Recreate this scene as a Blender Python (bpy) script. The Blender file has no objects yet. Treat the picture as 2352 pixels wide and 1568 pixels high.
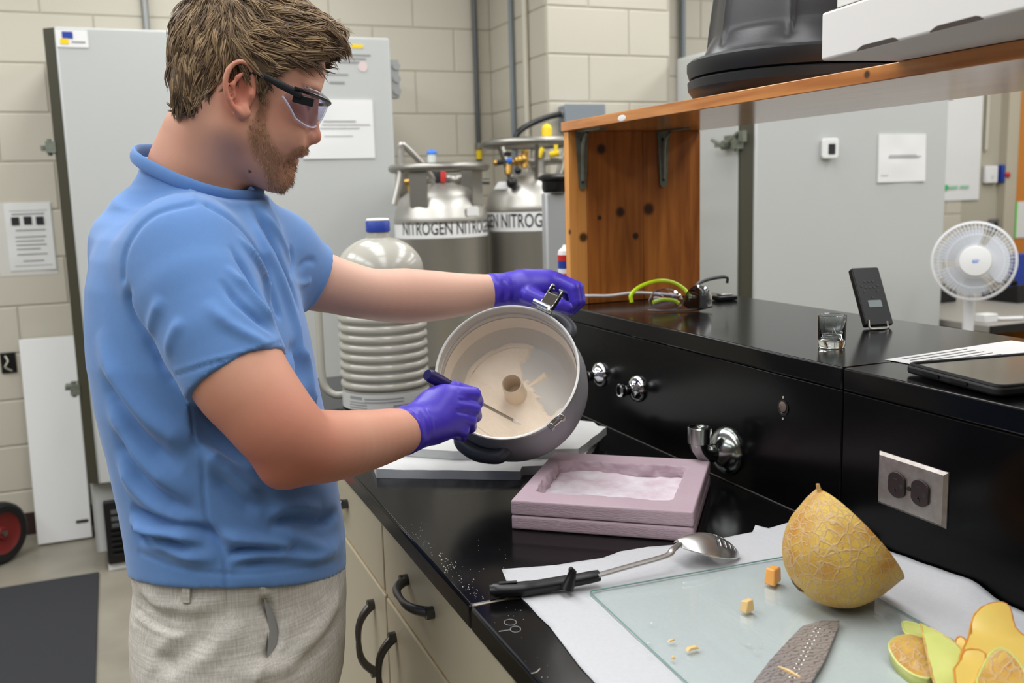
import bpy, bmesh, math, random
import numpy as np
from mathutils import Vector, Matrix
from mathutils.bvhtree import BVHTree

random.seed(7); RNG = np.random.default_rng(7)
scene = bpy.context.scene
COL = scene.collection

# ------------------------------------------------------------------ camera (calibrated from the bench, shelf and freezer edges)
IW, IH, FPX = 2352, 1568, 2200.0
CAM = np.array([0.0, 0.0, 1.44])
def _axes():
    s = -0.029
    Y = np.array([254 - IW/2, 467 - IH/2, FPX]); Y /= np.linalg.norm(Y)
    P2 = np.array([3254 - IW/2, 467 + 3000*s - IH/2, FPX])
    U = np.cross(P2, Y); U /= np.linalg.norm(U)
    if U[1] > 0: U = -U
    X = np.cross(Y, U)
    return np.stack([X, Y, U], 1)
RC = _axes()                              # rows: camera right, image down, forward, in world axes
CR, CD, CF = RC[0], RC[1], RC[2]
cam_d = bpy.data.cameras.new('camera'); cam = bpy.data.objects.new('camera', cam_d); COL.objects.link(cam)
cam_d.sensor_width = 36.0; cam_d.lens = FPX / IW * 36.0
cam_d.clip_start = 0.02; cam_d.clip_end = 60
cam_d.dof.use_dof = True; cam_d.dof.focus_distance = 1.36; cam_d.dof.aperture_fstop = 5.6
m = Matrix.Identity(4)
for i in range(3):
    m[i][0] = CR[i]; m[i][1] = -CD[i]; m[i][2] = -CF[i]; m[i][3] = CAM[i]
cam.matrix_world = m
scene.camera = cam

# ------------------------------------------------------------------ light: rows of fluorescent ceiling fittings, faint ambient
world = bpy.data.worlds.new('world'); scene.world = world; world.use_nodes = True
world.node_tree.nodes['Background'].inputs[0].default_value = (0.9, 0.95, 1.0, 1)
world.node_tree.nodes['Background'].inputs[1].default_value = 0.25
CEIL = 2.95
LIGHT_SPOTS = [(x, y, e) for x in (-2.6, -1.05, 0.5, 2.05, 3.6, 5.15) for y, e in ((-0.6, 10), (0.75, 16), (2.1, 19), (3.45, 13.5))]
for (x, y, e) in LIGHT_SPOTS:
    l = bpy.data.lights.new('ceiling_lamp', 'AREA'); l.shape = 'RECTANGLE'; l.size = 0.56; l.size_y = 1.16
    l.energy = e*(1.05 if x > 0.6 or y < 3 else 1.75 if x < 0 else 1.4); l.color = (0.975, 0.985, 1.0)
    lo = bpy.data.objects.new('ceiling_lamp', l); lo.location = (x, y, CEIL - 0.03); COL.objects.link(lo)
scene.view_settings.view_transform = 'Standard'; scene.view_settings.look = 'None'
scene.view_settings.exposure = -0.1; scene.view_settings.gamma = 1.0
scene.view_settings.use_curve_mapping = False

# ------------------------------------------------------------------ helpers
def ray(px, py): return RC.T @ np.array([px - IW/2, py - IH/2, FPX])
def onz(px, py, z): r = ray(px, py); return CAM + r*((z - CAM[2])/r[2])
def onx(px, py, x): r = ray(px, py); return CAM + r*(x/r[0])
def ony(px, py, y): r = ray(px, py); return CAM + r*(y/r[1])
def atd(px, py, d): return CAM + ray(px, py)/FPX*d
def nrm(v): v = np.array(v, float); return v/np.linalg.norm(v)
V3 = lambda *a: np.array(a, float)

def lin(c):
    out = []
    for v in c:
        v = v/255.0
        out.append(v/12.92 if v <= 0.04045 else ((v + 0.055)/1.055)**2.4)
    return tuple(out)

def mat(name, c, rough=0.5, metal=0.0, spec=0.5, var=None, bump=None, trans=0.0, ior=1.45, emit=None, coat=0.0, aniso=0.0, sss=0.0, stretch=None, sheen=0.0, thin=None):
    """c: sRGB 0..255. var=(scale, amount, colour2); bump=(scale, strength, distance)"""
    mt = bpy.data.materials.new(name); mt.use_nodes = True
    nt = mt.node_tree; b = nt.nodes['Principled BSDF']
    b.inputs['Base Color'].default_value = (*lin(c), 1)
    b.inputs['Roughness'].default_value = rough; b.inputs['Metallic'].default_value = metal
    b.inputs['Specular IOR Level'].default_value = spec; b.inputs['IOR'].default_value = ior
    b.inputs['Transmission Weight'].default_value = trans
    b.inputs['Coat Weight'].default_value = coat
    b.inputs['Sheen Weight'].default_value = sheen
    if sss: b.inputs['Subsurface Weight'].default_value = sss; b.inputs['Subsurface Radius'].default_value = (0.012, 0.004, 0.002); b.inputs['Subsurface Scale'].default_value = 0.6
    if emit: b.inputs['Emission Color'].default_value = (*lin(emit[0]), 1); b.inputs['Emission Strength'].default_value = emit[1]
    if var or bump:
        tc = nt.nodes.new('ShaderNodeTexCoord'); mp = nt.nodes.new('ShaderNodeMapping')
        nt.links.new(tc.outputs['Object'], mp.inputs[0])
        if stretch: mp.inputs['Scale'].default_value = stretch
    if var:
        n = nt.nodes.new('ShaderNodeTexNoise'); n.inputs['Scale'].default_value = var[0]; n.inputs['Detail'].default_value = 6
        nt.links.new(mp.outputs[0], n.inputs['Vector'])
        r = nt.nodes.new('ShaderNodeValToRGB'); r.color_ramp.elements[0].position = 0.5 - 0.22; r.color_ramp.elements[1].position = 0.5 + 0.22
        r.color_ramp.elements[0].color = (*lin(c), 1); r.color_ramp.elements[1].color = (*lin(var[2]), 1)
        mx = nt.nodes.new('ShaderNodeMix'); mx.data_type = 'RGBA'; mx.inputs[0].default_value = var[1]
        mx.inputs[6].default_value = (*lin(c), 1)
        nt.links.new(n.outputs[0], r.inputs[0]); nt.links.new(r.outputs[0], mx.inputs[7]); nt.links.new(mx.outputs[2], b.inputs['Base Color'])
    if bump:
        n2 = nt.nodes.new('ShaderNodeTexNoise'); n2.inputs['Scale'].default_value = bump[0]; n2.inputs['Detail'].default_value = 4
        nt.links.new(mp.outputs[0], n2.inputs['Vector'])
        bp = nt.nodes.new('ShaderNodeBump'); bp.inputs['Strength'].default_value = bump[1]; bp.inputs['Distance'].default_value = bump[2] if len(bump) > 2 else 0.002
        nt.links.new(n2.outputs[0], bp.inputs['Height']); nt.links.new(bp.outputs[0], b.inputs['Normal'])
    return mt

# ---- geometry: a geo is (verts Nx3, list of faces) in world coordinates
def join(*gs):
    V, F, o = [], [], 0
    for v, f in gs:
        v = np.asarray(v, float).reshape(-1, 3); V.append(v); F += [tuple(i + o for i in q) for q in f]; o += len(v)
    return np.concatenate(V), F
def xf(g, O, A=None, s=1.0):
    """local geo -> world: O + A @ v (columns of A are the local axes)"""
    v = np.asarray(g[0], float)*s
    if A is not None: v = v @ np.asarray(A, float).T
    return v + np.asarray(O, float), g[1]
def frame(x=None, y=None, z=None):
    """orthonormal columns from two given axes (first given is kept exactly)"""
    if z is not None and x is not None:
        z = nrm(z); x = np.array(x, float); x = nrm(x - z*np.dot(x, z)); y = np.cross(z, x)
    elif x is not None and y is not None:
        x = nrm(x); y = np.array(y, float); y = nrm(y - x*np.dot(x, y)); z = np.cross(x, y)
    return np.stack([x, y, z], 1)
def rz(a): c, s = math.cos(a), math.sin(a); return np.array([[c, -s, 0], [s, c, 0], [0, 0, 1.0]])
BF = [(0, 3, 2, 1), (4, 5, 6, 7), (0, 1, 5, 4), (1, 2, 6, 5), (2, 3, 7, 6), (3, 0, 4, 7)]
def box(lo, hi):
    a, b = np.minimum(lo, hi), np.maximum(lo, hi)
    return np.array([(a[0], a[1], a[2]), (b[0], a[1], a[2]), (b[0], b[1], a[2]), (a[0], b[1], a[2]),
                     (a[0], a[1], b[2]), (b[0], a[1], b[2]), (b[0], b[1], b[2]), (a[0], b[1], b[2])], float), list(BF)
def cbox(c, s): c = np.array(c, float); s = np.array(s, float)/2; return box(c - s, c + s)
def lathe(prof, n=32, O=(0, 0, 0), A=None, cap0=False, cap1=False, fn=None):
    """profile (r, z) swept about local z; fn(theta, r, z)->r"""
    V, F = [], []
    for r, z in prof:
        for k in range(n):
            t = 2*math.pi*k/n; rr = fn(t, r, z) if fn else r
            V.append((rr*math.cos(t), rr*math.sin(t), z))
    m_ = len(prof)
    for i in range(m_ - 1):
        for k in range(n):
            k2 = (k + 1) % n
            F.append((i*n + k, i*n + k2, (i + 1)*n + k2, (i + 1)*n + k))
    if cap0: F.append(tuple(range(n - 1, -1, -1)))
    if cap1: F.append(tuple((m_ - 1)*n + k for k in range(n)))
    return xf((np.array(V, float), F), O, A)
def tube(pts, r, n=10, cap=True, closed=False, flat=1.0, up=None):
    pts = [np.array(p, float) for p in pts]; N = len(pts)
    rs = [r]*N if np.isscalar(r) else list(r)
    V, F = [], []; ref = None
    for i in range(N):
        if closed: t = pts[(i + 1) % N] - pts[i - 1]
        else: t = pts[min(i + 1, N - 1)] - pts[max(i - 1, 0)]
        t = nrm(t)
        if ref is None:
            a = np.array(up, float) if up is not None else (V3(0, 0, 1) if abs(t[2]) < 0.9 else V3(1, 0, 0))
            ref = nrm(a - t*np.dot(a, t))
        else: ref = nrm(ref - t*np.dot(ref, t))
        b = np.cross(t, ref)
        for k in range(n):
            a = 2*math.pi*k/n
            V.append(pts[i] + rs[i]*(math.cos(a)*ref*flat + math.sin(a)*b))
    for i in range(N if closed else N - 1):
        j = (i + 1) % N
        for k in range(n):
            k2 = (k + 1) % n; F.append((i*n + k, i*n + k2, j*n + k2, j*n + k))
    if cap and not closed:
        F.append(tuple(range(n - 1, -1, -1))); F.append(tuple((N - 1)*n + k for k in range(n)))
    return np.array(V), F
def cyl(p0, p1, r0, r1=None, n=20): return tube([p0, p1], [r0, r0 if r1 is None else r1], n)
def smooth_path(pts, m_=8):
    """Catmull-Rom through the points"""
    P = [np.array(p, float) for p in pts]; P = [2*P[0] - P[1]] + P + [2*P[-1] - P[-2]]; out = []
    for i in range(1, len(P) - 2):
        for k in range(m_):
            t = k/m_; a, b, c, d = P[i - 1], P[i], P[i + 1], P[i + 2]
            out.append(0.5*((2*b) + (c - a)*t + (2*a - 5*b + 4*c - d)*t*t + (3*b - a - 3*c + d)*t**3))
    out.append(P[-2]); return out
def prism(poly, O, A, z0, z1):
    """polygon (u,v) in the local xy plane, extruded z0..z1 along local z"""
    n = len(poly)
    V = [(u, v, z0) for u, v in poly] + [(u, v, z1) for u, v in poly]
    ar = sum(poly[i][0]*poly[(i + 1) % n][1] - poly[(i + 1) % n][0]*poly[i][1] for i in range(n))
    if ar < 0: V = V[:n][::-1] + V[n:][::-1]
    F = [tuple(range(n - 1, -1, -1)), tuple(range(n, 2*n))] + [(i, (i + 1) % n, n + (i + 1) % n, n + i) for i in range(n)]
    return xf((np.array(V, float), F), O, A)
def rrect(w, h, r, k=5):
    out = []
    for cx, cy, a0 in ((w/2 - r, h/2 - r, 0), (-w/2 + r, h/2 - r, 90), (-w/2 + r, -h/2 + r, 180), (w/2 - r, -h/2 + r, 270)):
        for i in range(k + 1):
            a = math.radians(a0 + 90*i/k); out.append((cx + r*math.cos(a), cy + r*math.sin(a)))
    return out
def sphere(c, r, n=16, m_=10):
    r = np.array([r, r, r] if np.isscalar(r) else r, float)
    prof = [(math.sin(math.pi*i/m_), -math.cos(math.pi*i/m_)) for i in range(m_ + 1)]
    prof[0] = (1e-4, -1); prof[-1] = (1e-4, 1)
    g = lathe(prof, n); return g[0]*r + np.array(c, float), g[1]
def sheet(poly, z0, zf=None, cell=0.02, thick=0.0):
    """a thin sheet filling a polygon of world xy points, its height given by zf(x, y); real thickness below"""
    bm = bmesh.new(); vs = [bm.verts.new((p[0], p[1], 0)) for p in poly]; bm.faces.new(vs)
    poly = np.array([(p[0], p[1]) for p in poly])
    lo, hi = poly.min(0), poly.max(0)
    for ax in (0, 1):
        c = lo[ax] + cell
        while c < hi[ax]:
            no = [0, 0, 0]; no[ax] = 1; co = [0, 0, 0]; co[ax] = c
            bmesh.ops.bisect_plane(bm, geom=bm.verts[:] + bm.edges[:] + bm.faces[:], plane_co=co, plane_no=no)
            c += cell
    bm.normal_update(); bm.verts.ensure_lookup_table()
    if bm.faces and sum(f.normal.z for f in bm.faces) < 0: bmesh.ops.reverse_faces(bm, faces=bm.faces[:])
    V = np.array([v.co[:] for v in bm.verts]); F = [tuple(v.index for v in f.verts) for f in bm.faces]
    B = [(e.link_loops[0].vert.index, e.link_loops[0].link_loop_next.vert.index) for e in bm.edges if len(e.link_faces) == 1]
    bm.free()
    V[:, 2] = z0 if zf is None else z0 + zf(V[:, 0], V[:, 1])
    if thick:
        n = len(V); V2 = V.copy(); V2[:, 2] -= thick
        F = F + [tuple(n + i for i in f[::-1]) for f in F] + [(b, a, a + n, b + n) for a, b in B]
        V = np.concatenate([V, V2])
    return V, F

def mesh_of(g, name, smooth=True, angle=40):
    me = bpy.data.meshes.new(name); me.from_pydata([tuple(v) for v in g[0]], [], g[1]); me.update()
    if smooth:
        me.polygons.foreach_set('use_smooth', [True]*len(me.polygons))
        if angle < 180: me.set_sharp_from_angle(angle=math.radians(angle))
    return me
def put(name, g, m_, parent=None, O=(0, 0, 0), bevel=0.0, smooth=True, angle=40, loc=None, seg=2):
    O = np.array(O, float)
    me = mesh_of((np.asarray(g[0]) - O, g[1]), name, smooth, angle)
    if m_ is not None:
        for q in (m_ if isinstance(m_, (list, tuple)) else [m_]): me.materials.append(q)
    o = bpy.data.objects.new(name, me); COL.objects.link(o)
    if parent is not None: o.parent = parent
    elif loc is None: o.location = O
    if loc is not None: o.location = loc
    if bevel:
        b = o.modifiers.new('edge', 'BEVEL'); b.width = bevel; b.segments = seg; b.limit_method = 'ANGLE'; b.angle_limit = math.radians(35); b.harden_normals = False
    return o
def tag(o, label=None, cat=None, group=None, kind=None):
    if label: o['label'] = label
    if cat: o['category'] = cat
    if group: o['group'] = group
    if kind: o['kind'] = kind
    return o
class Thing:
    def __init__(s, name, label, cat, O, group=None):
        s.O = np.array(O, float); s.root = bpy.data.objects.new(name, None); s.root.empty_display_size = 0.05
        COL.objects.link(s.root); s.root.location = s.O; tag(s.root, label, cat, group)
    def part(s, name, g, m_, parent=None, label=None, **k):
        o = put(name, g, m_, parent or s.root, s.O, **k)
        if label: o['label'] = label
        return o
def solo(name, label, cat, g, m_, O=None, group=None, **k):
    v = np.asarray(g[0])
    if O is None: O = (v[:, 0].mean(), v[:, 1].mean(), v[:, 2].min())
    return tag(put(name, g, m_, None, O, **k), label, cat, group)
def struct(name, g, m_, **k): return tag(put(name, g, m_, None, **k), kind='structure')
def text_geo(s, size=1.0, bold=0.0, align='CENTER', xs=1.0):
    cu = bpy.data.curves.new('t', 'FONT'); cu.body = s; cu.size = size; cu.align_x = align; cu.align_y = 'CENTER'; cu.offset = bold; cu.resolution_u = 3
    o = bpy.data.objects.new('t', cu); COL.objects.link(o)
    dg = bpy.context.evaluated_depsgraph_get(); me = o.evaluated_get(dg).to_mesh()
    V = np.array([v.co[:] for v in me.vertices]); F = [tuple(p.vertices) for p in me.polygons]
    o.evaluated_get(dg).to_mesh_clear(); bpy.data.objects.remove(o); bpy.data.curves.remove(cu)
    if len(V) == 0: V = np.zeros((0, 3))
    V[:, 0] *= xs
    return V, F

# ---- value noise
_H = RNG.random((64, 64, 64)).astype(np.float32)
def vnoise(p, sc):
    q = np.asarray(p, np.float32)*sc; i = np.floor(q).astype(int); f = q - i; f = f*f*(3 - 2*f); i &= 63; j = (i + 1) & 63
    X, Y, Z = i[..., 0], i[..., 1], i[..., 2]; X2, Y2, Z2 = j[..., 0], j[..., 1], j[..., 2]; fx, fy, fz = f[..., 0], f[..., 1], f[..., 2]
    a = _H[X, Y, Z]*(1 - fx) + _H[X2, Y, Z]*fx; b = _H[X, Y2, Z]*(1 - fx) + _H[X2, Y2, Z]*fx
    c = _H[X, Y, Z2]*(1 - fx) + _H[X2, Y, Z2]*fx; d = _H[X, Y2, Z2]*(1 - fx) + _H[X2, Y2, Z2]*fx
    return (a*(1 - fy) + b*fy)*(1 - fz) + (c*(1 - fy) + d*fy)*fz - 0.5
def vn2(x, y, sc): x = np.asarray(x, float); y = np.asarray(y, float); return vnoise(np.stack([x + 3.1, y + 1.7, np.zeros_like(x)], -1), sc)

# ---- distance-field modelling (for soft organic shapes): primitives are blended on a grid, then meshed with surface nets
class Field:
    def __init__(s, lo, hi, h):
        s.lo = np.array(lo, float); s.h = h; s.n = np.ceil((np.array(hi) - s.lo)/h).astype(int) + 1
        s.d = np.full(s.n, 0.2, np.float32)
    def sub(s, lo, hi, pad):
        a = np.clip(np.floor((np.array(lo) - pad - s.lo)/s.h).astype(int), 0, s.n); b = np.clip(np.ceil((np.array(hi) + pad - s.lo)/s.h).astype(int) + 1, 0, s.n)
        sl = tuple(slice(x, y) for x, y in zip(a, b))
        ax = [(s.lo[i] + s.h*np.arange(a[i], b[i])).astype(np.float32) for i in range(3)]
        return sl, np.meshgrid(*ax, indexing='ij', sparse=True)
    def put(s, fn, lo, hi, k=0.01, op='u', pad=0.03):
        sl, (X, Y, Z) = s.sub(lo, hi, pad + k)
        if 0 in s.d[sl].shape: return
        e = fn(X, Y, Z).astype(np.float32); d = s.d[sl]
        if op == 'u':
            hh = np.maximum(k - np.abs(d - e), 0)/max(k, 1e-9); s.d[sl] = np.minimum(d, e) - hh*hh*k*0.25
        elif op == 's':
            e = -e; hh = np.maximum(k - np.abs(d - e), 0)/max(k, 1e-9); s.d[sl] = np.maximum(d, e) + hh*hh*k*0.25
        elif op == 'i':
            hh = np.maximum(k - np.abs(d - e), 0)/max(k, 1e-9); s.d[sl] = np.maximum(d, e) + hh*hh*k*0.25
    def cone(s, a, b, ra, rb=None, k=0.01, op='u', flat=None):
        """capsule from a to b with changing radius"""
        a = np.array(a, float); b = np.array(b, float); rb = ra if rb is None else rb
        ab = b - a; L2 = float(ab @ ab) + 1e-12
        def fn(X, Y, Z):
            t = np.clip(((X - a[0])*ab[0] + (Y - a[1])*ab[1] + (Z - a[2])*ab[2])/L2, 0, 1)
            return np.sqrt((X - a[0] - t*ab[0])**2 + (Y - a[1] - t*ab[1])**2 + (Z - a[2] - t*ab[2])**2) - (ra + (rb - ra)*t)
        r = max(ra, rb); s.put(fn, np.minimum(a, b) - r, np.maximum(a, b) + r, k, op)
    def chain(s, pts, rs, k=0.01, kk=None):
        for i in range(len(pts) - 1): s.cone(pts[i], pts[i + 1], rs[i], rs[i + 1], k if (i == 0 or kk is None) else kk)
    def ell(s, c, r, A=None, k=0.01, op='u'):
        c = np.array(c, float); r = np.array(r, float); A = np.eye(3) if A is None else np.asarray(A, float); R_ = max(r)
        def fn(X, Y, Z):
            x, y, z = X - c[0], Y - c[1], Z - c[2]
            q = [(x*A[0, i] + y*A[1, i] + z*A[2, i])/r[i] for i in range(3)]
            k0 = np.sqrt(q[0]**2 + q[1]**2 + q[2]**2); k1 = np.sqrt((q[0]/r[0])**2 + (q[1]/r[1])**2 + (q[2]/r[2])**2) + 1e-9
            return k0*(k0 - 1)/k1
        ext = np.sqrt(((A*r)**2).sum(1)); s.put(fn, c - ext, c + ext, k, op)
    def boxp(s, c, hs, A=None, k=0.002, op='u', rad=0.0):
        c = np.array(c, float); hs = np.array(hs, float); A = np.eye(3) if A is None else np.asarray(A, float); R_ = float(np.linalg.norm(hs)) + rad
        def fn(X, Y, Z):
            x, y, z = X - c[0], Y - c[1], Z - c[2]
            q = [np.abs(x*A[0, i] + y*A[1, i] + z*A[2, i]) - hs[i] for i in range(3)]
            return np.sqrt(np.maximum(q[0], 0)**2 + np.maximum(q[1], 0)**2 + np.maximum(q[2], 0)**2) + np.minimum(np.maximum(np.maximum(q[0], q[1]), q[2]), 0) - rad
        s.put(fn, c - R_, c + R_, k, op)
    def half(s, p, n_, k=0.002):
        """keep the side where (x-p).n < 0"""
        n_ = nrm(n_); p = np.array(p, float)
        s.put(lambda X, Y, Z: (X - p[0])*n_[0] + (Y - p[1])*n_[1] + (Z - p[2])*n_[2], s.lo, s.lo + s.h*s.n, k, 'i')
    def mesh(s, smooth=1):
        d = s.d; d[0], d[-1], d[:, 0], d[:, -1], d[:, :, 0], d[:, :, -1] = (0.01,)*6
        ins = d < 0; n = s.n; cn = n - 1
        cnt = np.zeros(cn, np.int8)
        C8 = [(i, j, k) for i in (0, 1) for j in (0, 1) for k in (0, 1)]
        for i, j, k in C8: cnt += ins[i:i + cn[0], j:j + cn[1], k:k + cn[2]]
        act = np.argwhere((cnt > 0) & (cnt < 8))
        idx = np.full(cn, -1, np.int32); idx[tuple(act.T)] = np.arange(len(act))
        P = np.zeros((len(act), 3)); W = np.zeros(len(act))
        dv = {c: d[act[:, 0] + c[0], act[:, 1] + c[1], act[:, 2] + c[2]] for c in C8}
        for a in C8:
            for ax in range(3):
                if a[ax]: continue
                b = list(a); b[ax] = 1; b = tuple(b); da, db = dv[a], dv[b]; cr = (da < 0) != (db < 0)
                t = np.where(cr, da/np.where(cr, da - db, 1), 0)
                q = np.zeros((len(act), 3)); q[:] = a; q[:, ax] = t
                P += q*cr[:, None]; W += cr
        V = (act + P/W[:, None])*s.h + s.lo
        F = []
        for ax in range(3):
            o1, o2 = [(1, 2), (2, 0), (0, 1)][ax]
            A_ = [slice(1, -1)]*3; A_[ax] = slice(0, -1); B_ = [slice(1, -1)]*3; B_[ax] = slice(1, None)
            a, b = ins[tuple(A_)], ins[tuple(B_)]
            e = np.argwhere(a != b); flip = a[tuple(e.T)]
            base = e.copy(); base[:, o1] += 1; base[:, o2] += 1
            def cell(du, dw):
                c = base.copy(); c[:, o1] += du; c[:, o2] += dw; return idx[tuple(c.T)]
            q = np.stack([cell(-1, -1), cell(0, -1), cell(0, 0), cell(-1, 0)], 1)
            q[~flip] = q[~flip][:, ::-1]; F.append(q)
        F = np.concatenate(F); F = F[(F >= 0).all(1)]
        for _ in range(smooth): V = relax(V, F)
        return V, F
def relax(V, F, w=0.5):
    F = np.asarray(F); S = np.zeros_like(V); N = np.zeros(len(V))
    for i in range(4):
        a, b = F[:, i], F[:, (i + 1) % 4]
        np.add.at(S, a, V[b]); np.add.at(N, a, 1); np.add.at(S, b, V[a]); np.add.at(N, b, 1)
    return V*(1 - w) + w*S/np.maximum(N, 1)[:, None]
def vnormals(V, F):
    F = np.asarray(F); n = np.cross(V[F[:, 2]] - V[F[:, 0]], V[F[:, 3]] - V[F[:, 1]]); N = np.zeros_like(V)
    for i in range(4): np.add.at(N, F[:, i], n)
    return N/np.maximum(np.linalg.norm(N, axis=1), 1e-12)[:, None]
def polydist(P, pl):
    """distance of points P to polyline pl, and position along it 0..1"""
    pl = np.asarray(pl, float); best = np.full(len(P), 1e9); tt = np.zeros(len(P)); n = len(pl) - 1
    for i in range(n):
        a, b = pl[i], pl[i + 1]; ab = b - a; t = np.clip(((P - a) @ ab)/(ab @ ab + 1e-12), 0, 1)
        dd = np.linalg.norm(P - a - t[:, None]*ab, axis=1); m_ = dd < best; best[m_] = dd[m_]; tt[m_] = (i + t[m_])/n
    return best, tt
def folds(V, F, lines, bvh=None):
    """press folds and seams into a cloth mesh: each line = (pixel polyline, width, height, taper)"""
    N = vnormals(V, F)
    if bvh is None: bvh = BVHTree.FromPolygons([tuple(v) for v in V], [tuple(int(i) for i in f) for f in F])
    D = np.zeros(len(V))
    for pl, w, h, tp in lines:
        P3 = []
        for (x, y) in [q[:2] for q in smooth_path([(a, b, 0) for a, b in pl], 4)]:
            hit = bvh.ray_cast(Vector(CAM), Vector(ray(x, y)).normalized())
            if hit[0] is not None: P3.append(np.array(hit[0]))
        if len(P3) < 2: continue
        P3 = np.array(P3); lo, hi = P3.min(0) - 3*w, P3.max(0) + 3*w
        sel = np.nonzero(((V > lo) & (V < hi)).all(1))[0]
        if len(sel) == 0: continue
        d, t = polydist(V[sel], P3)
        fade = np.ones(len(sel)) if not tp else np.clip(np.minimum(t, 1 - t)*4, 0, 1)
        D[sel] += h*fade*np.exp(-(d/w)**2)
    return V + N*D[:, None]

# ------------------------------------------------------------------ materials
MAT = {}
MAT['wall'] = mat('painted_block', (199, 193, 177), 0.55, var=(3, 0.25, (191, 185, 169)), bump=(160, 0.25, 0.002))
MAT['mortar'] = mat('painted_mortar', (178, 172, 155), 0.6, bump=(200, 0.2, 0.001))
MAT['ceiling'] = mat('ceiling_tile', (198, 197, 194), 0.9, bump=(90, 0.3, 0.002))
MAT['floor'] = mat('concrete_floor', (146, 140, 126), 0.38, var=(5, 0.7, (120, 116, 103)), bump=(40, 0.1, 0.002))
MAT['rubber_mat'] = mat('rubber_mat', (42, 43, 46), 0.85, bump=(300, 0.4, 0.001))
MAT['base'] = mat('rubber_base', (52, 32, 28), 0.6)
MAT['freezer'] = mat('freezer_paint', (186, 188, 185), 0.42, var=(2, 0.2, (180, 182, 179)))
MAT['olive'] = mat('door_gasket', (64, 62, 48), 0.5)
MAT['black'] = mat('black_plastic', (17, 17, 18), 0.35)
MAT['black_soft'] = mat('black_rubber', (22, 22, 23), 0.6)
MAT['epoxy'] = mat('black_epoxy', (9, 9, 10), 0.16, spec=0.3, var=(30, 0.4, (15, 15, 16)), bump=(60, 0.03, 0.001))
MAT['epoxy_face'] = mat('black_epoxy_face', (8, 8, 9), 0.2, spec=0.16, var=(14, 0.5, (13, 13, 13)), bump=(60, 0.03, 0.001))
MAT['grout'] = mat('seam_filler', (168, 160, 146), 0.8)
MAT['dark_seam'] = mat('dark_seam', (52, 49, 44), 0.7)
MAT['cab'] = mat('cabinet_enamel', (192, 184, 160), 0.38, var=(3, 0.35, (182, 172, 146)))
MAT['cab_dark'] = mat('cabinet_gap', (70, 58, 38), 0.7)
MAT['pewter'] = mat('pewter_pull', (92, 92, 92), 0.35, metal=0.9)
MAT['chrome'] = mat('chrome', (205, 205, 205), 0.07, metal=1.0)
MAT['chrome_worn'] = mat('worn_chrome', (165, 168, 165), 0.18, metal=1.0, var=(25, 0.5, (100, 112, 100)))
MAT['steel'] = mat('brushed_steel', (192, 189, 182), 0.4, metal=0.9, var=(5, 0.5, (150, 147, 140)), stretch=(1, 1, 0.1))
MAT['cutlery'] = mat('polished_cutlery', (212, 211, 209), 0.27, metal=0.9)
MAT['steel_dull'] = mat('satin_steel', (150, 147, 140), 0.38, metal=0.95)
MAT['galv'] = mat('galvanised_steel', (120, 125, 112), 0.45, metal=0.7, var=(60, 0.6, (150, 156, 145)))
MAT['alu'] = mat('satin_aluminium', (176, 176, 176), 0.36, metal=0.9)
MAT['conduit'] = mat('conduit', (150, 152, 150), 0.4, metal=0.6)
MAT['conduit_dark'] = mat('dark_conduit', (88, 90, 92), 0.4, metal=0.5)
MAT['grey_box'] = mat('grey_enamel', (132, 140, 146), 0.45)
MAT['white'] = mat('white_plastic', (228, 228, 226), 0.4)
MAT['white_board'] = mat('white_board', (232, 232, 230), 0.35)
MAT['paper'] = mat('paper', (226, 226, 224), 0.75, bump=(25, 0.12, 0.004))
MAT['ink'] = mat('ink', (40, 40, 42), 0.7)
MAT['ink_grey'] = mat('faint_ink', (150, 150, 150), 0.8)
MAT['yellow'] = mat('yellow_plastic', (236, 204, 20), 0.4)
MAT['blue'] = mat('blue_plastic', (34, 60, 150), 0.4)
MAT['sky'] = mat('light_blue_plastic', (50, 120, 220), 0.4)
MAT['red'] = mat('red_plastic', (190, 40, 34), 0.4)
MAT['green'] = mat('green_print', (60, 180, 110), 0.6)
MAT['brass'] = mat('brass', (190, 150, 80), 0.3, metal=0.9)
MAT['orange_wood'] = mat('orange_veneer', (206, 132, 52), 0.45, var=(4, 0.5, (190, 112, 40)), stretch=(6, 6, 0.6))
MAT['foam'] = mat('polystyrene', (212, 212, 209), 0.8, var=(40, 0.3, (204, 204, 201)), bump=(220, 0.35, 0.0015))
MAT['card'] = mat('white_cardboard', (228, 226, 222), 0.6)
MAT['kraft'] = mat('kraft_core', (70, 60, 52), 0.9)
MAT['tray'] = mat('dark_grey_plastic', (48, 48, 50), 0.32, bump=(260, 0.08, 0.001))
MAT['tray_rim'] = mat('charcoal_rim', (30, 31, 33), 0.42)
MAT['glass'] = mat('clear_glass', (250, 255, 253), 0.01, trans=1.0, ior=1.5)
MAT['neon'] = mat('neon_green_plastic', (196, 226, 30), 0.35)
MAT['screen'] = mat('tablet_glass', (116, 112, 104), 0.12, spec=0.6)
MAT['lcd'] = mat('lcd', (150, 165, 165), 0.3)
MAT['dewar_grey'] = mat('dewar_enamel', (172, 169, 158), 0.22, coat=0.3)
MAT['grille'] = mat('fan_white', (226, 226, 228), 0.4)
MAT['fan_blade'] = mat('fan_blade', (196, 200, 206), 0.35)
MAT['brown_dev'] = mat('brown_receptacle', (44, 32, 30), 0.4)
MAT['plate'] = mat('worn_steel_plate', (168, 163, 158), 0.36, metal=0.75, var=(70, 0.5, (120, 104, 92)))
MAT['led'] = mat('red_led', (255, 30, 30), 0.4, emit=((255, 40, 30), 4.0))
MAT['green_led'] = mat('green_led', (40, 200, 60), 0.4, emit=((60, 220, 70), 0.6))

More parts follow.
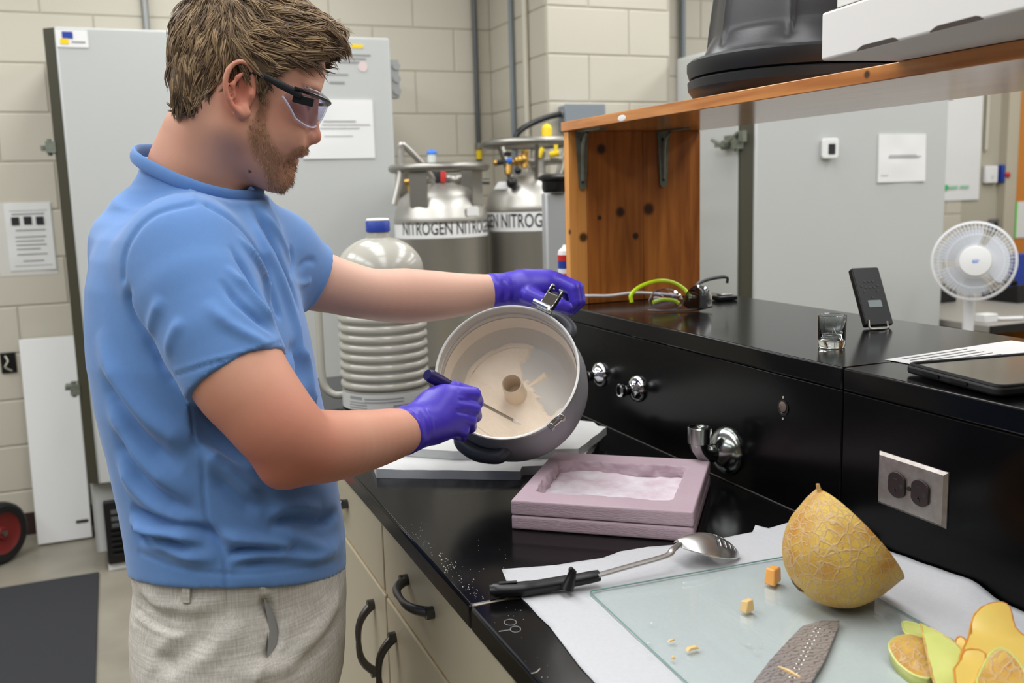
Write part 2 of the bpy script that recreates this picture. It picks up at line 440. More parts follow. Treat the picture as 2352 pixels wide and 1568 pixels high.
def clear(name, tint, rough=0.02, refl=0.9):
    mt = bpy.data.materials.new(name); mt.use_nodes = True; nt = mt.node_tree; nt.nodes.remove(nt.nodes['Principled BSDF'])
    tr = nt.nodes.new('ShaderNodeBsdfTransparent'); tr.inputs[0].default_value = (*lin(tint), 1)
    gl = nt.nodes.new('ShaderNodeBsdfGlossy'); gl.inputs['Roughness'].default_value = rough; gl.inputs[0].default_value = (refl,)*3 + (1,)
    lw = nt.nodes.new('ShaderNodeLayerWeight'); lw.inputs[0].default_value = 0.5; pw_n = nt.nodes.new('ShaderNodeMath'); pw_n.operation = 'POWER'; pw_n.inputs[1].default_value = 5
    fr = nt.nodes.new('ShaderNodeMath'); fr.operation = 'MULTIPLY_ADD'; fr.inputs[1].default_value = 0.9; fr.inputs[2].default_value = 0.022; nt.links.new(lw.outputs['Facing'], pw_n.inputs[0]); nt.links.new(pw_n.outputs[0], fr.inputs[0]); mx = nt.nodes.new('ShaderNodeMixShader')
    nt.links.new(fr.outputs[0], mx.inputs[0]); nt.links.new(tr.outputs[0], mx.inputs[1]); nt.links.new(gl.outputs[0], mx.inputs[2]); nt.links.new(mx.outputs[0], nt.nodes['Material Output'].inputs[0])
    return mt
MAT['lens'] = clear('clear_lens', (236, 236, 246)); MAT['thin_glass'] = clear('thin_glass', (244, 248, 246), refl=1.0); MAT['board_glass'] = clear('board_glass', (252, 255, 254)); MAT['smoke_lens'] = clear('smoked_lens', (168, 168, 172))

def wood(name, c1, c2, grain, knots=(), rough=0.4):
    """pine boards: stretched grain with dark knots at given object-space points (radius each)"""
    mt = mat(name, c1, rough); nt = mt.node_tree; b = nt.nodes['Principled BSDF']
    tc = nt.nodes.new('ShaderNodeTexCoord'); mp = nt.nodes.new('ShaderNodeMapping'); mp.inputs['Scale'].default_value = grain
    nt.links.new(tc.outputs['Object'], mp.inputs[0])
    n = nt.nodes.new('ShaderNodeTexNoise'); n.inputs['Scale'].default_value = 5; n.inputs['Detail'].default_value = 8; n.inputs['Distortion'].default_value = 0.6
    nt.links.new(mp.outputs[0], n.inputs['Vector'])
    r = nt.nodes.new('ShaderNodeValToRGB'); r.color_ramp.elements[0].position = 0.32; r.color_ramp.elements[1].position = 0.68
    r.color_ramp.elements[0].color = (*lin(c2), 1); r.color_ramp.elements[1].color = (*lin(c1), 1)
    nt.links.new(n.outputs[0], r.inputs[0]); last = r.outputs[0]
    for (p, rad) in knots:
        vm = nt.nodes.new('ShaderNodeVectorMath'); vm.operation = 'DISTANCE'; vm.inputs[1].default_value = tuple(p)
        nt.links.new(tc.outputs['Object'], vm.inputs[0])
        mr = nt.nodes.new('ShaderNodeMapRange'); mr.interpolation_type = 'SMOOTHSTEP'
        mr.inputs['From Min'].default_value = rad*0.45; mr.inputs['From Max'].default_value = rad*1.25; mr.inputs['To Min'].default_value = 0.92; mr.inputs['To Max'].default_value = 0
        nt.links.new(vm.outputs['Value'], mr.inputs[0])
        mx = nt.nodes.new('ShaderNodeMix'); mx.data_type = 'RGBA'; mx.inputs[7].default_value = (*lin((36, 20, 12)), 1)
        nt.links.new(mr.outputs[0], mx.inputs[0]); nt.links.new(last, mx.inputs[6]); last = mx.outputs[2]
    nt.links.new(last, b.inputs['Base Color']); return mt

# ------------------------------------------------------------------ the room
RX0, RX1, RY0, RY1 = -3.2, 6.2, -2.6, 4.6
struct('floor', box((RX0, RY0, -0.1), (RX1, RY1 + 0.1, 0)), MAT['floor'])
struct('ceiling', box((RX0, RY0, CEIL), (RX1, RY1 + 0.1, CEIL + 0.1)), MAT['ceiling'])
DIM = mat('low_bounce_wall', (118, 116, 111), 0.7)  # unseen walls given a darker colour to bounce less light and raise contrast
struct('wall_left', box((RX0 - 0.1, RY0, 0), (RX0, RY1 + 0.1, CEIL)), DIM)
struct('wall_right', box((RX1, RY0, 0), (RX1 + 0.1, RY1 + 0.1, CEIL)), MAT['wall'])
struct('wall_front', box((RX0, RY0 - 0.1, 0), (RX1, RY0, CEIL)), DIM)
wall_back = struct('wall_back', box((RX0, RY1, 0), (RX1, RY1 + 0.1, CEIL)), MAT['mortar'])
CX0, CX1, CY = 1.815, 2.436, 3.93                                    # the pier that juts out of the back wall
pier = struct('wall_pier', box((CX0, CY, 0), (CX1, RY1 - 0.002, CEIL - 0.002)), MAT['mortar'])
BH, BL, GAP, PROUD = 0.203, 0.406, 0.006, 0.004
_blk = {}
def block(parent, p, U, N, w):
    """one painted concrete block, proud of the mortar; alike blocks share their mesh"""
    key = (round(w, 3), tuple(np.round(U, 2)), tuple(np.round(N, 2)))
    if key not in _blk:
        hw, hh, e = w/2 - GAP/2, BH/2 - GAP/2, 0.004
        V = []
        for (d, i) in ((-0.01, 0), (PROUD - 0.002, 0), (PROUD, e)):
            for sx, sz in ((-1, -1), (1, -1), (1, 1), (-1, 1)): V.append(np.array(U)*sx*(hw - i) + V3(0, 0, 1)*sz*(hh - i) + np.array(N)*d)
        F = [(8, 9, 10, 11)] + [(a + k, a + (k + 1) % 4, a + 4 + (k + 1) % 4, a + 4 + k) for a in (0, 4) for k in range(4)]
        cr = np.cross(np.array(U), V3(0, 0, 1))
        if np.dot(cr, N) < 0: F = [f[::-1] for f in F]
        me = mesh_of((np.array(V), F), 'concrete_block', False); me.materials.append(MAT['wall']); _blk[key] = me
    o = bpy.data.objects.new('concrete_block', _blk[key]); COL.objects.link(o); o.parent = parent; o.location = tuple(p)
def courses(parent, P, U, N, L, z0, z1, off=0.0):
    U = np.array(U, float); row = int(z0/BH)
    while row*BH < z1:
        x = -((row % 2)*BL/2 + off) % BL - BL
        while x < L:
            a, b = max(x, 0), min(x + BL, L)
            if b - a > 0.03: block(parent, np.array(P, float) + U*(a + b)/2 + V3(0, 0, (row + 0.5)*BH), U, N, b - a)
            x += BL
        row += 1
courses(wall_back, (-1.1, RY1, 0), (1, 0, 0), (0, -1, 0), 2.915, 0.1, 2.5, 0.12)
courses(wall_back, (CX1 + 0.05, RY1, 0), (1, 0, 0), (0, -1, 0), 2.52, 0.9, 2.5, 0.05)
courses(pier, (CX0, CY, 0), (0, 1, 0), (-1, 0, 0), RY1 - CY, 0.1, 2.5, 0.2)
courses(pier, (CX0, CY, 0), (1, 0, 0), (0, -1, 0), CX1 - CX0, 0.9, 2.5, 0.0)
tag(put('baseboard_back', box((-1.1, RY1 - 0.012, 0), (CX0, RY1, 0.1)), MAT['base']), kind='structure')
# doorway at the far end of the back wall
d = ony(2300, 400, RY1)
struct('trim_1', join(box((d[0] - 0.03, RY1 - 0.06, 0), (d[0] + 0.06, RY1, 2.2)), box((d[0] + 0.06, RY1 - 0.035, 0), (d[0] + 0.10, RY1, 2.2))), mat('door_frame_paint', (186, 178, 158), 0.5))
struct('door_1', box((d[0] + 0.10, RY1 - 0.03, 0), (RX1, RY1, 2.2)), MAT['orange_wood'])

# rubber floor mat
def px_floor(*pts): return [onz(a, b, 0) for a, b in pts]
a, b = onz(0, 1350, 0), onz(228, 1318, 0)
mg = prism([(-1.6, a[1] - 0.02), (b[0], b[1]), (b[0], 1.6), (-1.6, 1.6)], (0, 0, 0), np.eye(3), 0.0005, 0.011)
solo('floor_mat', 'black rubber floor mat lying on the concrete behind the man', 'mat', mg, MAT['rubber_mat'], bevel=0.004)

# ------------------------------------------------------------------ freezers
def freezer(label, x0, x1, yf, yb, top, door_bot, group, ctrl=True, latch_left=True):
    t = Thing('upright_freezer', label, 'freezer', ((x0 + x1)/2, (yf + yb)/2, 0), group)
    t.part('cabinet', box((x0 + 0.005, yf + 0.075, 0.07), (x1 - 0.01, yb, top - 0.006)), MAT['freezer'], bevel=0.012)
    # door: dark gasket edge whose front corner is chamfered, light front panel
    c = 0.046
    t.part('door_edge', prism([(x0, yf + 0.07), (x0, yf + c), (x0 + c, yf + 0.006), (x1 - c, yf + 0.006), (x1, yf + c), (x1, yf + 0.07)], (0, 0, 0), np.eye(3), door_bot, top - 0.001), MAT['olive'], bevel=0.003)
    t.part('door', box((x0 + c - 0.008, yf, door_bot + 0.002), (x1 - 0.004, yf + 0.045, top)), MAT['freezer'], bevel=0.008)
    for cx in (x0 + 0.09, x1 - 0.09):
        for cy in (yf + 0.16, yb - 0.09):
            w_ = t.part('caster', join(cyl((cx - 0.016, cy, 0.0385), (cx + 0.016, cy, 0.0385), 0.038), box((cx - 0.022, cy - 0.02, 0.05), (cx + 0.022, cy + 0.02, 0.075))), MAT['black'], angle=50)
    if latch_left:
        for hz in (door_bot + 0.37, top - 0.42):
            p = V3(x0, yf + 0.05, hz)
            t.part('latch', join(box(p + (-0.03, -0.012, -0.02), p + (0.004, 0.03, 0.02)), cyl(p + (-0.018, 0.02, -0.03), p + (-0.018, 0.02, 0.03), 0.008), box(p + (-0.05, 0.05, -0.008), p + (-0.004, 0.12, 0.008)), cyl(p + (-0.03, 0.09, 0.0), p + (-0.004, 0.09, 0.0), 0.02)), MAT['galv'])
    for hz in (top - 0.16, door_bot + 0.25):
        t.part('hinge', join(box((x1 - 0.004, yf + 0.008, hz - 0.075), (x1 + 0.03, yf + 0.06, hz + 0.075)), *[cyl((x1 + 0.02, yf + 0.002, hz + q), (x1 + 0.02, yf + 0.012, hz + q), 0.016) for q in (-0.05, 0, 0.05)]), MAT['conduit'])
    return t
FL = freezer('tall grey freezer standing behind the man, with notices on its door', -0.172, 1.105, 3.9, 4.56, 2.07, 0.372, 'grey upright freezers')
# control panel in the base
def fy(px, py, y=3.975): return ony(px, py, y)
a, b = fy(236, 1150), fy(330, 1280)
t = FL
lo = V3(a[0], 3.95, b[2]); hi = V3(a[0] + 0.42, 3.985, a[2])
cp = t.part('control_panel', box(lo, hi), MAT['black'], bevel=0.004, label='black control panel with vent slats')
for i in range(6):
    z = lo[2] + 0.03 + i*0.022
    t.part('vent_slat', prism([(0, 0), (0.018, 0.004), (0.018, 0.008), (0, 0.006)], (lo[0] + 0.02, 3.95, z), np.stack([V3(0, -0.4, 0.9), V3(0, -0.9, -0.4), V3(1, 0, 0)], 1), 0, 0.36), MAT['black_soft'], parent=cp)
for i in range(3):
    t.part('button', box((lo[0] + 0.025, 3.944, hi[2] - 0.05 - i*0.028), (lo[0] + 0.07, 3.951, hi[2] - 0.034 - i*0.028)), mat('button_grey', (86, 86, 88), 0.5), parent=cp)
e = fy(287, 1166)
t.part('display', join(*[box((e[0] - 0.012 + i*0.03, 3.946, e[2] - 0.014), (e[0] + 0.010 + i*0.03, 3.951, e[2] + 0.014)) for i in range(3)]), MAT['led'], parent=cp, label='glowing red digits')
t.part('indicator', box((e[0] - 0.008, 3.946, e[2] - 0.045), (e[0] + 0.05, 3.951, e[2] - 0.03)), MAT['green_led'], parent=cp)
a = fy(262, 1300); t.part('maker_plate', box((a[0] - 0.02, 3.968, a[2] - 0.012), (a[0] + 0.12, 3.976, a[2] + 0.016)), MAT['white'])
a, b = fy(127, 68, 3.9), fy(204, 110, 3.9)
st = t.part('sticker', box((a[0], 3.897, b[2]), (b[0], 3.9005, a[2])), MAT['white'], label='small white sticker with blue and yellow marks')
t.part('sticker_print', box((a[0] + 0.02, 3.8955, a[2] - 0.03), (a[0] + 0.055, 3.8975, a[2] - 0.006)), MAT['blue'], parent=st)
t.part('sticker_print', box((a[0] + 0.012, 3.8955, b[2] + 0.01), (a[0] + 0.04, 3.8975, b[2] + 0.03)), MAT['yellow'], parent=st)
t.part('sticker_print', box((a[0] + 0.05, 3.8955, b[2] + 0.016), (b[0] - 0.01, 3.8975, b[2] + 0.022)), MAT['ink_grey'], parent=st)
# print stuck on the freezer door
a, b = fy(806, 102, 3.9), fy(834, 111, 3.9)
t.part('sticker', box((a[0], 3.898, b[2]), (b[0], 3.9005, a[2])), MAT['yellow'], label='yellow strip sticker')
for (u0, v0, u1, v1, nl) in ((770, 122, 852, 150, 3), (748, 168, 800, 176, 1), (757, 186, 792, 197, 1)):
    a, b = fy(u0, v0, 3.9), fy(u1, v1, 3.9); h_ = (a[2] - b[2])/nl
    t.part('door_print', join(*[box((a[0] + (0.01 if i else 0), 3.8985, a[2] - (i + 0.6)*h_), (b[0] - (0.02*i), 3.9003, a[2] - (i + 0.1)*h_)) for i in range(nl)]), mat('smudged_print', (142, 142, 140), 0.7))
a = fy(833, 153, 3.9); t.part('sticker', prism([(0.02*math.cos(q/8*math.pi), 0.02*math.sin(q/8*math.pi)) for q in range(16)], (a[0], 3.8985, a[2]), np.stack([V3(1, 0, 0), V3(0, 0, 1), V3(0, -1, 0)], 1), 0, 0.001), mat('pale_round', (214, 196, 192), 0.6), label='pale round sticker')

def notice(label, c00, c11, y, lines, drop=0.0, group=None, name='paper_notice', wav=0.002, mt=None, cat='paper', ink='ink_grey'):
    """a sheet of paper hung on a surface that faces the camera; c00 top-left, c11 bottom-right pixel"""
    a, b = ony(*c00, y), ony(*c11, y); w, h = b[0] - a[0], a[2] - b[2]
    t = Thing(name, label, cat, ((a[0] + b[0])/2, y, b[2]), group)
    nx, nz = 10, 12; V = []; F = []
    for j in range(nz + 1):
        for i in range(nx + 1):
            x, z = a[0] + w*i/nx, a[2] - h*j/nz
            V.append((x, y - 0.0045 - wav*(0.5 + vn2(x, z, 14)*1.5), z))
    for j in range(nz):
        for i in range(nx): q = j*(nx + 1) + i; F.append((q, q + nx + 1, q + nx + 2, q + 1))
    n = len(V); V += [(x, y - 0.001, z) for x, yy, z in V]; F += [tuple(n + i for i in f[::-1]) for f in F]
    rim = [i for i in range(nx + 1)] + [(nx + 1)*j + nx for j in range(1, nz + 1)] + [(nx + 1)*nz + i for i in range(nx - 1, -1, -1)] + [(nx + 1)*j for j in range(nz - 1, 0, -1)]
    F += [(rim[i], rim[(i + 1) % len(rim)], n + rim[(i + 1) % len(rim)], n + rim[i]) for i in range(len(rim))]
    t.part('sheet', (np.array(V, float), F), mt or MAT['paper'])
    for (u0, u1, v, th) in lines:
        x0, x1, z = a[0] + w*u0, a[0] + w*u1, a[2] - h*v
        k = max(2, int((x1 - x0)/0.02)); VV = []
        for i in range(k + 1):
            x = x0 + (x1 - x0)*i/k; yy = y - 0.0052 - wav*(0.5 + vn2(x, z, 14)*1.5) - 0.0005
            VV += [(x, yy, z - th/2), (x, yy, z + th/2)]
        t.part('print_line', (np.array(VV), [(2*i, 2*i + 2, 2*i + 3, 2*i + 1) for i in range(k)]), MAT[ink])
    return t
notice('white paper notice taped to the tall freezer behind the man', (688, 228), (861, 363), 3.9, [(0.3, 0.75, 0.37, 0.006), (0.28, 0.95, 0.43, 0.004), (0.25, 0.8, 0.49, 0.004), (0.3, 0.7, 0.62, 0.003)])
wn = notice('printed notice with three small pictures hung in a sleeve on the block wall', (8, 468), (130, 617), RY1 - 0.004, [(0.15, 0.85, 0.16, 0.006), (0.2, 0.85, 0.40, 0.005), (0.18, 0.85, 0.5, 0.005), (0.18, 0.8, 0.56, 0.005), (0.18, 0.84, 0.62, 0.005), (0.18, 0.7, 0.68, 0.005), (0.18, 0.84, 0.76, 0.005), (0.3, 0.75, 0.86, 0.005), (0.1, 0.92, 0.11, 0.002), (0.1, 0.92, 0.93, 0.002)], wav=0.003)
for (u, v) in ((36, 508), (64, 506), (92, 506)):
    a = ony(u, v, RY1); wn.part('picture', box((a[0] - 0.015, RY1 - 0.0145, a[2] - 0.017), (a[0] + 0.015, RY1 - 0.012, a[2] + 0.017)), MAT['ink'])
a, b = ony(0, 466, RY1), ony(134, 628, RY1)
wn.part('plastic_sleeve', box((a[0] - 0.03, RY1 - 0.0035, b[2]), (b[0], RY1 - 0.0055, a[2])), mat('sleeve', (214, 212, 204), 0.25))

# white panel leaning on the wall
p0, p1 = onz(100, 1250, 0), onz(217, 1234, 0)
tz = ony(55, 782, RY1 - 0.04)[2]
A = frame(x=(1, 0.0, 0), y=(0, RY1 - 0.035 - p0[1], tz)); hgt = math.hypot(tz, RY1 - 0.035 - p0[1]); wd = 0.215
t = Thing('leaning_panel', 'flat white panel leaning against the block wall beside the freezer', 'panel', p0)
po = prism([(0, 0), (wd, 0), (wd, hgt), (0, hgt)], (p0[0] - 0.02, p0[1], 0.004), A, 0, 0.022)
t.part('board', po, MAT['white_board'], bevel=0.003)
for u in (0.04, 0.09): t.part('clip_hole', prism(rrect(0.022, 0.012, 0.004), np.array((p0[0] - 0.02, p0[1], 0.004)) + A @ V3(u, hgt - 0.015, 0), A, -0.0005, -0.003)[0:2], MAT['conduit'])
t.part('hand_slot', prism(rrect(0.05, 0.014, 0.005), np.array((p0[0] - 0.02, p0[1], 0.004)) + A @ V3(0.18, 0.075, 0), A, 0.022, 0.0235), MAT['pewter'])

# wall socket box with a loose wire, at the left edge
a = ony(20, 832, RY1)
t = Thing('wall_socket_box', 'open black socket box with a loose wire in the block wall', 'socket', a)
t.part('box_rim', join(box((a[0] - 0.03, RY1 - 0.012, a[2] - 0.045), (a[0] + 0.03, RY1 - 0.004, a[2] + 0.045))), MAT['black'], bevel=0.003)
t.part('wire', tube(smooth_path([a + (-0.01, -0.013, 0.03), a + (0.0, -0.03, 0.01), a + (-0.012, -0.03, -0.015), a + (0.01, -0.014, -0.035)]), 0.0035, 8), mat('cream_wire', (200, 196, 180), 0.5))

# black wheel of a cart at the left edge
a = onz(18, 1290, 0)
t = Thing('cart_wheel', 'black rubber cart wheel with a red hub on the floor', 'wheel', a)
wc = V3(a[0] - 0.02, a[1], 0.128); A = frame(z=(0.75, -0.66, 0), x=(0, 0, 1))
t.part('tyre', lathe([(0.085, -0.028), (0.112, -0.032), (0.124, -0.022), (0.127, 0), (0.124, 0.022), (0.112, 0.032), (0.085, 0.028)], 36, wc, A), MAT['black_soft'])
t.part('hub', lathe([(0.001, 0.024), (0.022, 0.026), (0.03, 0.012), (0.07, 0.012), (0.088, 0.024), (0.088, -0.024), (0.001, -0.02)], 28, wc, A), mat('red_hub', (120, 34, 30), 0.5))
t.part('axle', cyl(wc - A[:, 2]*0.3, wc + A[:, 2]*0.036, 0.011), MAT['steel_dull'])

# conduits and pipes
def conduit(name, label, pts, r, m_, **k): return solo(name, label, 'pipe', tube(pts, r, 12), m_, O=pts[0], **k)
a = ony(335, 40, RY1 - 0.02); conduit('conduit', 'thin grey conduit dropping behind the top of the tall freezer', [(a[0], RY1 - 0.025, 1.0), (a[0], RY1 - 0.025, CEIL - 0.01)], 0.014, MAT['conduit'])
a = ony(1095, 200, RY1 - 0.025); b = ony(1099, 352, RY1)
t = Thing('conduit', 'dark conduit with a yellow band on the wall above the shorter cylinder', 'pipe', (a[0], RY1, b[2]))
t.part('pipe', cyl((a[0], RY1 - 0.025, b[2] - 0.04), (a[0], RY1 - 0.025, CEIL - 0.01), 0.0125), MAT['conduit_dark'])
t.part('coupling', cyl((a[0], RY1 - 0.025, b[2] + 0.02), (a[0], RY1 - 0.025, b[2] + 0.05), 0.017), MAT['steel_dull'])
t.part('yellow_band', cyl((a[0], RY1 - 0.025, b[2] - 0.03), (a[0], RY1 - 0.025, b[2] + 0.015), 0.0145), MAT['yellow'])
p = onx(1180, 300, CX0 - 0.02); conduit('conduit', 'slim grey conduit beside the pier in the corner', [(CX0 - 0.02, p[1], 1.2), (CX0 - 0.02, p[1], CEIL - 0.01)], 0.012, MAT['grey_box'])
p = onx(1209, 200, CX0 - 0.02); conduit('painted_pipe', 'cream painted pipe running up the side of the pier', [(CX0 - 0.02, p[1], 1.2), (CX0 - 0.02, p[1], CEIL - 0.01)], 0.014, MAT['wall'])
p = ony(1567, 60, RY1 - 0.02); conduit('conduit', 'grey conduit on the far wall behind the black plastic tub', [(p[0], RY1 - 0.025, 1.0), (p[0], RY1 - 0.025, CEIL - 0.01)], 0.016, MAT['grey_box'])

# ------------------------------------------------------------------ nitrogen cylinders
def letters(cyl_c, r, z, s, size, a0, xs, m_):
    V, F = text_geo(s, size, 0.012*size, 'LEFT', xs)
    ref = text_geo(s[:a0[1]], size, 0.012*size, 'LEFT', xs)[0][:, 0].max() - 0.25*size*xs
    ang = a0[0] + (V[:, 0] - ref)/r
    return np.stack([cyl_c[0] + (r + 0.0022)*np.cos(ang), cyl_c[1] + (r + 0.0022)*np.sin(ang), z + V[:, 1]], 1), F
def ring(c, R_, r, z, n=48, m_=10): return tube([(c[0] + R_*math.cos(2*math.pi*i/n), c[1] + R_*math.sin(2*math.pi*i/n), z) for i in range(n)], r, m_, closed=True)
def band(c, r, z0, z1, n=64, th=0.0015): return lathe([(r, z0), (r + th, z0), (r + th, z1), (r, z1)], n, (c[0], c[1], 0))
zat = lambda py, px, d: atd(px, py, d)[2]
def dewar(label, cx, cy, r, zsh, zring, zl0, zl1, a0, txt):
    t = Thing('nitrogen_cylinder', label, 'gas cylinder', (cx, cy, 0), 'stainless nitrogen cylinders')
    prof = [(r*0.9, 0.03), (r, 0.05), (r, zsh - 0.06), (r*1.012, zsh - 0.055), (r*1.012, zsh - 0.035), (r, zsh - 0.03), (r*0.97, zsh), (r*0.86, zsh + 0.04), (r*0.6, zsh + 0.075), (r*0.3, zsh + 0.095), (0.001, zsh + 0.1)]
    t.part('shell', lathe(prof, 64, (cx, cy, 0), cap0=True), MAT['steel'], label='brushed stainless steel body')
    t.part('foot_ring', lathe([(r*0.85, 0), (r*0.95, 0), (r*0.95, 0.05), (r*0.85, 0.05), (r*0.85, 0)], 48, (cx, cy, 0)), MAT['steel_dull'])
    lb = t.part('label_band', band((cx, cy), r, zl0, zl1), MAT['white'], label='white band lettered NITROGEN in black')
    zc = (zl0 + zl1)/2
    t.part('lettering', letters((cx, cy), r, zc, txt, (zl1 - zl0)*0.98, a0, 0.62, None), MAT['ink'], parent=lb)
    t.part('guard_ring', ring((cx, cy), r*1.0, 0.016, zring), MAT['steel_dull'])
    return t
d1, d2 = 3.72, 3.86
c1 = atd(1012, 480, d1); c2 = atd(1226, 480, d2)
r1 = 0.5*212/2200*d1; r2 = 0.5*218/2200*d2
to_cam = lambda c: math.atan2(-c[1], -c[0])
TXT = 'NITROGEN NITROGEN NITROGEN'
D1 = dewar('shorter stainless nitrogen cylinder with a bent tube handle, beside the tall freezer', c1[0], c1[1], r1, zat(478, 1012, d1), zat(386, 1012, d1), zat(548, 1012, d1 - r1), zat(505, 1012, d1 - r1), (to_cam(c1), 7), TXT)
D2 = dewar('taller stainless nitrogen cylinder with brass valves and a yellow cap', c2[0], c2[1], r2, zat(452, 1200, d2), zat(330, 1222, d2), zat(532, 1190, d2 - r2), zat(486, 1190, d2 - r2), (to_cam(c2) - 0.25, 13), TXT)
def P1(px, py, dd=0.0): return atd(px, py, d1 + dd)
def P2(px, py, dd=0.0): return atd(px, py, d2 + dd)
t = D1
zr = zat(386, 1012, d1)
for ang in (0.5, 2.2, 3.9, 5.4):
    q = V3(c1[0] + r1*0.93*math.cos(ang), c1[1] + r1*0.93*math.sin(ang), 0); w_ = 0.03
    A = frame(z=(math.cos(ang), math.sin(ang), 0), x=(-math.sin(ang), math.cos(ang), 0))
    t.part('guard_post', prism(rrect(0.075, 0.15, 0.01), q + (0, 0, zr - 0.075), A, -0.003, 0.003), MAT['steel_dull'])
t.part('handle', tube(smooth_path([P1(998, 416, -0.05), P1(965, 372, -0.1), P1(926, 333, -0.15), P1(921, 345, -0.15), P1(920, 400, -0.14), P1(905, 470, -0.14)], 6), 0.0125, 12), MAT['steel'], label='bent steel tube handle')
t.part('gauge', join(cyl(P1(992, 388), P1(992, 358), 0.017), sphere(P1(992, 356), 0.018)), mat('clear_cap', (200, 205, 200), 0.2))
t.part('gauge_cap', sphere(P1(992, 352), (0.02, 0.02, 0.014)), MAT['sky'], label='light blue cap')
t.part('valve', join(cyl(P1(1000, 470), P1(1000, 405), 0.02), cyl(P1(975, 412), P1(1060, 408), 0.016), sphere(P1(1045, 415), 0.026), cyl(P1(1100, 417), P1(1125, 417), 0.011)), MAT['steel_dull'])
t.part('valve', join(cyl(P1(945, 470), P1(942, 420), 0.012), cyl(P1(930, 420, -0.05), P1(960, 416, -0.05), 0.014)), MAT['brass'])
t.part('hand_wheel', lathe([(0.001, 0), (0.024, 0), (0.027, 0.006), (0.024, 0.012), (0.001, 0.012)], 20, P1(1010, 408, -0.05), frame(z=-CF, x=CR)), MAT['black'])
t.part('red_tag', prism(rrect(0.02, 0.045, 0.004), P1(1018, 405, -0.07), frame(x=CR, y=-CD), 0, 0.002), MAT['red'])
t.part('tag', prism(rrect(0.085, 0.02, 0.002), P1(992, 461, -r1*0.8), frame(x=CR, y=-CD), 0, 0.002), MAT['white'])
a = to_cam(c1) + 0.72
t.part('sticker', prism([(-0.03, -0.018), (0.03, -0.018), (0.03, 0.01), (0.02, 0.018), (-0.02, 0.018), (-0.03, 0.01)], (c1[0] + r1*1.012*math.cos(a), c1[1] + r1*1.012*math.sin(a), zat(484, 1088, d1 - 0.1)), frame(z=(math.cos(a), math.sin(a), 0), x=(-math.sin(a), math.cos(a), 0)), 0, 0.0025), MAT['white'], label='white maker sticker')
t = D2
zr = zat(330, 1222, d2)
for ang in (0.3, 1.9, 3.5, 4.4, 5.5):
    q = V3(c2[0] + r2*0.62*math.cos(ang), c2[1] + r2*0.62*math.sin(ang), 0)
    t.part('guard_post', tube([q + (0, 0, zat(420, 1200, d2)), q + (0.35*r2*math.cos(ang), 0.35*r2*math.sin(ang), zr)], 0.009, 8), MAT['steel_dull'])
t.part('yellow_cap', join(cyl(P2(1256, 330), P2(1256, 298), 0.022), sphere(P2(1256, 298), (0.022, 0.022, 0.024))), MAT['yellow'])
t.part('yellow_bracket', join(cyl(P2(1238, 362, -0.08), P2(1246, 340, -0.08), 0.009), cyl(P2(1262, 356, -0.08), P2(1284, 352, -0.08), 0.012), cyl(P2(1277, 352, -0.08), P2(1277, 330, -0.08), 0.008)), MAT['yellow'])
t.part('relief_valve', join(cyl(P2(1165, 374, -0.12), P2(1214, 368, -0.12), 0.013), sphere(P2(1190, 370, -0.12), 0.02), sphere(P2(1200, 368, -0.12), 0.022), cyl(P2(1168, 400, -0.12), P2(1168, 376, -0.12), 0.016), sphere(P2(1140, 374, -0.12), 0.013), cyl(P2(1206, 345, -0.12), P2(1206, 385, -0.12), 0.014)), MAT['brass'], label='brass relief valves')
t.part('valve_knob', join(cyl(P2(1142, 374, -0.13), P2(1162, 371, -0.13), 0.01), cyl(P2(1166, 358, -0.12), P2(1166, 350, -0.12), 0.015), sphere(P2(1176, 420, -0.17), 0.022), sphere(P2(1190, 392, -0.15), 0.014)), MAT['black'])
t.part('blue_button', sphere(P2(1170, 369, -0.145), 0.012), MAT['sky'])
t.part('valve', join(cyl(P2(1240, 405, -0.05), P2(1240, 350, -0.05), 0.022), cyl(P2(1215, 372, -0.05), P2(1290, 368, -0.05), 0.016), cyl(P2(1225, 385, -0.02), P2(1222, 420, -0.02), 0.02)), MAT['steel_dull'])
t.part('tag', prism([(-0.03, -0.014), (0.03, -0.014), (0.02, 0.014), (-0.012, 0.014)], P2(1152, 426, -r2*0.75), frame(x=CR, y=-CD), 0, 0.002), MAT['white'])
# black hose to the grey box on the pier
bc = ony(1340, 262, CY); hb = V3(bc[0], CY, bc[2])
t = Thing('junction_box', 'grey metal junction box with a black hose on the pier', 'electrical box', hb)
w0, w1 = ony(1297, 262, CY - 0.07)[0], ony(1386, 262, CY - 0.07)[0]; z0, z1 = ony(1340, 300, CY - 0.07)[2], ony(1340, 241, CY - 0.07)[2]
t.part('housing', box((w0, CY - 0.075, z0), (w1, CY - 0.004, z1)), MAT['grey_box'], bevel=0.005)
t.part('lid', box((w0 - 0.004, CY - 0.083, z0 - 0.004), (w1 + 0.004, CY - 0.0752, z1 + 0.004)), MAT['grey_box'], bevel=0.003)
e = ony(1297, 262, CY - 0.05)
t.part('fitting', cyl(e + (-0.02, 0, 0), e + (0.006, 0, 0), 0.016), MAT['conduit'])
t.part('hose', tube(smooth_path([e + (-0.015, 0, 0), ony(1262, 268, CY - 0.06), ony(1225, 282, CY - 0.07), ony(1195, 300, CY - 0.08), ony(1184, 318, CY - 0.08), ony(1183, 345, CY - 0.08)], 8), 0.0125, 12), MAT['black'])
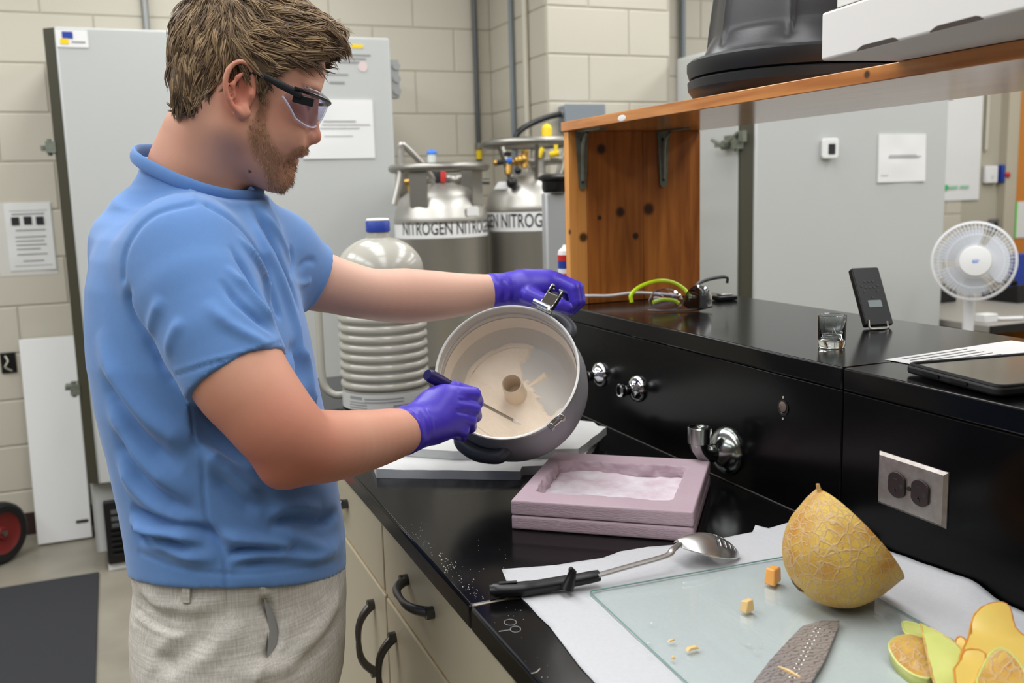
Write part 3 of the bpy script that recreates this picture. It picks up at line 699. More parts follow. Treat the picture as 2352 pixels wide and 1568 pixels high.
# pale metal post with a black knob in front of the taller cylinder, and a striped can
a = atd(1262, 470, 3.2)
t = Thing('metal_stand', 'pale grey metal upright with a black knob beside the wooden shelf end', 'stand', (a[0], a[1], 0))
t.part('upright', box((a[0] - 0.022, a[1] - 0.02, 0.0), (a[0] + 0.06, a[1] + 0.02, zat(443, 1262, 3.2))), mat('pale_metal', (176, 178, 178), 0.35, metal=0.4), bevel=0.006)
t.part('base', box((a[0] - 0.08, a[1] - 0.12, 0.0), (a[0] + 0.1, a[1] + 0.12, 0.03)), MAT['grey_box'], bevel=0.006)
k = atd(1276, 420, 3.2)
t.part('knob', join(lathe([(0.001, -0.032), (0.04, -0.032), (0.046, -0.02), (0.046, 0.005), (0.06, 0.012), (0.06, 0.02), (0.04, 0.03), (0.001, 0.032)], 24, k)), MAT['black'])

# ------------------------------------------------------------------ the bench
CT, XF, XB, YS, YE = 0.95, 0.357, 0.916, 1.03, 2.6       # worktop height, front edge, ledge face, joint, far end
YN = -0.9
YL = 1.945                                                # the ledge stops just behind the shelf end
LT, LB = 1.187, 1.322                                     # reagent ledge top and its back edge
def slab(label, y0, y1):
    return solo('worktop', label, 'worktop', box((XF, y0, CT - 0.032), (XB - 0.0005, y1, CT)), MAT['epoxy'], O=(0.63, (y0 + y1)/2, CT - 0.032), bevel=0.004, group='black worktop slabs')
slab('black epoxy worktop slab under the pot and the pink foam tray', YS + 0.0012, YE)
slab('black epoxy worktop slab under the paper, glass board and melon', YN, YS - 0.0012)
solo('worktop', 'narrow black worktop slab behind the wooden shelf end', 'worktop', box((XB + 0.0005, YL + 0.002, CT - 0.032), (LB, YE, CT)), MAT['epoxy'], bevel=0.004, group='black worktop slabs')
sm = solo('seam_filler', 'pale filler line in the joint between the two worktop slabs', 'filler', join(box((XF + 0.004, YS - 0.0012, CT - 0.02), (0.62, YS + 0.0012, CT + 0.0004)), tube(smooth_path([(XF + 0.006, YS, CT), (0.40, YS - 0.001, CT), (0.43, YS + 0.001, CT), (0.5, YS, CT)], 4), [0.0028] + [0.002]*11 + [0.0012], 8, flat=0.35)), MAT['grout'])
lg = Thing('reagent_ledge', 'raised black ledge with service holes along the back of the bench', 'bench ledge', (1.12, 0.9, CT - 0.032))
for (y0, y1) in ((YN, YS - 0.001), (YS + 0.001, YL)):
    lg.part('front_panel', box((XB, y0, 0.02), (XB + 0.025, y1, LT - 0.0325)), MAT['epoxy_face'], bevel=0.002)
    lg.part('top_slab', box((XB - 0.0015, y0, LT - 0.032), (LB, y1, LT)), MAT['epoxy'], bevel=0.003)
lg.part('back_panel', box((LB - 0.04, YN, 0.0), (LB - 0.012, YL, LT - 0.0325)), MAT['epoxy_face'])
lg.part('end_panel', box((XB + 0.0255, YL - 0.025, 0.0), (LB - 0.0405, YL - 0.001, LT - 0.0325)), MAT['epoxy_face'])
lg.part('caulk_line', tube([(XB - 0.001, YN, CT + 0.001), (XB - 0.001, YL, CT + 0.001)], 0.0016, 6), MAT['dark_seam'])

# base cabinets
XC = 0.385
def pull(c, ax, L, out, m_):
    """arched cabinet pull centred at c, along ax (unit), standing off in -X"""
    c = np.array(c, float); ax = np.array(ax, float); pts = []; rs = []
    for i in range(15):
        s = -1 + 2*i/14; pts.append(c + ax*s*L/2 + V3(-1, 0, 0)*out*(1 - abs(s)**3.2)*1.0); rs.append(0.0085 - 0.0035*(1 - abs(s)))
    feet = [tube([c + ax*s*L/2*0.98 + V3(0.002, 0, 0), c + ax*s*L/2*0.98 - V3(0.012, 0, 0)], 0.0095, 10) for s in (-1, 1)]
    return join(tube(pts, rs, 10, flat=1.0), *feet)
def cabinet(label, y0, y1, zd, door, handle_y=None):
    t = Thing('base_cabinet', label, 'cabinet', ((XF + XB)/2, (y0 + y1)/2, 0), 'cream bench cabinets')
    t.part('body', box((XC + 0.02, y0 + 0.0015, 0.1), ((LB if y0 > YL else XB) - 0.002, y1 - 0.0015, CT - 0.0325)), MAT['cab'])
    t.part('plinth', box((XC + 0.07, y0 + 0.002, 0.0), (XB - 0.002, y1 - 0.002, 0.0995)), MAT['base'])
    dr = t.part('drawer', box((XC - 0.003, y0 + 0.004, zd + 0.004), (XC + 0.0195, y1 - 0.004, CT - 0.036)), MAT['cab'], bevel=0.003)
    t.part('drawer_pull', pull((XC - 0.003, (y0 + y1)/2 if handle_y is None else handle_y, (zd + CT - 0.036)/2 + 0.005), (0, 1, 0), 0.135, 0.03, None), MAT['pewter'], parent=dr, label='dark pewter arched pull')
    if door:
        for (a, b, hy) in door:
            dd = t.part('door', box((XC - 0.003, a + 0.004, 0.105), (XC + 0.0195, b - 0.004, zd - 0.004)), MAT['cab'], bevel=0.003)
            t.part('door_pull', pull((XC - 0.003, hy, zd - 0.12), (0, 0, 1), 0.135, 0.032, None), MAT['pewter'], parent=dd, label='dark pewter arched pull')
    t.part('gap_strip', box((XC + 0.0005, y0 + 0.003, zd - 0.0038), (XC + 0.0192, y1 - 0.003, zd + 0.0038)), mat('worn_rail', (196, 176, 128), 0.6, var=(60, 0.7, (140, 104, 62))))
    return t
yj = 1.545
cabinet('cream steel bench cabinet in front of the man, far drawer unit', yj, 2.14, 0.757, [(yj, 2.14, yj + 0.09)], 1.88)
cabinet('cream steel bench cabinet nearest the camera below the worktop joint', 0.955, yj, 0.757, [(0.955, yj, yj - 0.055)], 1.33)
cabinet('cream steel bench cabinet at the far end of the bench, beyond the man', 2.14, YE - 0.01, 0.757, [(2.14, YE - 0.01, 2.3)])
cabinet('cream steel bench cabinet at the bottom edge of the picture, under the paper', 0.36, 0.955, 0.757, [(0.36, 0.955, 0.9)])

# chrome service fittings on the ledge face
def svc(label, px, py):
    c = onx(px, py, XB); A = frame(z=(-1, 0, 0), x=(0, 0, 1))
    t = Thing('service_fitting', label, 'pipe fitting', c, 'chrome fittings on the ledge')
    t.part('flange', lathe([(0.0265, 0.0), (0.0265, 0.003), (0.024, 0.009), (0.016, 0.015), (0.0115, 0.018), (0.0105, 0.02)], 40, c, A, cap0=True), MAT['chrome'])
    t.part('nipple', lathe([(0.0105, 0.016), (0.0105, 0.03), (0.012, 0.032), (0.0135, 0.034), (0.0135, 0.041), (0.0115, 0.043), (0.0085, 0.043), (0.0075, 0.03), (0.0, 0.03)], 32, c, A), MAT['chrome'])
    return t
svc('chrome service fitting on the ledge, the one beside the pot rim', 1380, 860)
svc('chrome service fitting on the ledge, further from the pot', 1466, 892)
# chrome drain elbow
c = onx(1672, 1034, XB); A = frame(z=(-1, 0, 0), x=(0, 0, 1))
t = Thing('drain_elbow', 'tarnished chrome elbow fitting opening upward behind the pink foam tray', 'pipe fitting', c)
t.part('flange', lathe([(0.041, 0), (0.041, 0.003), (0.036, 0.012), (0.026, 0.022), (0.017, 0.027), (0.015, 0.028)], 40, c, A, cap0=True), MAT['chrome_worn'])
el = [c + V3(-0.024, 0, 0)]
for i in range(9):
    a = math.pi/2*i/8; el.append(c + V3(-0.034 - 0.022*math.sin(a), 0, 0.022*(1 - math.cos(a)) - 0.002))
el.append(el[-1] + V3(0, 0, 0.014))
t.part('elbow', tube(el, [0.0145]*7 + [0.0155, 0.0165, 0.0175, 0.0175], 28, cap=False), MAT['chrome_worn'])
top = el[-1]
t.part('socket', lathe([(0.0175, -0.014), (0.0195, -0.013), (0.0195, 0.012), (0.018, 0.0135), (0.0155, 0.0135), (0.0148, 0.011)] + sum([[(0.0142, 0.010 - 0.002*i), (0.0152, 0.009 - 0.002*i)] for i in range(8)], []) + [(0.0, -0.008)], 36, top), MAT['chrome_worn'], label='threaded upward socket')
# rusty blank hole
c = onx(1799, 936, XB)
t = Thing('service_hole', 'empty service hole with a rusty plug in the ledge face', 'hole', c)
t.part('rim', lathe([(0.0125, 0.0), (0.0125, 0.0012), (0.0095, 0.0012), (0.008, -0.001)], 24, c, A), MAT['black'])
t.part('rusty_plug', lathe([(0.0085, -0.0005), (0.0085, 0.0008), (0.006, 0.0022), (0.0, 0.0026)], 20, c + V3(0, 0.001, 0.0015), A), mat('rust', (96, 74, 60), 0.6, metal=0.4, var=(90, 0.6, (150, 140, 130))))
t.part('screw_hole', join(*[lathe([(0.002, 0.0), (0.002, 0.0008), (0.0, 0.0008)], 8, c + V3(0, 0, q), A) for q in (0.016, -0.017)]), MAT['grout'])

# duplex outlet on the ledge face
tl, br = onx(2021, 1040, XB), onx(2177, 1208, XB); c = (tl + br)/2
A = np.stack([V3(0, -1, 0), V3(0, 0, 1), V3(-1, 0, 0)], 1)     # u along the bench towards the camera, v up, out of the face
t = Thing('duplex_outlet', 'duplex outlet with a worn steel plate on the black ledge', 'outlet', c)
W_, H_ = 0.1143, 0.0715
pl = join(lathe([(0, 0)], 3)) if False else None
V = []; F = []
for (w_, h_, z_) in ((W_, H_, 0.0), (W_, H_, 0.0015), (W_ - 0.008, H_ - 0.008, 0.0055)):
    for sx, sy in ((-1, -1), (1, -1), (1, 1), (-1, 1)): V.append((sx*w_/2, sy*h_/2, z_))
F = [(8, 9, 10, 11), (3, 2, 1, 0)] + [(a + k, a + (k + 1) % 4, a + 4 + (k + 1) % 4, a + 4 + k) for a in (0, 4) for k in range(4)]
plate = t.part('cover_plate', xf((np.array(V), F), c, A), MAT['plate'], smooth=False)
for sx in (-1, 1):
    q = c + A @ V3(sx*0.0195, 0, 0)
    pts = []
    for i in range(36):
        a = 2*math.pi*i/36; x, y = 0.0172*math.cos(a), 0.0172*math.sin(a); pts.append((max(-0.0143, min(0.0143, x)), y))
    rc = t.part('receptacle', prism(pts, q, A, 0.005, 0.0085), MAT['brown_dev'], bevel=0.0008)
    sl = MAT['ink']
    t.part('blade_slot', prism(rrect(0.0085, 0.0024, 0.0006), q + A @ V3(-0.001, 0.0075, 0), A, 0.0084, 0.0089), sl, parent=rc)
    t.part('blade_slot', join(prism(rrect(0.0085, 0.0024, 0.0006), q + A @ V3(-0.001, -0.0065, 0), A, 0.0084, 0.0089), prism(rrect(0.0024, 0.006, 0.0006), q + A @ V3(-0.001, -0.0085, 0), A, 0.0084, 0.0089)), sl, parent=rc)
    t.part('ground_hole', prism([(0.0032*math.cos(i/6*math.pi), 0.0032*math.sin(i/6*math.pi)) for i in range(12)], q + A @ V3(0.0088, 0.0, 0), A, 0.0084, 0.0089), sl, parent=rc)
t.part('screw', lathe([(0.0035, 0.005), (0.003, 0.0068), (0.0, 0.007)], 14, c, A), MAT['brown_dev'])

# ------------------------------------------------------------------ wooden shelf above the ledge
SB, ST = 1.566, 1.586; YP = 1.905; XS = 1.262
pl_y = YP
panel_x = [(0.925, 0.9685), (0.969, 1.11), (1.1105, XS)]
kn = [((1425, 487), 0.013), ((1490, 480), 0.016), ((1460, 542), 0.009), ((1381, 342), 0.013), ((1305, 533), 0.008), ((1377, 500), 0.006), ((1340, 545), 0.012)]
sh_kn = [(tuple(ony(*q, YP) - V3(1.09, YP, LT)), r_) for q, r_ in kn]
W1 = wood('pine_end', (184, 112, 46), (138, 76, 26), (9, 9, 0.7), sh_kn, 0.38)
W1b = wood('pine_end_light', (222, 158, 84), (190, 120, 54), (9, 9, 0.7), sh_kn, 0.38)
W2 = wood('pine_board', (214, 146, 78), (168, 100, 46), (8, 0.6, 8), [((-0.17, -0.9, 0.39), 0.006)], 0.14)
W2.node_tree.nodes['Principled BSDF'].inputs['Specular IOR Level'].default_value = 0.9
t = Thing('wall_shelf', 'orange pine shelf standing over the ledge, boxes and a tub on it', 'shelf', (1.09, YP, LT))
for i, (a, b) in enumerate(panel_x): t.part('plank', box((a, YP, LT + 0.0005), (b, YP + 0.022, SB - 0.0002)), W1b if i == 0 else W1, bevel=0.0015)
t.part('plank', box((0.925, 0.12, LT + 0.0005), (XS, 0.142, SB - 0.0002)), W1, bevel=0.0015)
bd = t.part('shelf_board', box((0.92, 0.1, SB), (XS, YP + 0.024, ST)), W2, bevel=0.0015, label='varnished pine shelf board')
t.part('paint_chip', xf((np.array(sphere((0, 0, 0), 1, 12, 6)[0])*V3(0.0004, 0.016, 0.006), sphere((0, 0, 0), 1, 12, 6)[1]), onx(1428, 271, 0.9199)), MAT['white'], parent=bd)
for (u, v0, v1) in ((1335, 305, 428), (1522, 300, 422)):
    a, b = ony(u, v0, YP), ony(u + 1, v1, YP); L = SB - b[2]
    br_ = t.part('bracket', join(prism([(-0.0155, 0), (0.0155, 0), (0.0085, -L), (0.004, -L - 0.006), (-0.004, -L - 0.006), (-0.0085, -L)], (a[0], YP - 0.0032, SB - 0.0015), np.stack([V3(1, 0, 0), V3(0, 0, 1), V3(0, -1, 0)], 1), -0.003, 0.0005),
        prism([(-0.0155, 0), (0.0155, 0), (0.0085, 0.1), (-0.0085, 0.1)], (a[0], YP, SB - 0.0035), np.stack([V3(1, 0, 0), V3(0, -1, 0), V3(0, 0, -1)], 1), -0.003, 0.0),
        tube(smooth_path([(a[0], YP - 0.003, SB - L*0.9), (a[0], YP - 0.005, SB - 0.05), (a[0], YP - 0.012, SB - 0.018), (a[0], YP - 0.03, SB - 0.005)], 5), 0.004, 8)), MAT['galv'], label='galvanised angle bracket')
    t.part('screw', join(*[lathe([(0.004, 0), (0.0035, 0.0022), (0, 0.003)], 10, (a[0], YP - 0.0035, SB - 0.02 - q*L), frame(z=(0, -1, 0), x=(1, 0, 0))) for q in (0.0, 0.75)]), MAT['pewter'], parent=br_)
# thin white strip lying along the foot of the shelf end
p0, p1 = ony(1335, 680, YP - 0.012), ony(1462, 672, YP - 0.012)
solo('white_cable', 'thin white cable strung along the foot of the wooden shelf end', 'cable', tube(smooth_path([p0 + (-0.09, 0, -0.005), p0, (p0 + p1)/2 + (0, 0, -0.003), p1, p1 + (0.1, 0.0, -0.012)], 6), 0.0035, 10), MAT['white'])

# black domed tub on the shelf
tc = V3(1.111, 1.372, ST); Rr = 0.19
t = Thing('plastic_tub', 'dark grey domed plastic tub with a double rim on the pine shelf', 'tub', tc)
t.part('lower_rim', lathe([(0.0, 0.012), (Rr - 0.03, 0.012), (Rr - 0.024, 0.0), (Rr - 0.012, 0.001), (Rr, 0.018), (Rr + 0.001, 0.031), (Rr - 0.003, 0.0335), (Rr - 0.01, 0.034), (0.0, 0.034)], 96, tc), MAT['tray_rim'], angle=30)
t.part('upper_rim', lathe([(0.0, 0.0345), (Rr - 0.008, 0.0345), (Rr - 0.002, 0.037), (Rr + 0.002, 0.05), (Rr + 0.002, 0.062), (Rr - 0.003, 0.0665), (Rr - 0.02, 0.069), (0.1, 0.07)], 96, tc), MAT['tray_rim'], angle=30)
def flute(th, r, z):
    if z < 0.078 or z > 0.25: return r
    k = (th*8/(2*math.pi)) % 1.0; wv = max(0.0, math.sin(math.pi*k))**0.45
    e_ = min(1, (z - 0.078)/0.03)*min(1, (0.27 - z)/0.03)
    return r - 0.014*wv*max(0, e_)
t.part('dome', lathe([(Rr - 0.024, 0.069), (Rr - 0.026, 0.074)] + [(Rr - 0.028 - 0.03*((z - 0.074)/0.2)**1.3, z) for z in np.linspace(0.078, 0.26, 26)] + [(Rr - 0.075, 0.275), (Rr - 0.11, 0.285), (0.0, 0.288)], 192, tc, fn=flute), MAT['tray'], angle=80)

# white cartons overhanging the shelf
a, b, c_ = onz(1885, 140, ST + 0.001), onz(2352, 22, ST + 0.001), onz(2064, 146, ST + 0.001)
U = nrm((b - a)*V3(1, 1, 0)); Nn = nrm(np.cross(U, V3(0, 0, 1))); 
if np.dot(Nn, c_ - a) < 0: Nn = -Nn
A = np.stack([U, Nn, V3(0, 0, 1)], 1)
h1 = 0.056; Lc, Dc = 0.48, 0.33
def carton(label, O, h, L, D, slots):
    t = Thing('cardboard_carton', label, 'box', O, 'flat white cartons on the shelf')
    if np.linalg.det(A) < 0: fl = True
    g = prism([(0, 0), (L, 0), (L, D), (0, D)], O, A, 0, h)
    t.part('carton_body', g, MAT['card'], bevel=0.003)
    for (s0, s1) in slots:
        pts = [(s0, -0.0007), (s1, -0.0007), (s1 - 0.005, 0.0028), (s1 - 0.010, 0.0040), (s0 + 0.012, 0.0040), (s0 + 0.005, 0.002)]
        B = np.stack([U, V3(0, 0, 1), -Nn], 1)
        t.part('hand_slot', prism(pts, O + V3(0, 0, 0.0015), B, -0.002, 0.0008), MAT['kraft'])
    t.part('flap_edge', prism([(0.004, 0.003), (L - 0.004, 0.003), (L - 0.004, 0.006), (0.004, 0.006)], O, A, h - 0.001, h + 0.0012), MAT['kraft'])
    return t
s0 = np.dot(onz(1957, 121, ST) - a, U); s1 = np.dot(onz(2052, 97, ST) - a, U); s2 = np.dot(onz(2132, 79, ST) - a, U); s3 = np.dot(onz(2250, 48, ST) - a, U)
carton('lower flat white carton with hand slots overhanging the pine shelf', a, h1, Lc, Dc, [(s0, s1), (s2, s3)])
carton('upper flat white carton stacked on the one overhanging the shelf', a + U*0.012 + Nn*0.012 + V3(0, 0, h1 + 0.0025), 0.06, Lc - 0.02, Dc - 0.02, [])

# ------------------------------------------------------------------ right freezer and what hangs on it
FR = freezer('tall grey freezer behind the ledge, a small thermometer on its door', 2.46, 3.56, 3.36, CY - 0.01, 2.03, 0.37, 'grey upright freezers')
z_ = ony(1635, 315, 3.4)
FR.part('latch', join(box((2.455, 3.40, z_[2] - 0.025), (2.45, 3.52, z_[2] + 0.012)), tube(smooth_path([(2.445, 3.41, z_[2] + 0.02), (2.435, 3.45, z_[2] - 0.01), (2.44, 3.5, z_[2] - 0.03), (2.445, 3.6, z_[2])], 5), 0.008, 8), box((2.44, 3.37, z_[2] - 0.02), (2.459, 3.40, z_[2] + 0.025))), MAT['galv'])
notice('white paper notice on the door of the freezer behind the ledge', (2017, 308), (2122, 416), 3.36, [(0.2, 0.9, 0.47, 0.004), (0.22, 0.8, 0.44, 0.003), (0.2, 0.85, 0.5, 0.003), (0.05, 0.2, 0.86, 0.003)], wav=0.004)
a = ony(1898, 341, 3.36)
t = Thing('thermometer', 'small white digital thermometer stuck on the freezer behind the ledge', 'thermometer', a)
Az = frame(z=(-0.35, -1, 0), x=(1, -0.35, 0))
t.part('case', prism(rrect(0.072, 0.085, 0.012), a + V3(0, -0.022, 0), Az, -0.01, 0.008), MAT['white'], bevel=0.003)
t.part('screen', prism(rrect(0.03, 0.045, 0.004), a + V3(0, -0.022, 0) + Az @ V3(0.006, -0.004, 0), Az, 0.0075, 0.009), MAT['ink'])
t.part('bracket', box(a + (-0.02, -0.018, -0.02), a + (0.02, 0.0002, 0.02)), MAT['white'])

# ------------------------------------------------------------------ far right: wall things, desk, fan
Y4 = RY1 - 0.005
pt = notice('big white poster with a pale green logo on the far wall', (2160, 205), (2246, 458), Y4, [], name='wall_poster', cat='poster', wav=0.003)
a = ony(2165, 430, Y4)
MAT['pale_green'] = mat('pale_green_print', (150, 205, 170), 0.7)
pt.part('emblem', prism([(0.018*math.cos(q/8*math.pi), 0.018*math.sin(q/8*math.pi)) for q in range(16)], a + (0.018, -0.0125, -0.002), np.stack([V3(1, 0, 0), V3(0, 0, 1), V3(0, -1, 0)], 1), 0, 0.001), MAT['green'])
for i in range(11):
    if i == 5: continue
    pt.part('print_mark', box((a[0] + 0.042 + i*0.0155, Y4 - 0.0135, a[2] - 0.012), (a[0] + 0.053 + i*0.0155, Y4 - 0.0125, a[2] + 0.008)), MAT['pale_green'])
def wallbox(name, label, cat, px0, py0, px1, py1, th, m_, extra=None):
    a, b = ony(px0, py0, Y4), ony(px1, py1, Y4)
    t = Thing(name, label, cat, ((a[0] + b[0])/2, Y4, b[2])); t.part('case', box((a[0], Y4 - th, b[2]), (b[0], Y4, a[2])), m_, bevel=0.006)
    if extra: extra(t, a, b)
    return t
wallbox('switch_plate', 'white light switch on the far wall beside the blue button box', 'switch', 2257, 381, 2283, 420, 0.03, MAT['white'], lambda t, a, b: t.part('toggle', cbox(((a[0] + b[0])/2, Y4 - 0.035, (a[2] + b[2])/2), (0.012, 0.014, 0.03)), MAT['white_board']))
wallbox('button_box', 'blue box with a red push button on the far wall', 'button', 2289, 379, 2313, 419, 0.05, MAT['blue'], lambda t, a, b: t.part('push_button', sphere(((a[0] + b[0])/2 - 0.012, Y4 - 0.052, (a[2] + b[2])/2 - 0.008), 0.02), MAT['red']))
wallbox('socket_plate', 'dark grey socket plate on the far wall above the fan', 'socket', 2270, 503, 2291, 528, 0.02, mat('dark_grey_plate', (100, 98, 94), 0.5), lambda t, a, b: t.part('insert', cbox(((a[0] + b[0])/2, Y4 - 0.022, (a[2] + b[2])/2), (0.02, 0.006, 0.03)), MAT['black']))
p = ony(2263, 300, Y4); conduit('surface_conduit', 'cream surface conduit running down to the light switch on the far wall', [(p[0], Y4 - 0.012, p[2] - 0.12), (p[0], Y4 - 0.012, CEIL - 0.01)], 0.012, MAT['wall'])
a, b = ony(2336, 463, RY1 - 0.03), ony(2352, 545, RY1 - 0.03)
t = Thing('framed_sheet', 'white sheet with a green border on the orange door', 'paper', a)
t.part('sheet', box((a[0], RY1 - 0.036, b[2]), (a[0] + 0.3, RY1 - 0.0305, a[2])), MAT['white'])
t.part('green_border', box((a[0] - 0.012, RY1 - 0.037, b[2]), (a[0], RY1 - 0.0305, a[2])), mat('bright_green', (110, 220, 90), 0.5))
# desk
dz = 0.78
dk = Thing('desk', 'dark edged office desk beyond the bench, cluttered with papers', 'desk', (4.2, 3.5, 0))
dk.part('top', box((3.62, 3.14, dz - 0.035), (6.0, 4.2, dz)), mat('desk_top', (150, 146, 138), 0.35), bevel=0.004)
dk.part('edge_band', box((3.62, 3.125, dz - 0.036), (6.0, 3.1395, dz - 0.001)), MAT['black'])
for x in (3.7, 5.95): dk.part('leg', box((x - 0.02, 3.2, 0), (x + 0.02, 4.15, dz - 0.036)), MAT['black'])
dk.part('drawer_unit', box((4.02, 3.2, 0.02), (4.5, 4.1, dz - 0.037)), MAT['orange_wood'], bevel=0.004)
# pedestal fan in front of the desk
FD = 4.0; fc = atd(2237, 600, FD); fr = 88/2200*FD
nf = nrm(V3(-0.66, -0.74, 0.10)); A = frame(z=nf, x=np.cross(V3(0, 0, 1), nf))
t = Thing('pedestal_fan', 'white pedestal fan with a round wire guard standing beyond the ledge', 'fan', V3(fc[0], fc[1], 0))
cage = []
for k in range(64):
    a = 2*math.pi*k/64; ca, sa = math.cos(a), math.sin(a)
    cage.append(tube([A @ V3(r_*ca, r_*sa, z_) + fc for r_, z_ in ((0.035, 0.045), (0.08, 0.046), (0.13, 0.038), (0.150, 0.018), (fr, 0.0))], 0.0010, 4, cap=False))
for r_, z_ in ((0.07, 0.046), (0.11, 0.043), (0.14, 0.026)): cage.append(xf(tube([(r_*math.cos(2*math.pi*i/40), r_*math.sin(2*math.pi*i/40), z_) for i in range(40)], 0.0013, 5, closed=True), fc, A))
t.part('front_guard', join(*cage), MAT['grille'])
back = [tube([A @ V3(r_*math.cos(2*math.pi*k/48), r_*math.sin(2*math.pi*k/48), z_) + fc for r_, z_ in ((0.04, -0.07), (0.11, -0.065), (0.15, -0.035), (fr, 0.0))], 0.0012, 4, cap=False) for k in range(48)]
t.part('rear_guard', join(*back), MAT['grille'])
t.part('guard_rim', xf(tube([(fr*math.cos(2*math.pi*i/56), fr*math.sin(2*math.pi*i/56), 0) for i in range(56)], 0.006, 8, closed=True), fc, A), MAT['grille'])
t.part('hub_cap', lathe([(0.063, 0.036), (0.064, 0.046), (0.06, 0.054), (0.03, 0.058), (0.0, 0.059)], 40, fc, A), MAT['white'])
t.part('hub_mark', xf(text_geo('air', 0.026, 0.0004), fc + A @ V3(0, 0, 0.0595), A), MAT['sky'])
for k in range(3):
    a0 = 2*math.pi*k/3 + 2.2; V = []; F = []; nr, na = 6, 8
    for i in range(nr + 1):
        for j in range(na + 1):
            u = i/nr; r_ = 0.04 + 0.095*u; a = a0 + (j/na - 0.5)*(1.25 + 0.55*math.sin(u*2.2)); V.append((r_*math.cos(a), r_*math.sin(a), 0.012 - 0.03*(j/na - 0.5)))
    for i in range(nr):
        for j in range(na): q = i*(na + 1) + j; F.append((q, q + na + 1, q + na + 2, q + 1))
    n = len(V); V2 = [(x, y, z - 0.003) for x, y, z in V]
    F = F + [tuple(n + i for i in f[::-1]) for f in F]
    t.part('fan_blade', xf((np.array(V + V2), F), fc, A), MAT['fan_blade'])
t.part('motor', lathe([(0.0, -0.16), (0.04, -0.155), (0.055, -0.13), (0.055, -0.06), (0.03, -0.05), (0.03, 0.02), (0.0, 0.02)], 28, fc, A), MAT['white'])
hb_ = fc + A @ V3(0, 0, -0.1)
t.part('neck', tube([hb_, V3(hb_[0], hb_[1], fc[2] - 0.12), V3(hb_[0], hb_[1], 0.5), V3(hb_[0], hb_[1], 0.02)], [0.026, 0.024, 0.02, 0.022], 16), MAT['grille'])
t.part('base', lathe([(0.2, 0), (0.2, 0.012), (0.17, 0.022), (0.04, 0.03), (0.0, 0.03)], 40, (hb_[0], hb_[1], 0.0005), cap0=True), MAT['white'])
# clutter on the desk
g_ = 'office clutter on the desk'
solo('black_tray', 'black plastic tray on the desk at the end beside the freezer', 'tray', join(box((3.86, 3.86, dz + 0.0005), (4.2, 4.15, dz + 0.07)), box((3.9, 3.9, dz + 0.07), (4.16, 4.1, dz + 0.1))), MAT['black_soft'], bevel=0.008, group=g_)
a = V3(4.5, 3.75, dz); solo('desk_telephone', 'black desk telephone on the far desk', 'telephone', join(prism([(-0.12, 0), (0.12, 0), (0.12, 0.04), (-0.12, 0.1)], (a[0], a[1], dz + 0.0005), np.stack([V3(0, 1, 0), V3(0, 0, 1), V3(1, 0, 0)], 1), -0.12, 0.12), tube(smooth_path([(a[0] - 0.09, a[1] - 0.07, dz + 0.10), (a[0] - 0.075, a[1] - 0.02, dz + 0.115), (a[0] - 0.06, a[1] + 0.05, dz + 0.10)], 4), 0.02, 10)), MAT['black_soft'], bevel=0.006, group=g_)
solo('blue_binder', 'blue ring binder standing at the back of the desk', 'binder', box((4.78, 4.0, dz + 0.0005), (5.0, 4.06, dz + 0.22)), MAT['blue'], bevel=0.004, group=g_)
for i, (x, y, n_) in enumerate(((4.8, 3.7, 9), (4.75, 3.35, 5))):
    solo('paper_stack', ['tall loose stack of white papers beside the telephone', 'low stack of papers nearest the desk edge'][i], 'papers', join(*[xf(cbox((0, 0, 0.004 + 0.008*j), (0.3, 0.22, 0.006)), (x + 0.004*j, y, dz + 0.0005), rz(0.06*j)) for j in range(n_)]), MAT['white'], group=g_)
a = onz(2185, 742, dz); solo('power_adapter', 'white plug adapter with its cord on the desk edge', 'adapter', join(box((3.66, 3.2, dz + 0.0005), (3.74, 3.26, dz + 0.04)), tube(smooth_path([(3.74, 3.23, dz + 0.02), (3.78, 3.22, dz + 0.012), (3.83, 3.2, dz + 0.012), (3.88, 3.18, dz + 0.012)], 5), 0.009, 8)), MAT['white'], bevel=0.006, group=g_)
solo('red_cup', 'small red cup standing on the desk beside the freezer', 'cup', lathe([(0.0, 0.003), (0.026, 0.003), (0.028, 0), (0.034, 0.15), (0.031, 0.15), (0.025, 0.006), (0.0, 0.006)], 24, (3.74, 3.7, dz + 0.0005)), MAT['red'], group=g_)
solo('pale_jar', 'pale blue jar standing on the desk near the orange door', 'jar', lathe([(0.0, 0.0), (0.04, 0.0), (0.042, 0.26), (0.03, 0.3), (0.03, 0.32), (0.0, 0.32)], 24, (5.15, 4.0, dz + 0.0005)), mat('pale_blue_jar', (150, 175, 205), 0.2), group=g_)

# ------------------------------------------------------------------ things on the worktop
# polystyrene sheets under the pot
def foam_sheet(label, corners, z0, th, seed):
    cs = [np.array(c) for c in corners]; pts = []
    for i in range(len(cs)):
        a, b = cs[i], cs[(i + 1) % len(cs)]; n = max(2, int(np.linalg.norm(b - a)/0.012)); d_ = nrm(b - a); nn = V3(d_[1], -d_[0], 0)
        for k in range(n):
            p = a + (b - a)*k/n; pts.append(p + nn*0.003*float(vn2(p[0]*1.0 + seed, p[1], 40)))
    g = sheet([(p[0], p[1]) for p in pts], z0 + th, lambda x, y: 0.0012*vn2(x, y, 30), 0.03, th)
    g[0][len(g[0])//2:, 2] = z0
    return solo('foam_sheet', label, 'foam sheet', g, MAT['foam'], group='white foam sheets under the pot', angle=50)
z0 = CT + 0.0005
L1 = [onz(865, 1098, CT), onz(1195, 1103, CT), onz(1200, 1092, CT), onz(1330, 1085, CT), onz(1378, 1012, CT), (0.79, 1.9, CT), (0.45, 2.0, CT)]
foam_sheet('lower white foam sheet lying on the black worktop', [V3(p[0], p[1], 0) for p in L1], z0, 0.016, 1)
zt = z0 + 0.0165
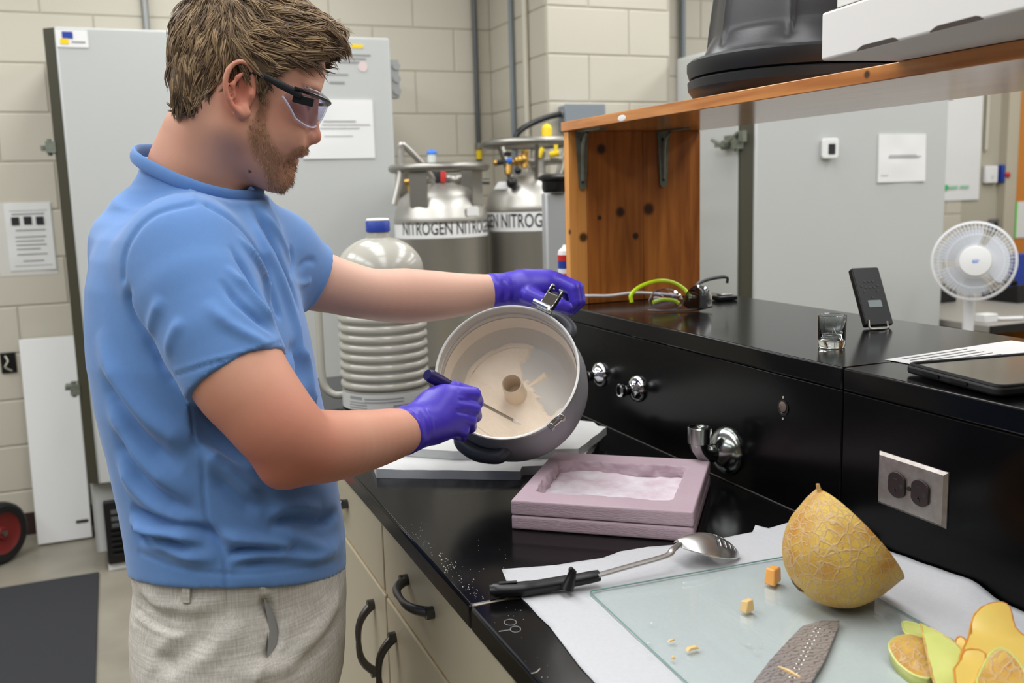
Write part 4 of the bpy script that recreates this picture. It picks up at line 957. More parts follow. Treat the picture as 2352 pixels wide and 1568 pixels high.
L2 = [onz(880, 1024, zt + 0.016), onz(1040, 1036, zt + 0.016), onz(1330, 1030, zt + 0.016), onz(1393, 980, zt + 0.016), onz(1372, 978, zt + 0.016), onz(1362, 968, zt + 0.016), (0.72, 1.85, 0), (0.5, 1.9, 0)]
foam_sheet('upper white foam sheet directly under the tilted pot', [V3(p[0], p[1], 0) for p in L2], zt, 0.016, 5)
FZ = zt + 0.0165

# pink foam tray: two sheets of insulation, the upper one hollowed, frost inside
PB, PT = CT + 0.0006, CT + 0.0445
q = [onz(*p, PT) for p in ((1165, 1148), (1590, 1176), (1635, 1056), (1280, 1038))]
cen = sum(q)/4; u = nrm((q[1] - q[0]) + (q[2] - q[3])); v = nrm((q[3] - q[0]) + (q[2] - q[1])); v = nrm(v - u*np.dot(u, v))
A = np.stack([u, v, V3(0, 0, 1)], 1); hw = (np.linalg.norm(q[1] - q[0]) + np.linalg.norm(q[2] - q[3]))/4; hd = (np.dot(q[3] - q[0], v) + np.dot(q[2] - q[1], v))/4
MAT['pink'] = mat('pink_insulation', (186, 164, 173), 0.75, var=(14, 0.5, (176, 150, 160)), bump=(120, 0.35, 0.0025), stretch=(1, 1, 5))
MAT['frost'] = mat('frost', (236, 232, 236), 0.7, var=(28, 0.75, (206, 176, 188)), bump=(90, 0.6, 0.003))
O = V3(cen[0], cen[1], PB)
t = Thing('foam_tray', 'pink insulation foam tray with frost in its hollow, in front of the pot', 'tray', O)
th = (PT - PB)/2
inn = [A.T @ (onz(*p, PT) - cen) for p in ((1222, 1126), (1549, 1152), (1575, 1072), (1292, 1054))]
ix0 = (inn[0][0] + inn[3][0])/2; ix1 = (inn[1][0] + inn[2][0])/2; iy0 = (inn[0][1] + inn[1][1])/2; iy1 = (inn[2][1] + inn[3][1])/2
def rough_box(lo, hi, h, cav=None):
    f = Field(np.array(lo) - 0.008, np.array(hi) + 0.008, h)
    c = (np.array(lo) + np.array(hi))/2; hs = (np.array(hi) - np.array(lo))/2
    f.boxp(c, hs - 0.0012, rad=0.0012)
    if cav is not None:
        x0, x1, y0, y1, zb = cav
        def fn(X, Y, Z):
            P = np.stack(np.broadcast_arrays(X, Y, Z), -1); n_ = vnoise(P + 3, 60)*0.010 + vnoise(P + 9, 150)*0.004
            e_ = np.clip((hi[2] - Z)/0.03, 0, 1)*0.004
            qx = np.abs(X - (x0 + x1)/2) - (x1 - x0)/2 + e_ + n_ + 0.012; qy = np.abs(Y - (y0 + y1)/2) - (y1 - y0)/2 + e_ + n_ + 0.012
            o_ = np.sqrt(np.maximum(qx, 0)**2 + np.maximum(qy, 0)**2) + np.minimum(np.maximum(qx, qy), 0) - 0.012
            return np.maximum(o_, zb - Z)
        f.put(fn, (x0, y0, zb), (x1, y1, hi[2] + 0.01), 0.002, 's')
    return f.mesh(1)
g = rough_box((-hw, -hd, 0), (hw, hd, th - 0.0004), 0.003); t.part('lower_slab', xf((g[0], [tuple(map(int, f)) for f in g[1]]), O, A), MAT['pink'], angle=60)
g = rough_box((-hw, -hd, th + 0.0004), (hw, hd, PT - PB), 0.0021, (ix0, ix1, iy0, iy1, th - 0.01)); t.part('upper_frame', xf((g[0], [tuple(map(int, f)) for f in g[1]]), O, A), MAT['pink'], angle=180)
nx = 70; ny = 50; V = []; F = []
for j in range(ny + 1):
    for i in range(nx + 1):
        x = ix0 - 0.006 + (ix1 - ix0 + 0.012)*i/nx; y = iy0 - 0.006 + (iy1 - iy0 + 0.012)*j/ny
        V.append((x, y, 0))
V = np.array(V); z = th + 0.0035 + 0.006*vn2(V[:, 0] + 5, V[:, 1], 25) + 0.004*vn2(V[:, 0], V[:, 1] + 7, 70)
cx_, cy_ = (ix0 + ix1)/2 + 0.02, (iy0 + iy1)/2 - 0.01
rr_ = np.sqrt(((V[:, 0] - cx_)/0.1)**2 + ((V[:, 1] - cy_)/0.065)**2); z -= 0.005*np.exp(-(rr_)**4)
V[:, 2] = np.maximum(z, th + 0.0008)
F = [(j*(nx + 1) + i, j*(nx + 1) + i + 1, (j + 1)*(nx + 1) + i + 1, (j + 1)*(nx + 1) + i) for j in range(ny) for i in range(nx)]
fr_ = t.part('frost', xf((V, F), O, A), MAT['frost'], angle=180, label='white frost lining the hollow'); fr_['kind'] = 'stuff'

# the pot
MAT['pot'] = mat('satin_cast_aluminium', (150, 150, 152), 0.5, metal=0.3)
MAT['pot_in'] = mat('pot_inside', (200, 195, 187), 0.5, metal=0.1)
MAT['rim'] = mat('rim_metal', (190, 188, 184), 0.4, metal=0.6)
MAT['powder'] = mat('melon_powder', (240, 224, 204), 0.9, var=(30, 0.5, (234, 215, 190)), bump=(300, 0.5, 0.002))
PD = 1.55; pc = atd(1163, 850, PD)
vr = nrm(pc - CAM); ir = nrm(CR - vr*np.dot(CR, vr)); iu = np.cross(ir, vr); iu = iu if iu[2] > 0 else -iu
tilt = math.radians(26); pn = nrm(-vr*math.cos(tilt) + (ir*(-0.37) + iu*0.93)*math.sin(tilt))
e1 = nrm(ir - pn*np.dot(ir, pn)); e2 = np.cross(pn, e1); PA = np.stack([e1, e2, pn], 1)      # e2 points up in the picture
RM = 0.5*336/2200*PD
def pl_(r, th_, z): return pc + PA @ V3(r*math.cos(th_), r*math.sin(th_), z)
s_ = RM/0.12
outer = [(0.1185, 0.0), (0.1205, 0.0), (0.121, -0.004), (0.1205, -0.009), (0.1175, -0.012), (0.118, -0.016), (0.124, -0.035), (0.128, -0.06), (0.127, -0.085), (0.121, -0.108), (0.108, -0.128), (0.088, -0.139), (0.06, -0.142), (0.0, -0.142)]
inner = [(0.0, -0.108), (0.092, -0.108), (0.101, -0.103), (0.107, -0.092), (0.1135, -0.06), (0.1145, -0.03), (0.1145, -0.02), (0.1165, -0.018), (0.1165, -0.001), (0.1185, 0.0)]
low = min((pl_(r*s_, th_, z*s_)[2], r, z, th_) for r, z in outer for th_ in np.linspace(0, 6.28, 73))
shift = FZ + 0.0005 - low[0]
print('pot lift', shift)
t = Thing('metal_pot', 'grey metal pot with a centre tube, tipped towards the camera, cream powder inside', 'pot', pl_(low[1]*s_, low[3], low[2]*s_))
t.part('body', lathe([(r*s_, z*s_) for r, z in outer[4:]], 96, pc, PA), MAT['pot'], angle=60, label='satin grey metal outside')
MAT['pot_dark'] = mat('dark_groove', (40, 40, 42), 0.4, metal=0.4)
t.part('rim', lathe([(r*s_, z*s_) for r, z in inner[-2:] + outer[0:4]], 96, pc, PA), MAT['rim'], angle=60, label='bright rolled rim')
t.part('rim_groove', lathe([(r*s_, z*s_) for r, z in ((0.1205, -0.009), (0.1172, -0.0105), (0.1172, -0.014), (0.118, -0.016))], 96, pc, PA), MAT['pot_dark'])
# inside surface: powder dust clings in rings to the wall
mt = MAT['pot_in']; nt = mt.node_tree; b_ = nt.nodes['Principled BSDF']
t.part('inside', lathe([(r*s_, z*s_) for r, z in inner[:-1]], 96, pc, PA), MAT['pot_in'], angle=35)
t.part('dust_ring', lathe([(r*s_ - 0.0006, z*s_) for r, z in ((0.1120, -0.0665), (0.11345, -0.06), (0.1144, -0.036), (0.11445, -0.033))], 96, pc, PA, fn=lambda th_, r, z: r + 0.0007*0), mat('dust', (228, 216, 200), 0.85), label='band of pale dust on the inner wall')
t.part('inner_ring', lathe([((0.1145 - 0.0005)*s_, -0.0195*s_), (0.1138*s_, -0.0205*s_), (0.1145*s_, -0.0225*s_)], 96, pc, PA), MAT['rim'])
tr = 0.0172
t.part('centre_tube', lathe([(tr + 0.004, -0.108*s_), (tr + 0.001, -0.1*s_), (tr, -0.055*s_), (tr - 0.0012, -0.054*s_), (tr - 0.002, -0.056*s_), (tr - 0.002, -0.1*s_), (0.0, -0.1*s_)], 48, pc, PA), mat('tube_metal', (224, 208, 186), 0.4, metal=0.15), angle=40, label='hollow upright tube in the middle')
# powder: a layer over the inside surface, thicker at the low side
prof = []; 
ip = [np.array(p)*s_ for p in inner[:8]]
def along(s):
    k = s*(len(ip) - 1); i = min(int(k), len(ip) - 2); f_ = k - i; return ip[i]*(1 - f_) + ip[i + 1]*f_
arc = np.concatenate([[0], np.cumsum([np.linalg.norm(ip[i + 1] - ip[i]) for i in range(len(ip) - 1)])]); TOT = arc[-1]
def on_arc(l):
    i = min(int(np.searchsorted(arc, l, 'right')) - 1, len(ip) - 2); f_ = (l - arc[i])/(arc[i + 1] - arc[i]); p = ip[i]*(1 - f_) + ip[i + 1]*f_; d_ = ip[i + 1] - ip[i]; d_ = d_/np.linalg.norm(d_); return p, np.array([-d_[1], d_[0]])
NT, NS = 160, 70; V = np.zeros((NS, NT, 3)); H = np.zeros((NS, NT))
for i in range(NS):
    l = 0.019 + (TOT*0.93 - 0.019)*i/(NS - 1); p, nn = on_arc(l)
    for k in range(NT):
        a = 2*math.pi*k/NT; ad = math.degrees(a); ad = ad - 360 if ad > 180 else ad
        j = float(vn2(p[0]*math.cos(a)*8 + 2, p[0]*math.sin(a)*8, 6.0)); j2 = float(vn2(math.cos(a)*l + 4, math.sin(a)*l, 160)); j3 = float(vn2(math.cos(a)*l + 1, math.sin(a)*l + 2, 45))
        # clean sector on the upper right
        lo_a, hi_a = -28 + 22*j3, 76 + 24*j3
        inside_clean = (lo_a < ad < hi_a) and l > (0.036 + 0.02*j3 + 0.01*j2 if not (28 < ad < 40) else 0.062)
        # how far up the wall powder reaches: high on the low side of the pot
        low_side = max(0.0, math.cos(a - math.radians(-100)))
        lmax = 0.094*s_ + 0.010*low_side + 0.058*max(0, low_side - 0.15) + 0.004*j3
        h_ = 0.0045 + 0.004*j3 + 0.0012*j2 + 0.010*low_side*math.exp(-((l - 0.1*s_)/0.02)**2)
        if inside_clean: h_ = -0.0012
        elif l > lmax: h_ = -0.0012 if l > lmax + 0.006 else h_*(1 - (l - lmax)/0.006)
        H[i, k] = h_
for _ in range(1): H = 0.4*H + 0.15*(np.roll(H, 1, 1) + np.roll(H, -1, 1)) + 0.15*(np.vstack([H[:1], H[:-1]]) + np.vstack([H[1:], H[-1:]]))
for i in range(NS):
    l = 0.019 + (TOT*0.93 - 0.019)*i/(NS - 1); p, nn = on_arc(l)
    for k in range(NT):
        a = 2*math.pi*k/NT; w_ = p + nn*H[i, k]; V[i, k] = pl_(w_[0], a, w_[1])
F = [(i*NT + k, i*NT + (k + 1) % NT, (i + 1)*NT + (k + 1) % NT, (i + 1)*NT + k) for i in range(NS - 1) for k in range(NT)]
pw = t.part('powder', (V.reshape(-1, 3), F), MAT['powder'], angle=180, label='cream frozen melon powder'); pw['kind'] = 'stuff'
# lid latch at the top right, catch at the lower right, side handle at the lower left
def loc(th_deg):
    th_ = math.radians(th_deg); er = PA @ V3(math.cos(th_), math.sin(th_), 0); et = PA @ V3(-math.sin(th_), math.cos(th_), 0)
    return pc + er*RM, np.stack([et, er, pn], 1)
thl = 58
Lo, LA = loc(thl)
def lbox(O_, A_, lo, hi): return xf(box(lo, hi), O_, A_)
lt = t.part('latch', join(lbox(Lo, LA, (-0.014, 0.001, -0.012), (0.014, 0.0045, 0.010)),
    lbox(Lo, LA, (-0.012, 0.002, 0.006), (0.012, 0.034, 0.009)), lbox(Lo, LA, (-0.012, 0.006, -0.002), (-0.0095, 0.046, 0.010)), lbox(Lo, LA, (0.0095, 0.006, -0.002), (0.012, 0.050, 0.010)),
    lbox(Lo, LA, (0.006, 0.046, -0.002), (0.012, 0.0495, 0.010)), lbox(Lo, LA, (-0.012, 0.043, -0.002), (-0.004, 0.046, 0.010))), MAT['chrome'], bevel=0.0012, label='bright lid latch clip')
t.part('latch_pin', xf(cyl((-0.007, 0.007, 0.011), (0.022, 0.007, 0.011), 0.0042), Lo, LA), MAT['chrome'], parent=lt)
t.part('latch_pad', lbox(Lo, LA, (-0.0093, 0.012, -0.012), (0.0093, 0.042, 0.004)), MAT['black'], parent=lt, bevel=0.003)
Lo2, LA2 = loc(-50)
t.part('catch', join(lbox(Lo2, LA2, (-0.015, -0.001, -0.006), (0.015, 0.004, 0.004)), lbox(Lo2, LA2, (-0.015, 0.002, -0.004), (-0.007, 0.012, 0.006)), lbox(Lo2, LA2, (0.007, 0.002, -0.004), (0.015, 0.012, 0.006)), xf(cyl((-0.014, 0.008, 0.003), (0.014, 0.008, 0.003), 0.0028), Lo2, LA2)), MAT['chrome'], bevel=0.0012)
hp = [pl_(0.122*s_, math.radians(a), z*s_) + PA @ V3(o*math.cos(math.radians(a)), o*math.sin(math.radians(a)), 0) for a, z, o in ((-131, -0.045, -0.006), (-130, -0.045, 0.006), (-126, -0.045, 0.012), (-114, -0.045, 0.015), (-101, -0.045, 0.012), (-96, -0.045, 0.006), (-94, -0.045, -0.006))]
MAT['pot_handle'] = mat('grey_black_handle', (62, 64, 70), 0.45)
t.part('side_handle', tube(smooth_path(hp, 6), 0.0125, 14, up=pn, flat=1.1), MAT['pot_handle'], label='dark grey bar handle low on the side')
hp = [pl_(0.122*s_, math.radians(a), z*s_) + PA @ V3(o*math.cos(math.radians(a)), o*math.sin(math.radians(a)), 0) for a, z, o in ((38, -0.05, -0.006), (39, -0.05, 0.008), (42, -0.05, 0.016), (50, -0.05, 0.019), (58, -0.05, 0.016), (61, -0.05, 0.008), (62, -0.05, -0.006))]
t.part('side_handle', tube(smooth_path(hp, 6), 0.0115, 14, up=pn, flat=1.0), MAT['pot_handle'], label='dark grey bar handle gripped at the top')

# paper on the worktop
def pw_(*pts): return [onz(a, b, CT) for a, b in pts]
MAT['bench_paper'] = mat('absorbent_paper', (196, 197, 199), 0.8, var=(240, 0.35, (180, 181, 184)), bump=(35, 0.25, 0.004))
def crease(x, y):
    z = 0.0016 + 0.0011*vn2(x, y, 12) + 0.0008*vn2(x + 9, y, 35)
    w = np.clip((x - 0.80)/0.11, 0, 1); z = z + w**2*0.012*(0.7 + 1.2*vn2(x, y*1.0, 22))
    return np.maximum(z, 0.0009)
pp = pw_((1152, 1309), (1275, 1300), (1384, 1283), (1425, 1268), (1490, 1258), (1560, 1252), (1600, 1251), (1650, 1240), (1728, 1224), (1735, 1208), (1765, 1216), (1815, 1205), (1940, 1252), (2010, 1262), (2110, 1288), (2128, 1315), (2210, 1350), (2290, 1385), (2352, 1412))
pp = [V3(min(p[0], XB - 0.004), p[1], 0) for p in pp] + [V3(XB - 0.004, 0.62, 0), V3(0.62, 0.58, 0), V3(0.42, 0.62, 0)] + pw_((1365, 1568), (1330, 1530), (1300, 1490), (1262, 1440), (1235, 1415), (1212, 1388), (1200, 1377), (1165, 1340))
solo('bench_paper', 'large sheet of white absorbent paper spread on the worktop', 'paper', sheet([(p[0], p[1]) for p in pp], CT, crease, 0.011, 0.0006), MAT['bench_paper'], angle=180)

# glass board
gz = CT + 0.0034
g0, g1, g3 = onz(1352, 1360, gz), onz(1790, 1282, gz), onz(1515, 1568, gz)
gu = nrm((g1 - g0)*V3(1, 1, 0)); gv = V3(gu[1], -gu[0], 0)
GA = np.stack([gu, gv*-1, V3(0, 0, 1)], 1)
gw = 0.305; gh = 0.36
t = Thing('glass_board', 'clear glass cutting board lying on the white paper', 'cutting board', g0 + gu*gw/2 + gv*gh/2)
oc = g0 + gu*gw/2 + gv*gh/2
t.part('pane', prism(rrect(gw, gh, 0.006), V3(oc[0], oc[1], gz), GA, -0.0006, 0.0028), MAT['board_glass'], bevel=0.0006)
ed = rrect(gw - 0.0006, gh - 0.0006, 0.006)
t.part('edge', xf(tube([(x, y, 0.0012) for x, y in ed], 0.0009, 6, closed=True), V3(oc[0], oc[1], gz), GA), mat('green_glass_edge', (140, 180, 172), 0.2, trans=0.4))
GT = gz + 0.0028

# slotted spoon, bowl down
def zpt(px, py, z): return onz(px, py, z)
t = Thing('slotted_spoon', 'slotted metal spoon with a black handle lying across the paper', 'spoon', onz(1370, 1330, CT))
hs = [zpt(1124, 1356, CT + 0.012), zpt(1200, 1352, CT + 0.011), zpt(1290, 1338, CT + 0.012), zpt(1376, 1321, CT + 0.016)]
hd_ = t.part('handle', tube(smooth_path(hs, 8), [0.0075, 0.0098] + [0.0105]*8 + [0.0098]*8 + [0.0088]*5 + [0.0085, 0.008], 16, up=(0, 0, 1), flat=0.85), MAT['black'], label='black plastic handle')
hk = zpt(1312, 1322, CT + 0.026)
t.part('thumb_hook', tube([hk + V3(-0.006, 0, -0.016), hk + V3(-0.001, 0, -0.004), hk + V3(0.002, 0, 0.005), hk + V3(-0.001, 0, 0.010)], [0.0085, 0.0062, 0.0050, 0.0028], 12), MAT['black'], parent=hd_)
dirh = nrm(hs[1] - hs[0])
t.part('hang_hole', tube([hs[0] + dirh*0.012 + V3(0, 0, 0.0095), hs[0] + dirh*0.034 + V3(0, 0, 0.0098)], [0.003, 0.003], 10, flat=0.35, up=(0, 0, 1)), MAT['ink'], parent=hd_)
sh_ = [zpt(1372, 1321, CT + 0.018), zpt(1450, 1299, CT + 0.022), zpt(1530, 1276, CT + 0.027), zpt(1545, 1262, CT + 0.031), zpt(1562, 1248, CT + 0.032)]
t.part('shaft', tube(smooth_path(sh_, 5), 0.0052, 12, up=(0, 0, 1), flat=0.55), MAT['cutlery'])
b0, b1 = zpt(1553, 1250, CT + 0.030), zpt(1692, 1274, CT + 0.004)
bu = nrm(b1 - b0); bw_ = nrm(np.cross(V3(0, 0, 1), bu)); bn = np.cross(bu, bw_); L = np.linalg.norm(b1 - b0); BA = np.stack([bu, bw_, bn], 1)
nu, nv = 60, 44; V = []; F = []
for i in range(nu + 1):
    for j in range(nv + 1):
        s = i/nu; w_ = 0.030*math.sin(math.pi*min(1, max(0.0, s*0.94 + 0.03)))**0.55; c2_ = -1 + 2*j/nv
        V.append((s*L, c2_*w_, 0.022*(1 - c2_*c2_)*math.sin(math.pi*(0.05 + 0.9*s))**0.7))
for i in range(nu):
    for j in range(nv):
        s, c2_ = (i + 0.5)/nu, -1 + 2*(j + 0.5)/nv
        row = [0.56, 0.66, 0.76, 0.86]; hole = any(abs(s - r_) < 0.02 for r_ in row) and any(abs(c2_ - c0_) < 0.14 for c0_ in (-0.48, 0.02, 0.52)) and s > 0.28
        if not hole: q_ = i*(nv + 1) + j; F.append((q_, q_ + nv + 1, q_ + nv + 2, q_ + 1))
bo = t.part('bowl', xf((np.array(V), F), b0, BA), MAT['cutlery'], angle=180, label='polished slotted bowl')
md = bo.modifiers.new('thick', 'SOLIDIFY'); md.thickness = 0.0012; md.offset = -1

# knife
MAT['blade'] = mat('patterned_blade', (160, 154, 152), 0.36, metal=0.55)
nt = MAT['blade'].node_tree; b_ = nt.nodes['Principled BSDF']
tcn = nt.nodes.new('ShaderNodeTexCoord'); wv = nt.nodes.new('ShaderNodeTexWave'); wv.inputs['Scale'].default_value = 55; wv.inputs['Distortion'].default_value = 9; wv.inputs['Detail'].default_value = 3; wv.inputs['Detail Scale'].default_value = 2.2; wv.bands_direction = 'Y'
rp = nt.nodes.new('ShaderNodeValToRGB'); rp.color_ramp.elements[0].color = (*lin((128, 122, 120)), 1); rp.color_ramp.elements[1].color = (*lin((184, 178, 176)), 1); rp.color_ramp.elements[0].position = 0.06; rp.color_ramp.elements[1].position = 0.2
nt.links.new(tcn.outputs['Object'], wv.inputs['Vector']); nt.links.new(wv.outputs[0], rp.inputs[0]); nt.links.new(rp.outputs[0], b_.inputs['Base Color'])
kz = GT + 0.0012
tip = onz(1928, 1427, kz); hl = (onz(1729, 1568, kz) + onz(1864, 1568, kz))/2
ku = nrm((hl - tip)*V3(1, 1, 0)); kv = V3(-ku[1], ku[0], 0); KA = np.stack([ku, kv, V3(0, 0, 1)], 1)
def kxy(px, py): d_ = onz(px, py, kz) - tip; return (np.dot(d_, ku), np.dot(d_, kv))
spine = [kxy(*p) for p in ((1928, 1426), (1886, 1426), (1843, 1438), (1814, 1467), (1767, 1518), (1729, 1568))]; edge = [kxy(*p) for p in ((1864, 1568), (1894, 1518), (1915, 1467), (1927, 1436))]
ex = spine[-1][0] + 0.03
poly = spine + [(ex, spine[-1][1] + 0.002), (ex - 0.004, edge[0][1])] + edge
t = Thing('kitchen_knife', 'wide kitchen knife with a patterned steel blade lying on the glass', 'knife', V3(*(tip*0.5 + hl*0.5)[:2], GT))
bl = t.part('blade', prism(poly, V3(tip[0], tip[1], kz), KA, -0.0009, 0.0009), MAT['blade'], bevel=0.0005)
bl.data.transform(Matrix.Identity(4))
# hollow-ground dimples along the edge
e0, e1_ = np.array(edge[0]), np.array(edge[-1]); sgn = np.sign(np.mean([p[1] for p in spine]) - np.mean([p[1] for p in edge]))
dm = lathe([(1.0, 0.0), (0.8, 0.00025), (0.0, 0.0003)], 14)
dme = mesh_of((dm[0]*V3(0.0042, 0.0011, 1), dm[1]), 'dimple'); dme.materials.append(MAT['chrome'])
for k in range(13):
    f_ = 0.02 + k/13*0.93; pe = e0*(1 - f_) + e1_*f_ + np.array([0.004, sgn*0.018])
    o = bpy.data.objects.new('dimple', dme); COL.objects.link(o); o.parent = bl
    p3 = V3(tip[0], tip[1], kz) + KA @ V3(pe[0], pe[1], 0.0009) - t.O
    mm = Matrix.Translation(tuple(p3)) @ Matrix([list(r_) for r_ in KA]).to_4x4() @ Matrix.Rotation(math.pi/2 + 0.25, 4, 'Z'); o.matrix_local = mm
cy2 = (spine[-1][1] + edge[0][1])/2 + sgn*0.008
t.part('bolster', xf(box((ex - 0.005, cy2 - 0.013, -0.0009), (ex + 0.014, cy2 + 0.013, 0.008)), V3(tip[0], tip[1], kz), KA), MAT['chrome'], bevel=0.003)
t.part('grip', xf(tube([(ex + 0.012, cy2, 0.0085), (ex + 0.05, cy2, 0.0092), (ex + 0.11, cy2 - sgn*0.003, 0.0092)], [0.012, 0.013, 0.012], 16, flat=0.65, up=(0, 0, 1)), V3(tip[0], tip[1], kz), KA), MAT['black'])

# half cantaloupe
def rind(name='netted_rind', scale=1.0):
    mt = mat(name, (214, 170, 84), 0.55); nt = mt.node_tree; b_ = nt.nodes['Principled BSDF']
    tc = nt.nodes.new('ShaderNodeTexCoord'); nz_ = nt.nodes.new('ShaderNodeTexNoise'); nz_.inputs['Scale'].default_value = 22*scale; nz_.inputs['Detail'].default_value = 3
    mixv = nt.nodes.new('ShaderNodeVectorMath'); mixv.operation = 'MULTIPLY_ADD'; mixv.inputs[1].default_value = (0.035,)*3
    nt.links.new(tc.outputs['Object'], nz_.inputs['Vector']); nt.links.new(nz_.outputs['Color'], mixv.inputs[0]); nt.links.new(tc.outputs['Object'], mixv.inputs[2])
    vo = nt.nodes.new('ShaderNodeTexVoronoi'); vo.feature = 'DISTANCE_TO_EDGE'; vo.inputs['Scale'].default_value = 82*scale; nt.links.new(mixv.outputs[0], vo.inputs['Vector'])
    vo2 = nt.nodes.new('ShaderNodeTexVoronoi'); vo2.feature = 'DISTANCE_TO_EDGE'; vo2.inputs['Scale'].default_value = 130*scale; nt.links.new(mixv.outputs[0], vo2.inputs['Vector'])
    mn = nt.nodes.new('ShaderNodeMath'); mn.operation = 'MINIMUM'; m2 = nt.nodes.new('ShaderNodeMath'); m2.operation = 'MULTIPLY'; m2.inputs[1].default_value = 1.7
    nt.links.new(vo2.outputs['Distance'], m2.inputs[0]); nt.links.new(vo.outputs['Distance'], mn.inputs[0]); nt.links.new(m2.outputs[0], mn.inputs[1])
    n3 = nt.nodes.new('ShaderNodeTexNoise'); n3.inputs['Scale'].default_value = 30*scale; n3.inputs['Detail'].default_value = 4; nt.links.new(tc.outputs['Object'], n3.inputs['Vector'])
    r1_ = nt.nodes.new('ShaderNodeValToRGB'); r1_.color_ramp.elements[0].position = 0.33; r1_.color_ramp.elements[1].position = 0.66
    r1_.color_ramp.elements[0].color = (*lin((190, 132, 50)), 1); r1_.color_ramp.elements[1].color = (*lin((216, 182, 80)), 1); nt.links.new(n3.outputs[0], r1_.inputs[0])
    r2_ = nt.nodes.new('ShaderNodeMapRange'); r2_.inputs['From Min'].default_value = 0.03; r2_.inputs['From Max'].default_value = 0.09; r2_.inputs['To Min'].default_value = 1; r2_.inputs['To Max'].default_value = 0
    nt.links.new(mn.outputs[0], r2_.inputs[0])
    mx = nt.nodes.new('ShaderNodeMix'); mx.data_type = 'RGBA'; mx.inputs[7].default_value = (*lin((204, 170, 118)), 1)
    nt.links.new(r2_.outputs[0], mx.inputs[0]); nt.links.new(r1_.outputs[0], mx.inputs[6]); nt.links.new(mx.outputs[2], b_.inputs['Base Color'])
    bp = nt.nodes.new('ShaderNodeBump'); bp.inputs['Strength'].default_value = 0.55; bp.inputs['Distance'].default_value = 0.0015
    ad = nt.nodes.new('ShaderNodeMath'); ad.operation = 'MULTIPLY_ADD'; ad.inputs[1].default_value = 1.2; nt.links.new(n3.outputs[0], ad.inputs[0]); nt.links.new(r2_.outputs[0], ad.inputs[2])
    nt.links.new(ad.outputs[0], bp.inputs['Height']); nt.links.new(bp.outputs[0], b_.inputs['Normal'])
    return mt
MAT['rind'] = rind()
MAT['flesh'] = mat('melon_flesh', (240, 170, 84), 0.4, var=(40, 0.4, (244, 190, 110)), sss=0.1)
MAT['flesh_pale'] = mat('melon_flesh_pale', (240, 204, 140), 0.35, var=(60, 0.4, (236, 190, 110)))
MAT['green_rind'] = mat('green_inner_rind', (214, 216, 130), 0.35, var=(30, 0.6, (188, 202, 104)))
MAT['peel_in'] = mat('peel_inside', (228, 190, 96), 0.35, var=(18, 0.8, (218, 196, 104)))
mc = atd(1972, 1216, 1.105); ax = nrm(CR*(-142) + CD*122 - CF*8)              # from the cut face to the blossom end
Rm, Lm = 0.0675, 0.0945
prof = [(Rm*math.sqrt(max(0.0, 1 - (s/Lm)**2.6)) if s < Lm else 0.0005, s) for s in list(np.linspace(0, 0.079, 26)) + [0.085, 0.089, 0.092, 0.094, Lm]]
MA = frame(z=ax, x=V3(0, 0, 1))
def lump(th_, r, z): 
    p = V3(math.cos(th_)*r, math.sin(th_)*r, z); return r*(1 + 0.035*float(vnoise(p + 2, 28)) + 0.02*float(vnoise(p + 5, 70)))*(1 - 0.10*max(0, math.cos(th_ - 0.0))*0)
g = lathe(prof, 96, mc, MA, fn=lump)
dzm = GT + 0.0004 - g[0][:, 2].min(); mc = mc + V3(0, 0, dzm); g = (g[0] + V3(0, 0, dzm), g[1]); print('melon shift', dzm)
t = Thing('half_melon', 'half a netted yellow cantaloupe lying on the glass board, cut side away', 'melon', V3(mc[0], mc[1], GT))
t.part('rind', g, MAT['rind'], angle=180, label='netted yellow rind')
t.part('flesh', lathe([(Rm*1.0, 0.0), (Rm*0.97, -0.0006), (0.045, -0.0006), (0.04, 0.01), (0.03, 0.04), (0.015, 0.055), (0.0005, 0.06)], 72, mc, MA), MAT['flesh'])
pe = mc + ax*(Lm*0.985)
t.part('blossom_scar', xf(lathe([(0.014, -0.0075), (0.010, 0.0), (0.006, 0.002), (0.0003, 0.001)], 20, fn=lambda th_, r, z: r*(1 + 0.25*math.sin(3*th_))), pe, MA), mat('dark_scar', (74, 58, 30), 0.8, var=(120, 0.6, (110, 80, 36))))
tipd = MA @ V3(1, 0, 0)
upm = nrm(-CD - ax*np.dot(-CD, ax)); tp = mc + upm*(Rm*0.985)
t.part('rind_tab', tube([tp - upm*0.004 + ax*0.004, tp + upm*0.004 + ax*0.0015, tp + upm*0.0085 - ax*0.001], [0.0045, 0.0032, 0.0026], 8, flat=0.6), MAT['rind'])

# small melon cubes and seeds
def chunk(label, px, py, size, rot, m_=None, flat=1.0, name='melon_cube'):
    c = onz(px, py, GT); s = np.array(size, float); V = []
    for dx, dy, dz_ in ((-1, -1, -1), (1, -1, -1), (1, 1, -1), (-1, 1, -1), (-1, -1, 1), (1, -1, 1), (1, 1, 1), (-1, 1, 1)):
        tap = 0.72 if dz_ > 0 else 1.0; V.append(V3(dx*s[0]/2*tap, dy*s[1]/2*tap, (dz_ + 1)*s[2]/2) + RNG.normal(0, 0.06, 3)*s*V3(1, 1, dz_ > 0))
    g = xf((np.array(V), list(BF)), c + V3(0, 0, 0.0002), rz(rot))
    g[0][:, 2] = np.maximum(g[0][:, 2], GT + 0.0002)
    return solo(name, label, 'melon piece', g, m_ or MAT['flesh'], bevel=min(size)*0.12, group='melon bits on the glass')
chunk('orange melon cube on the glass beside the half melon', 1776, 1337, (0.024, 0.017, 0.019), 0.5)
chunk('pale melon wedge standing on the glass beyond the knife', 1716, 1403, (0.016, 0.011, 0.013), 0.2, MAT['flesh_pale'])
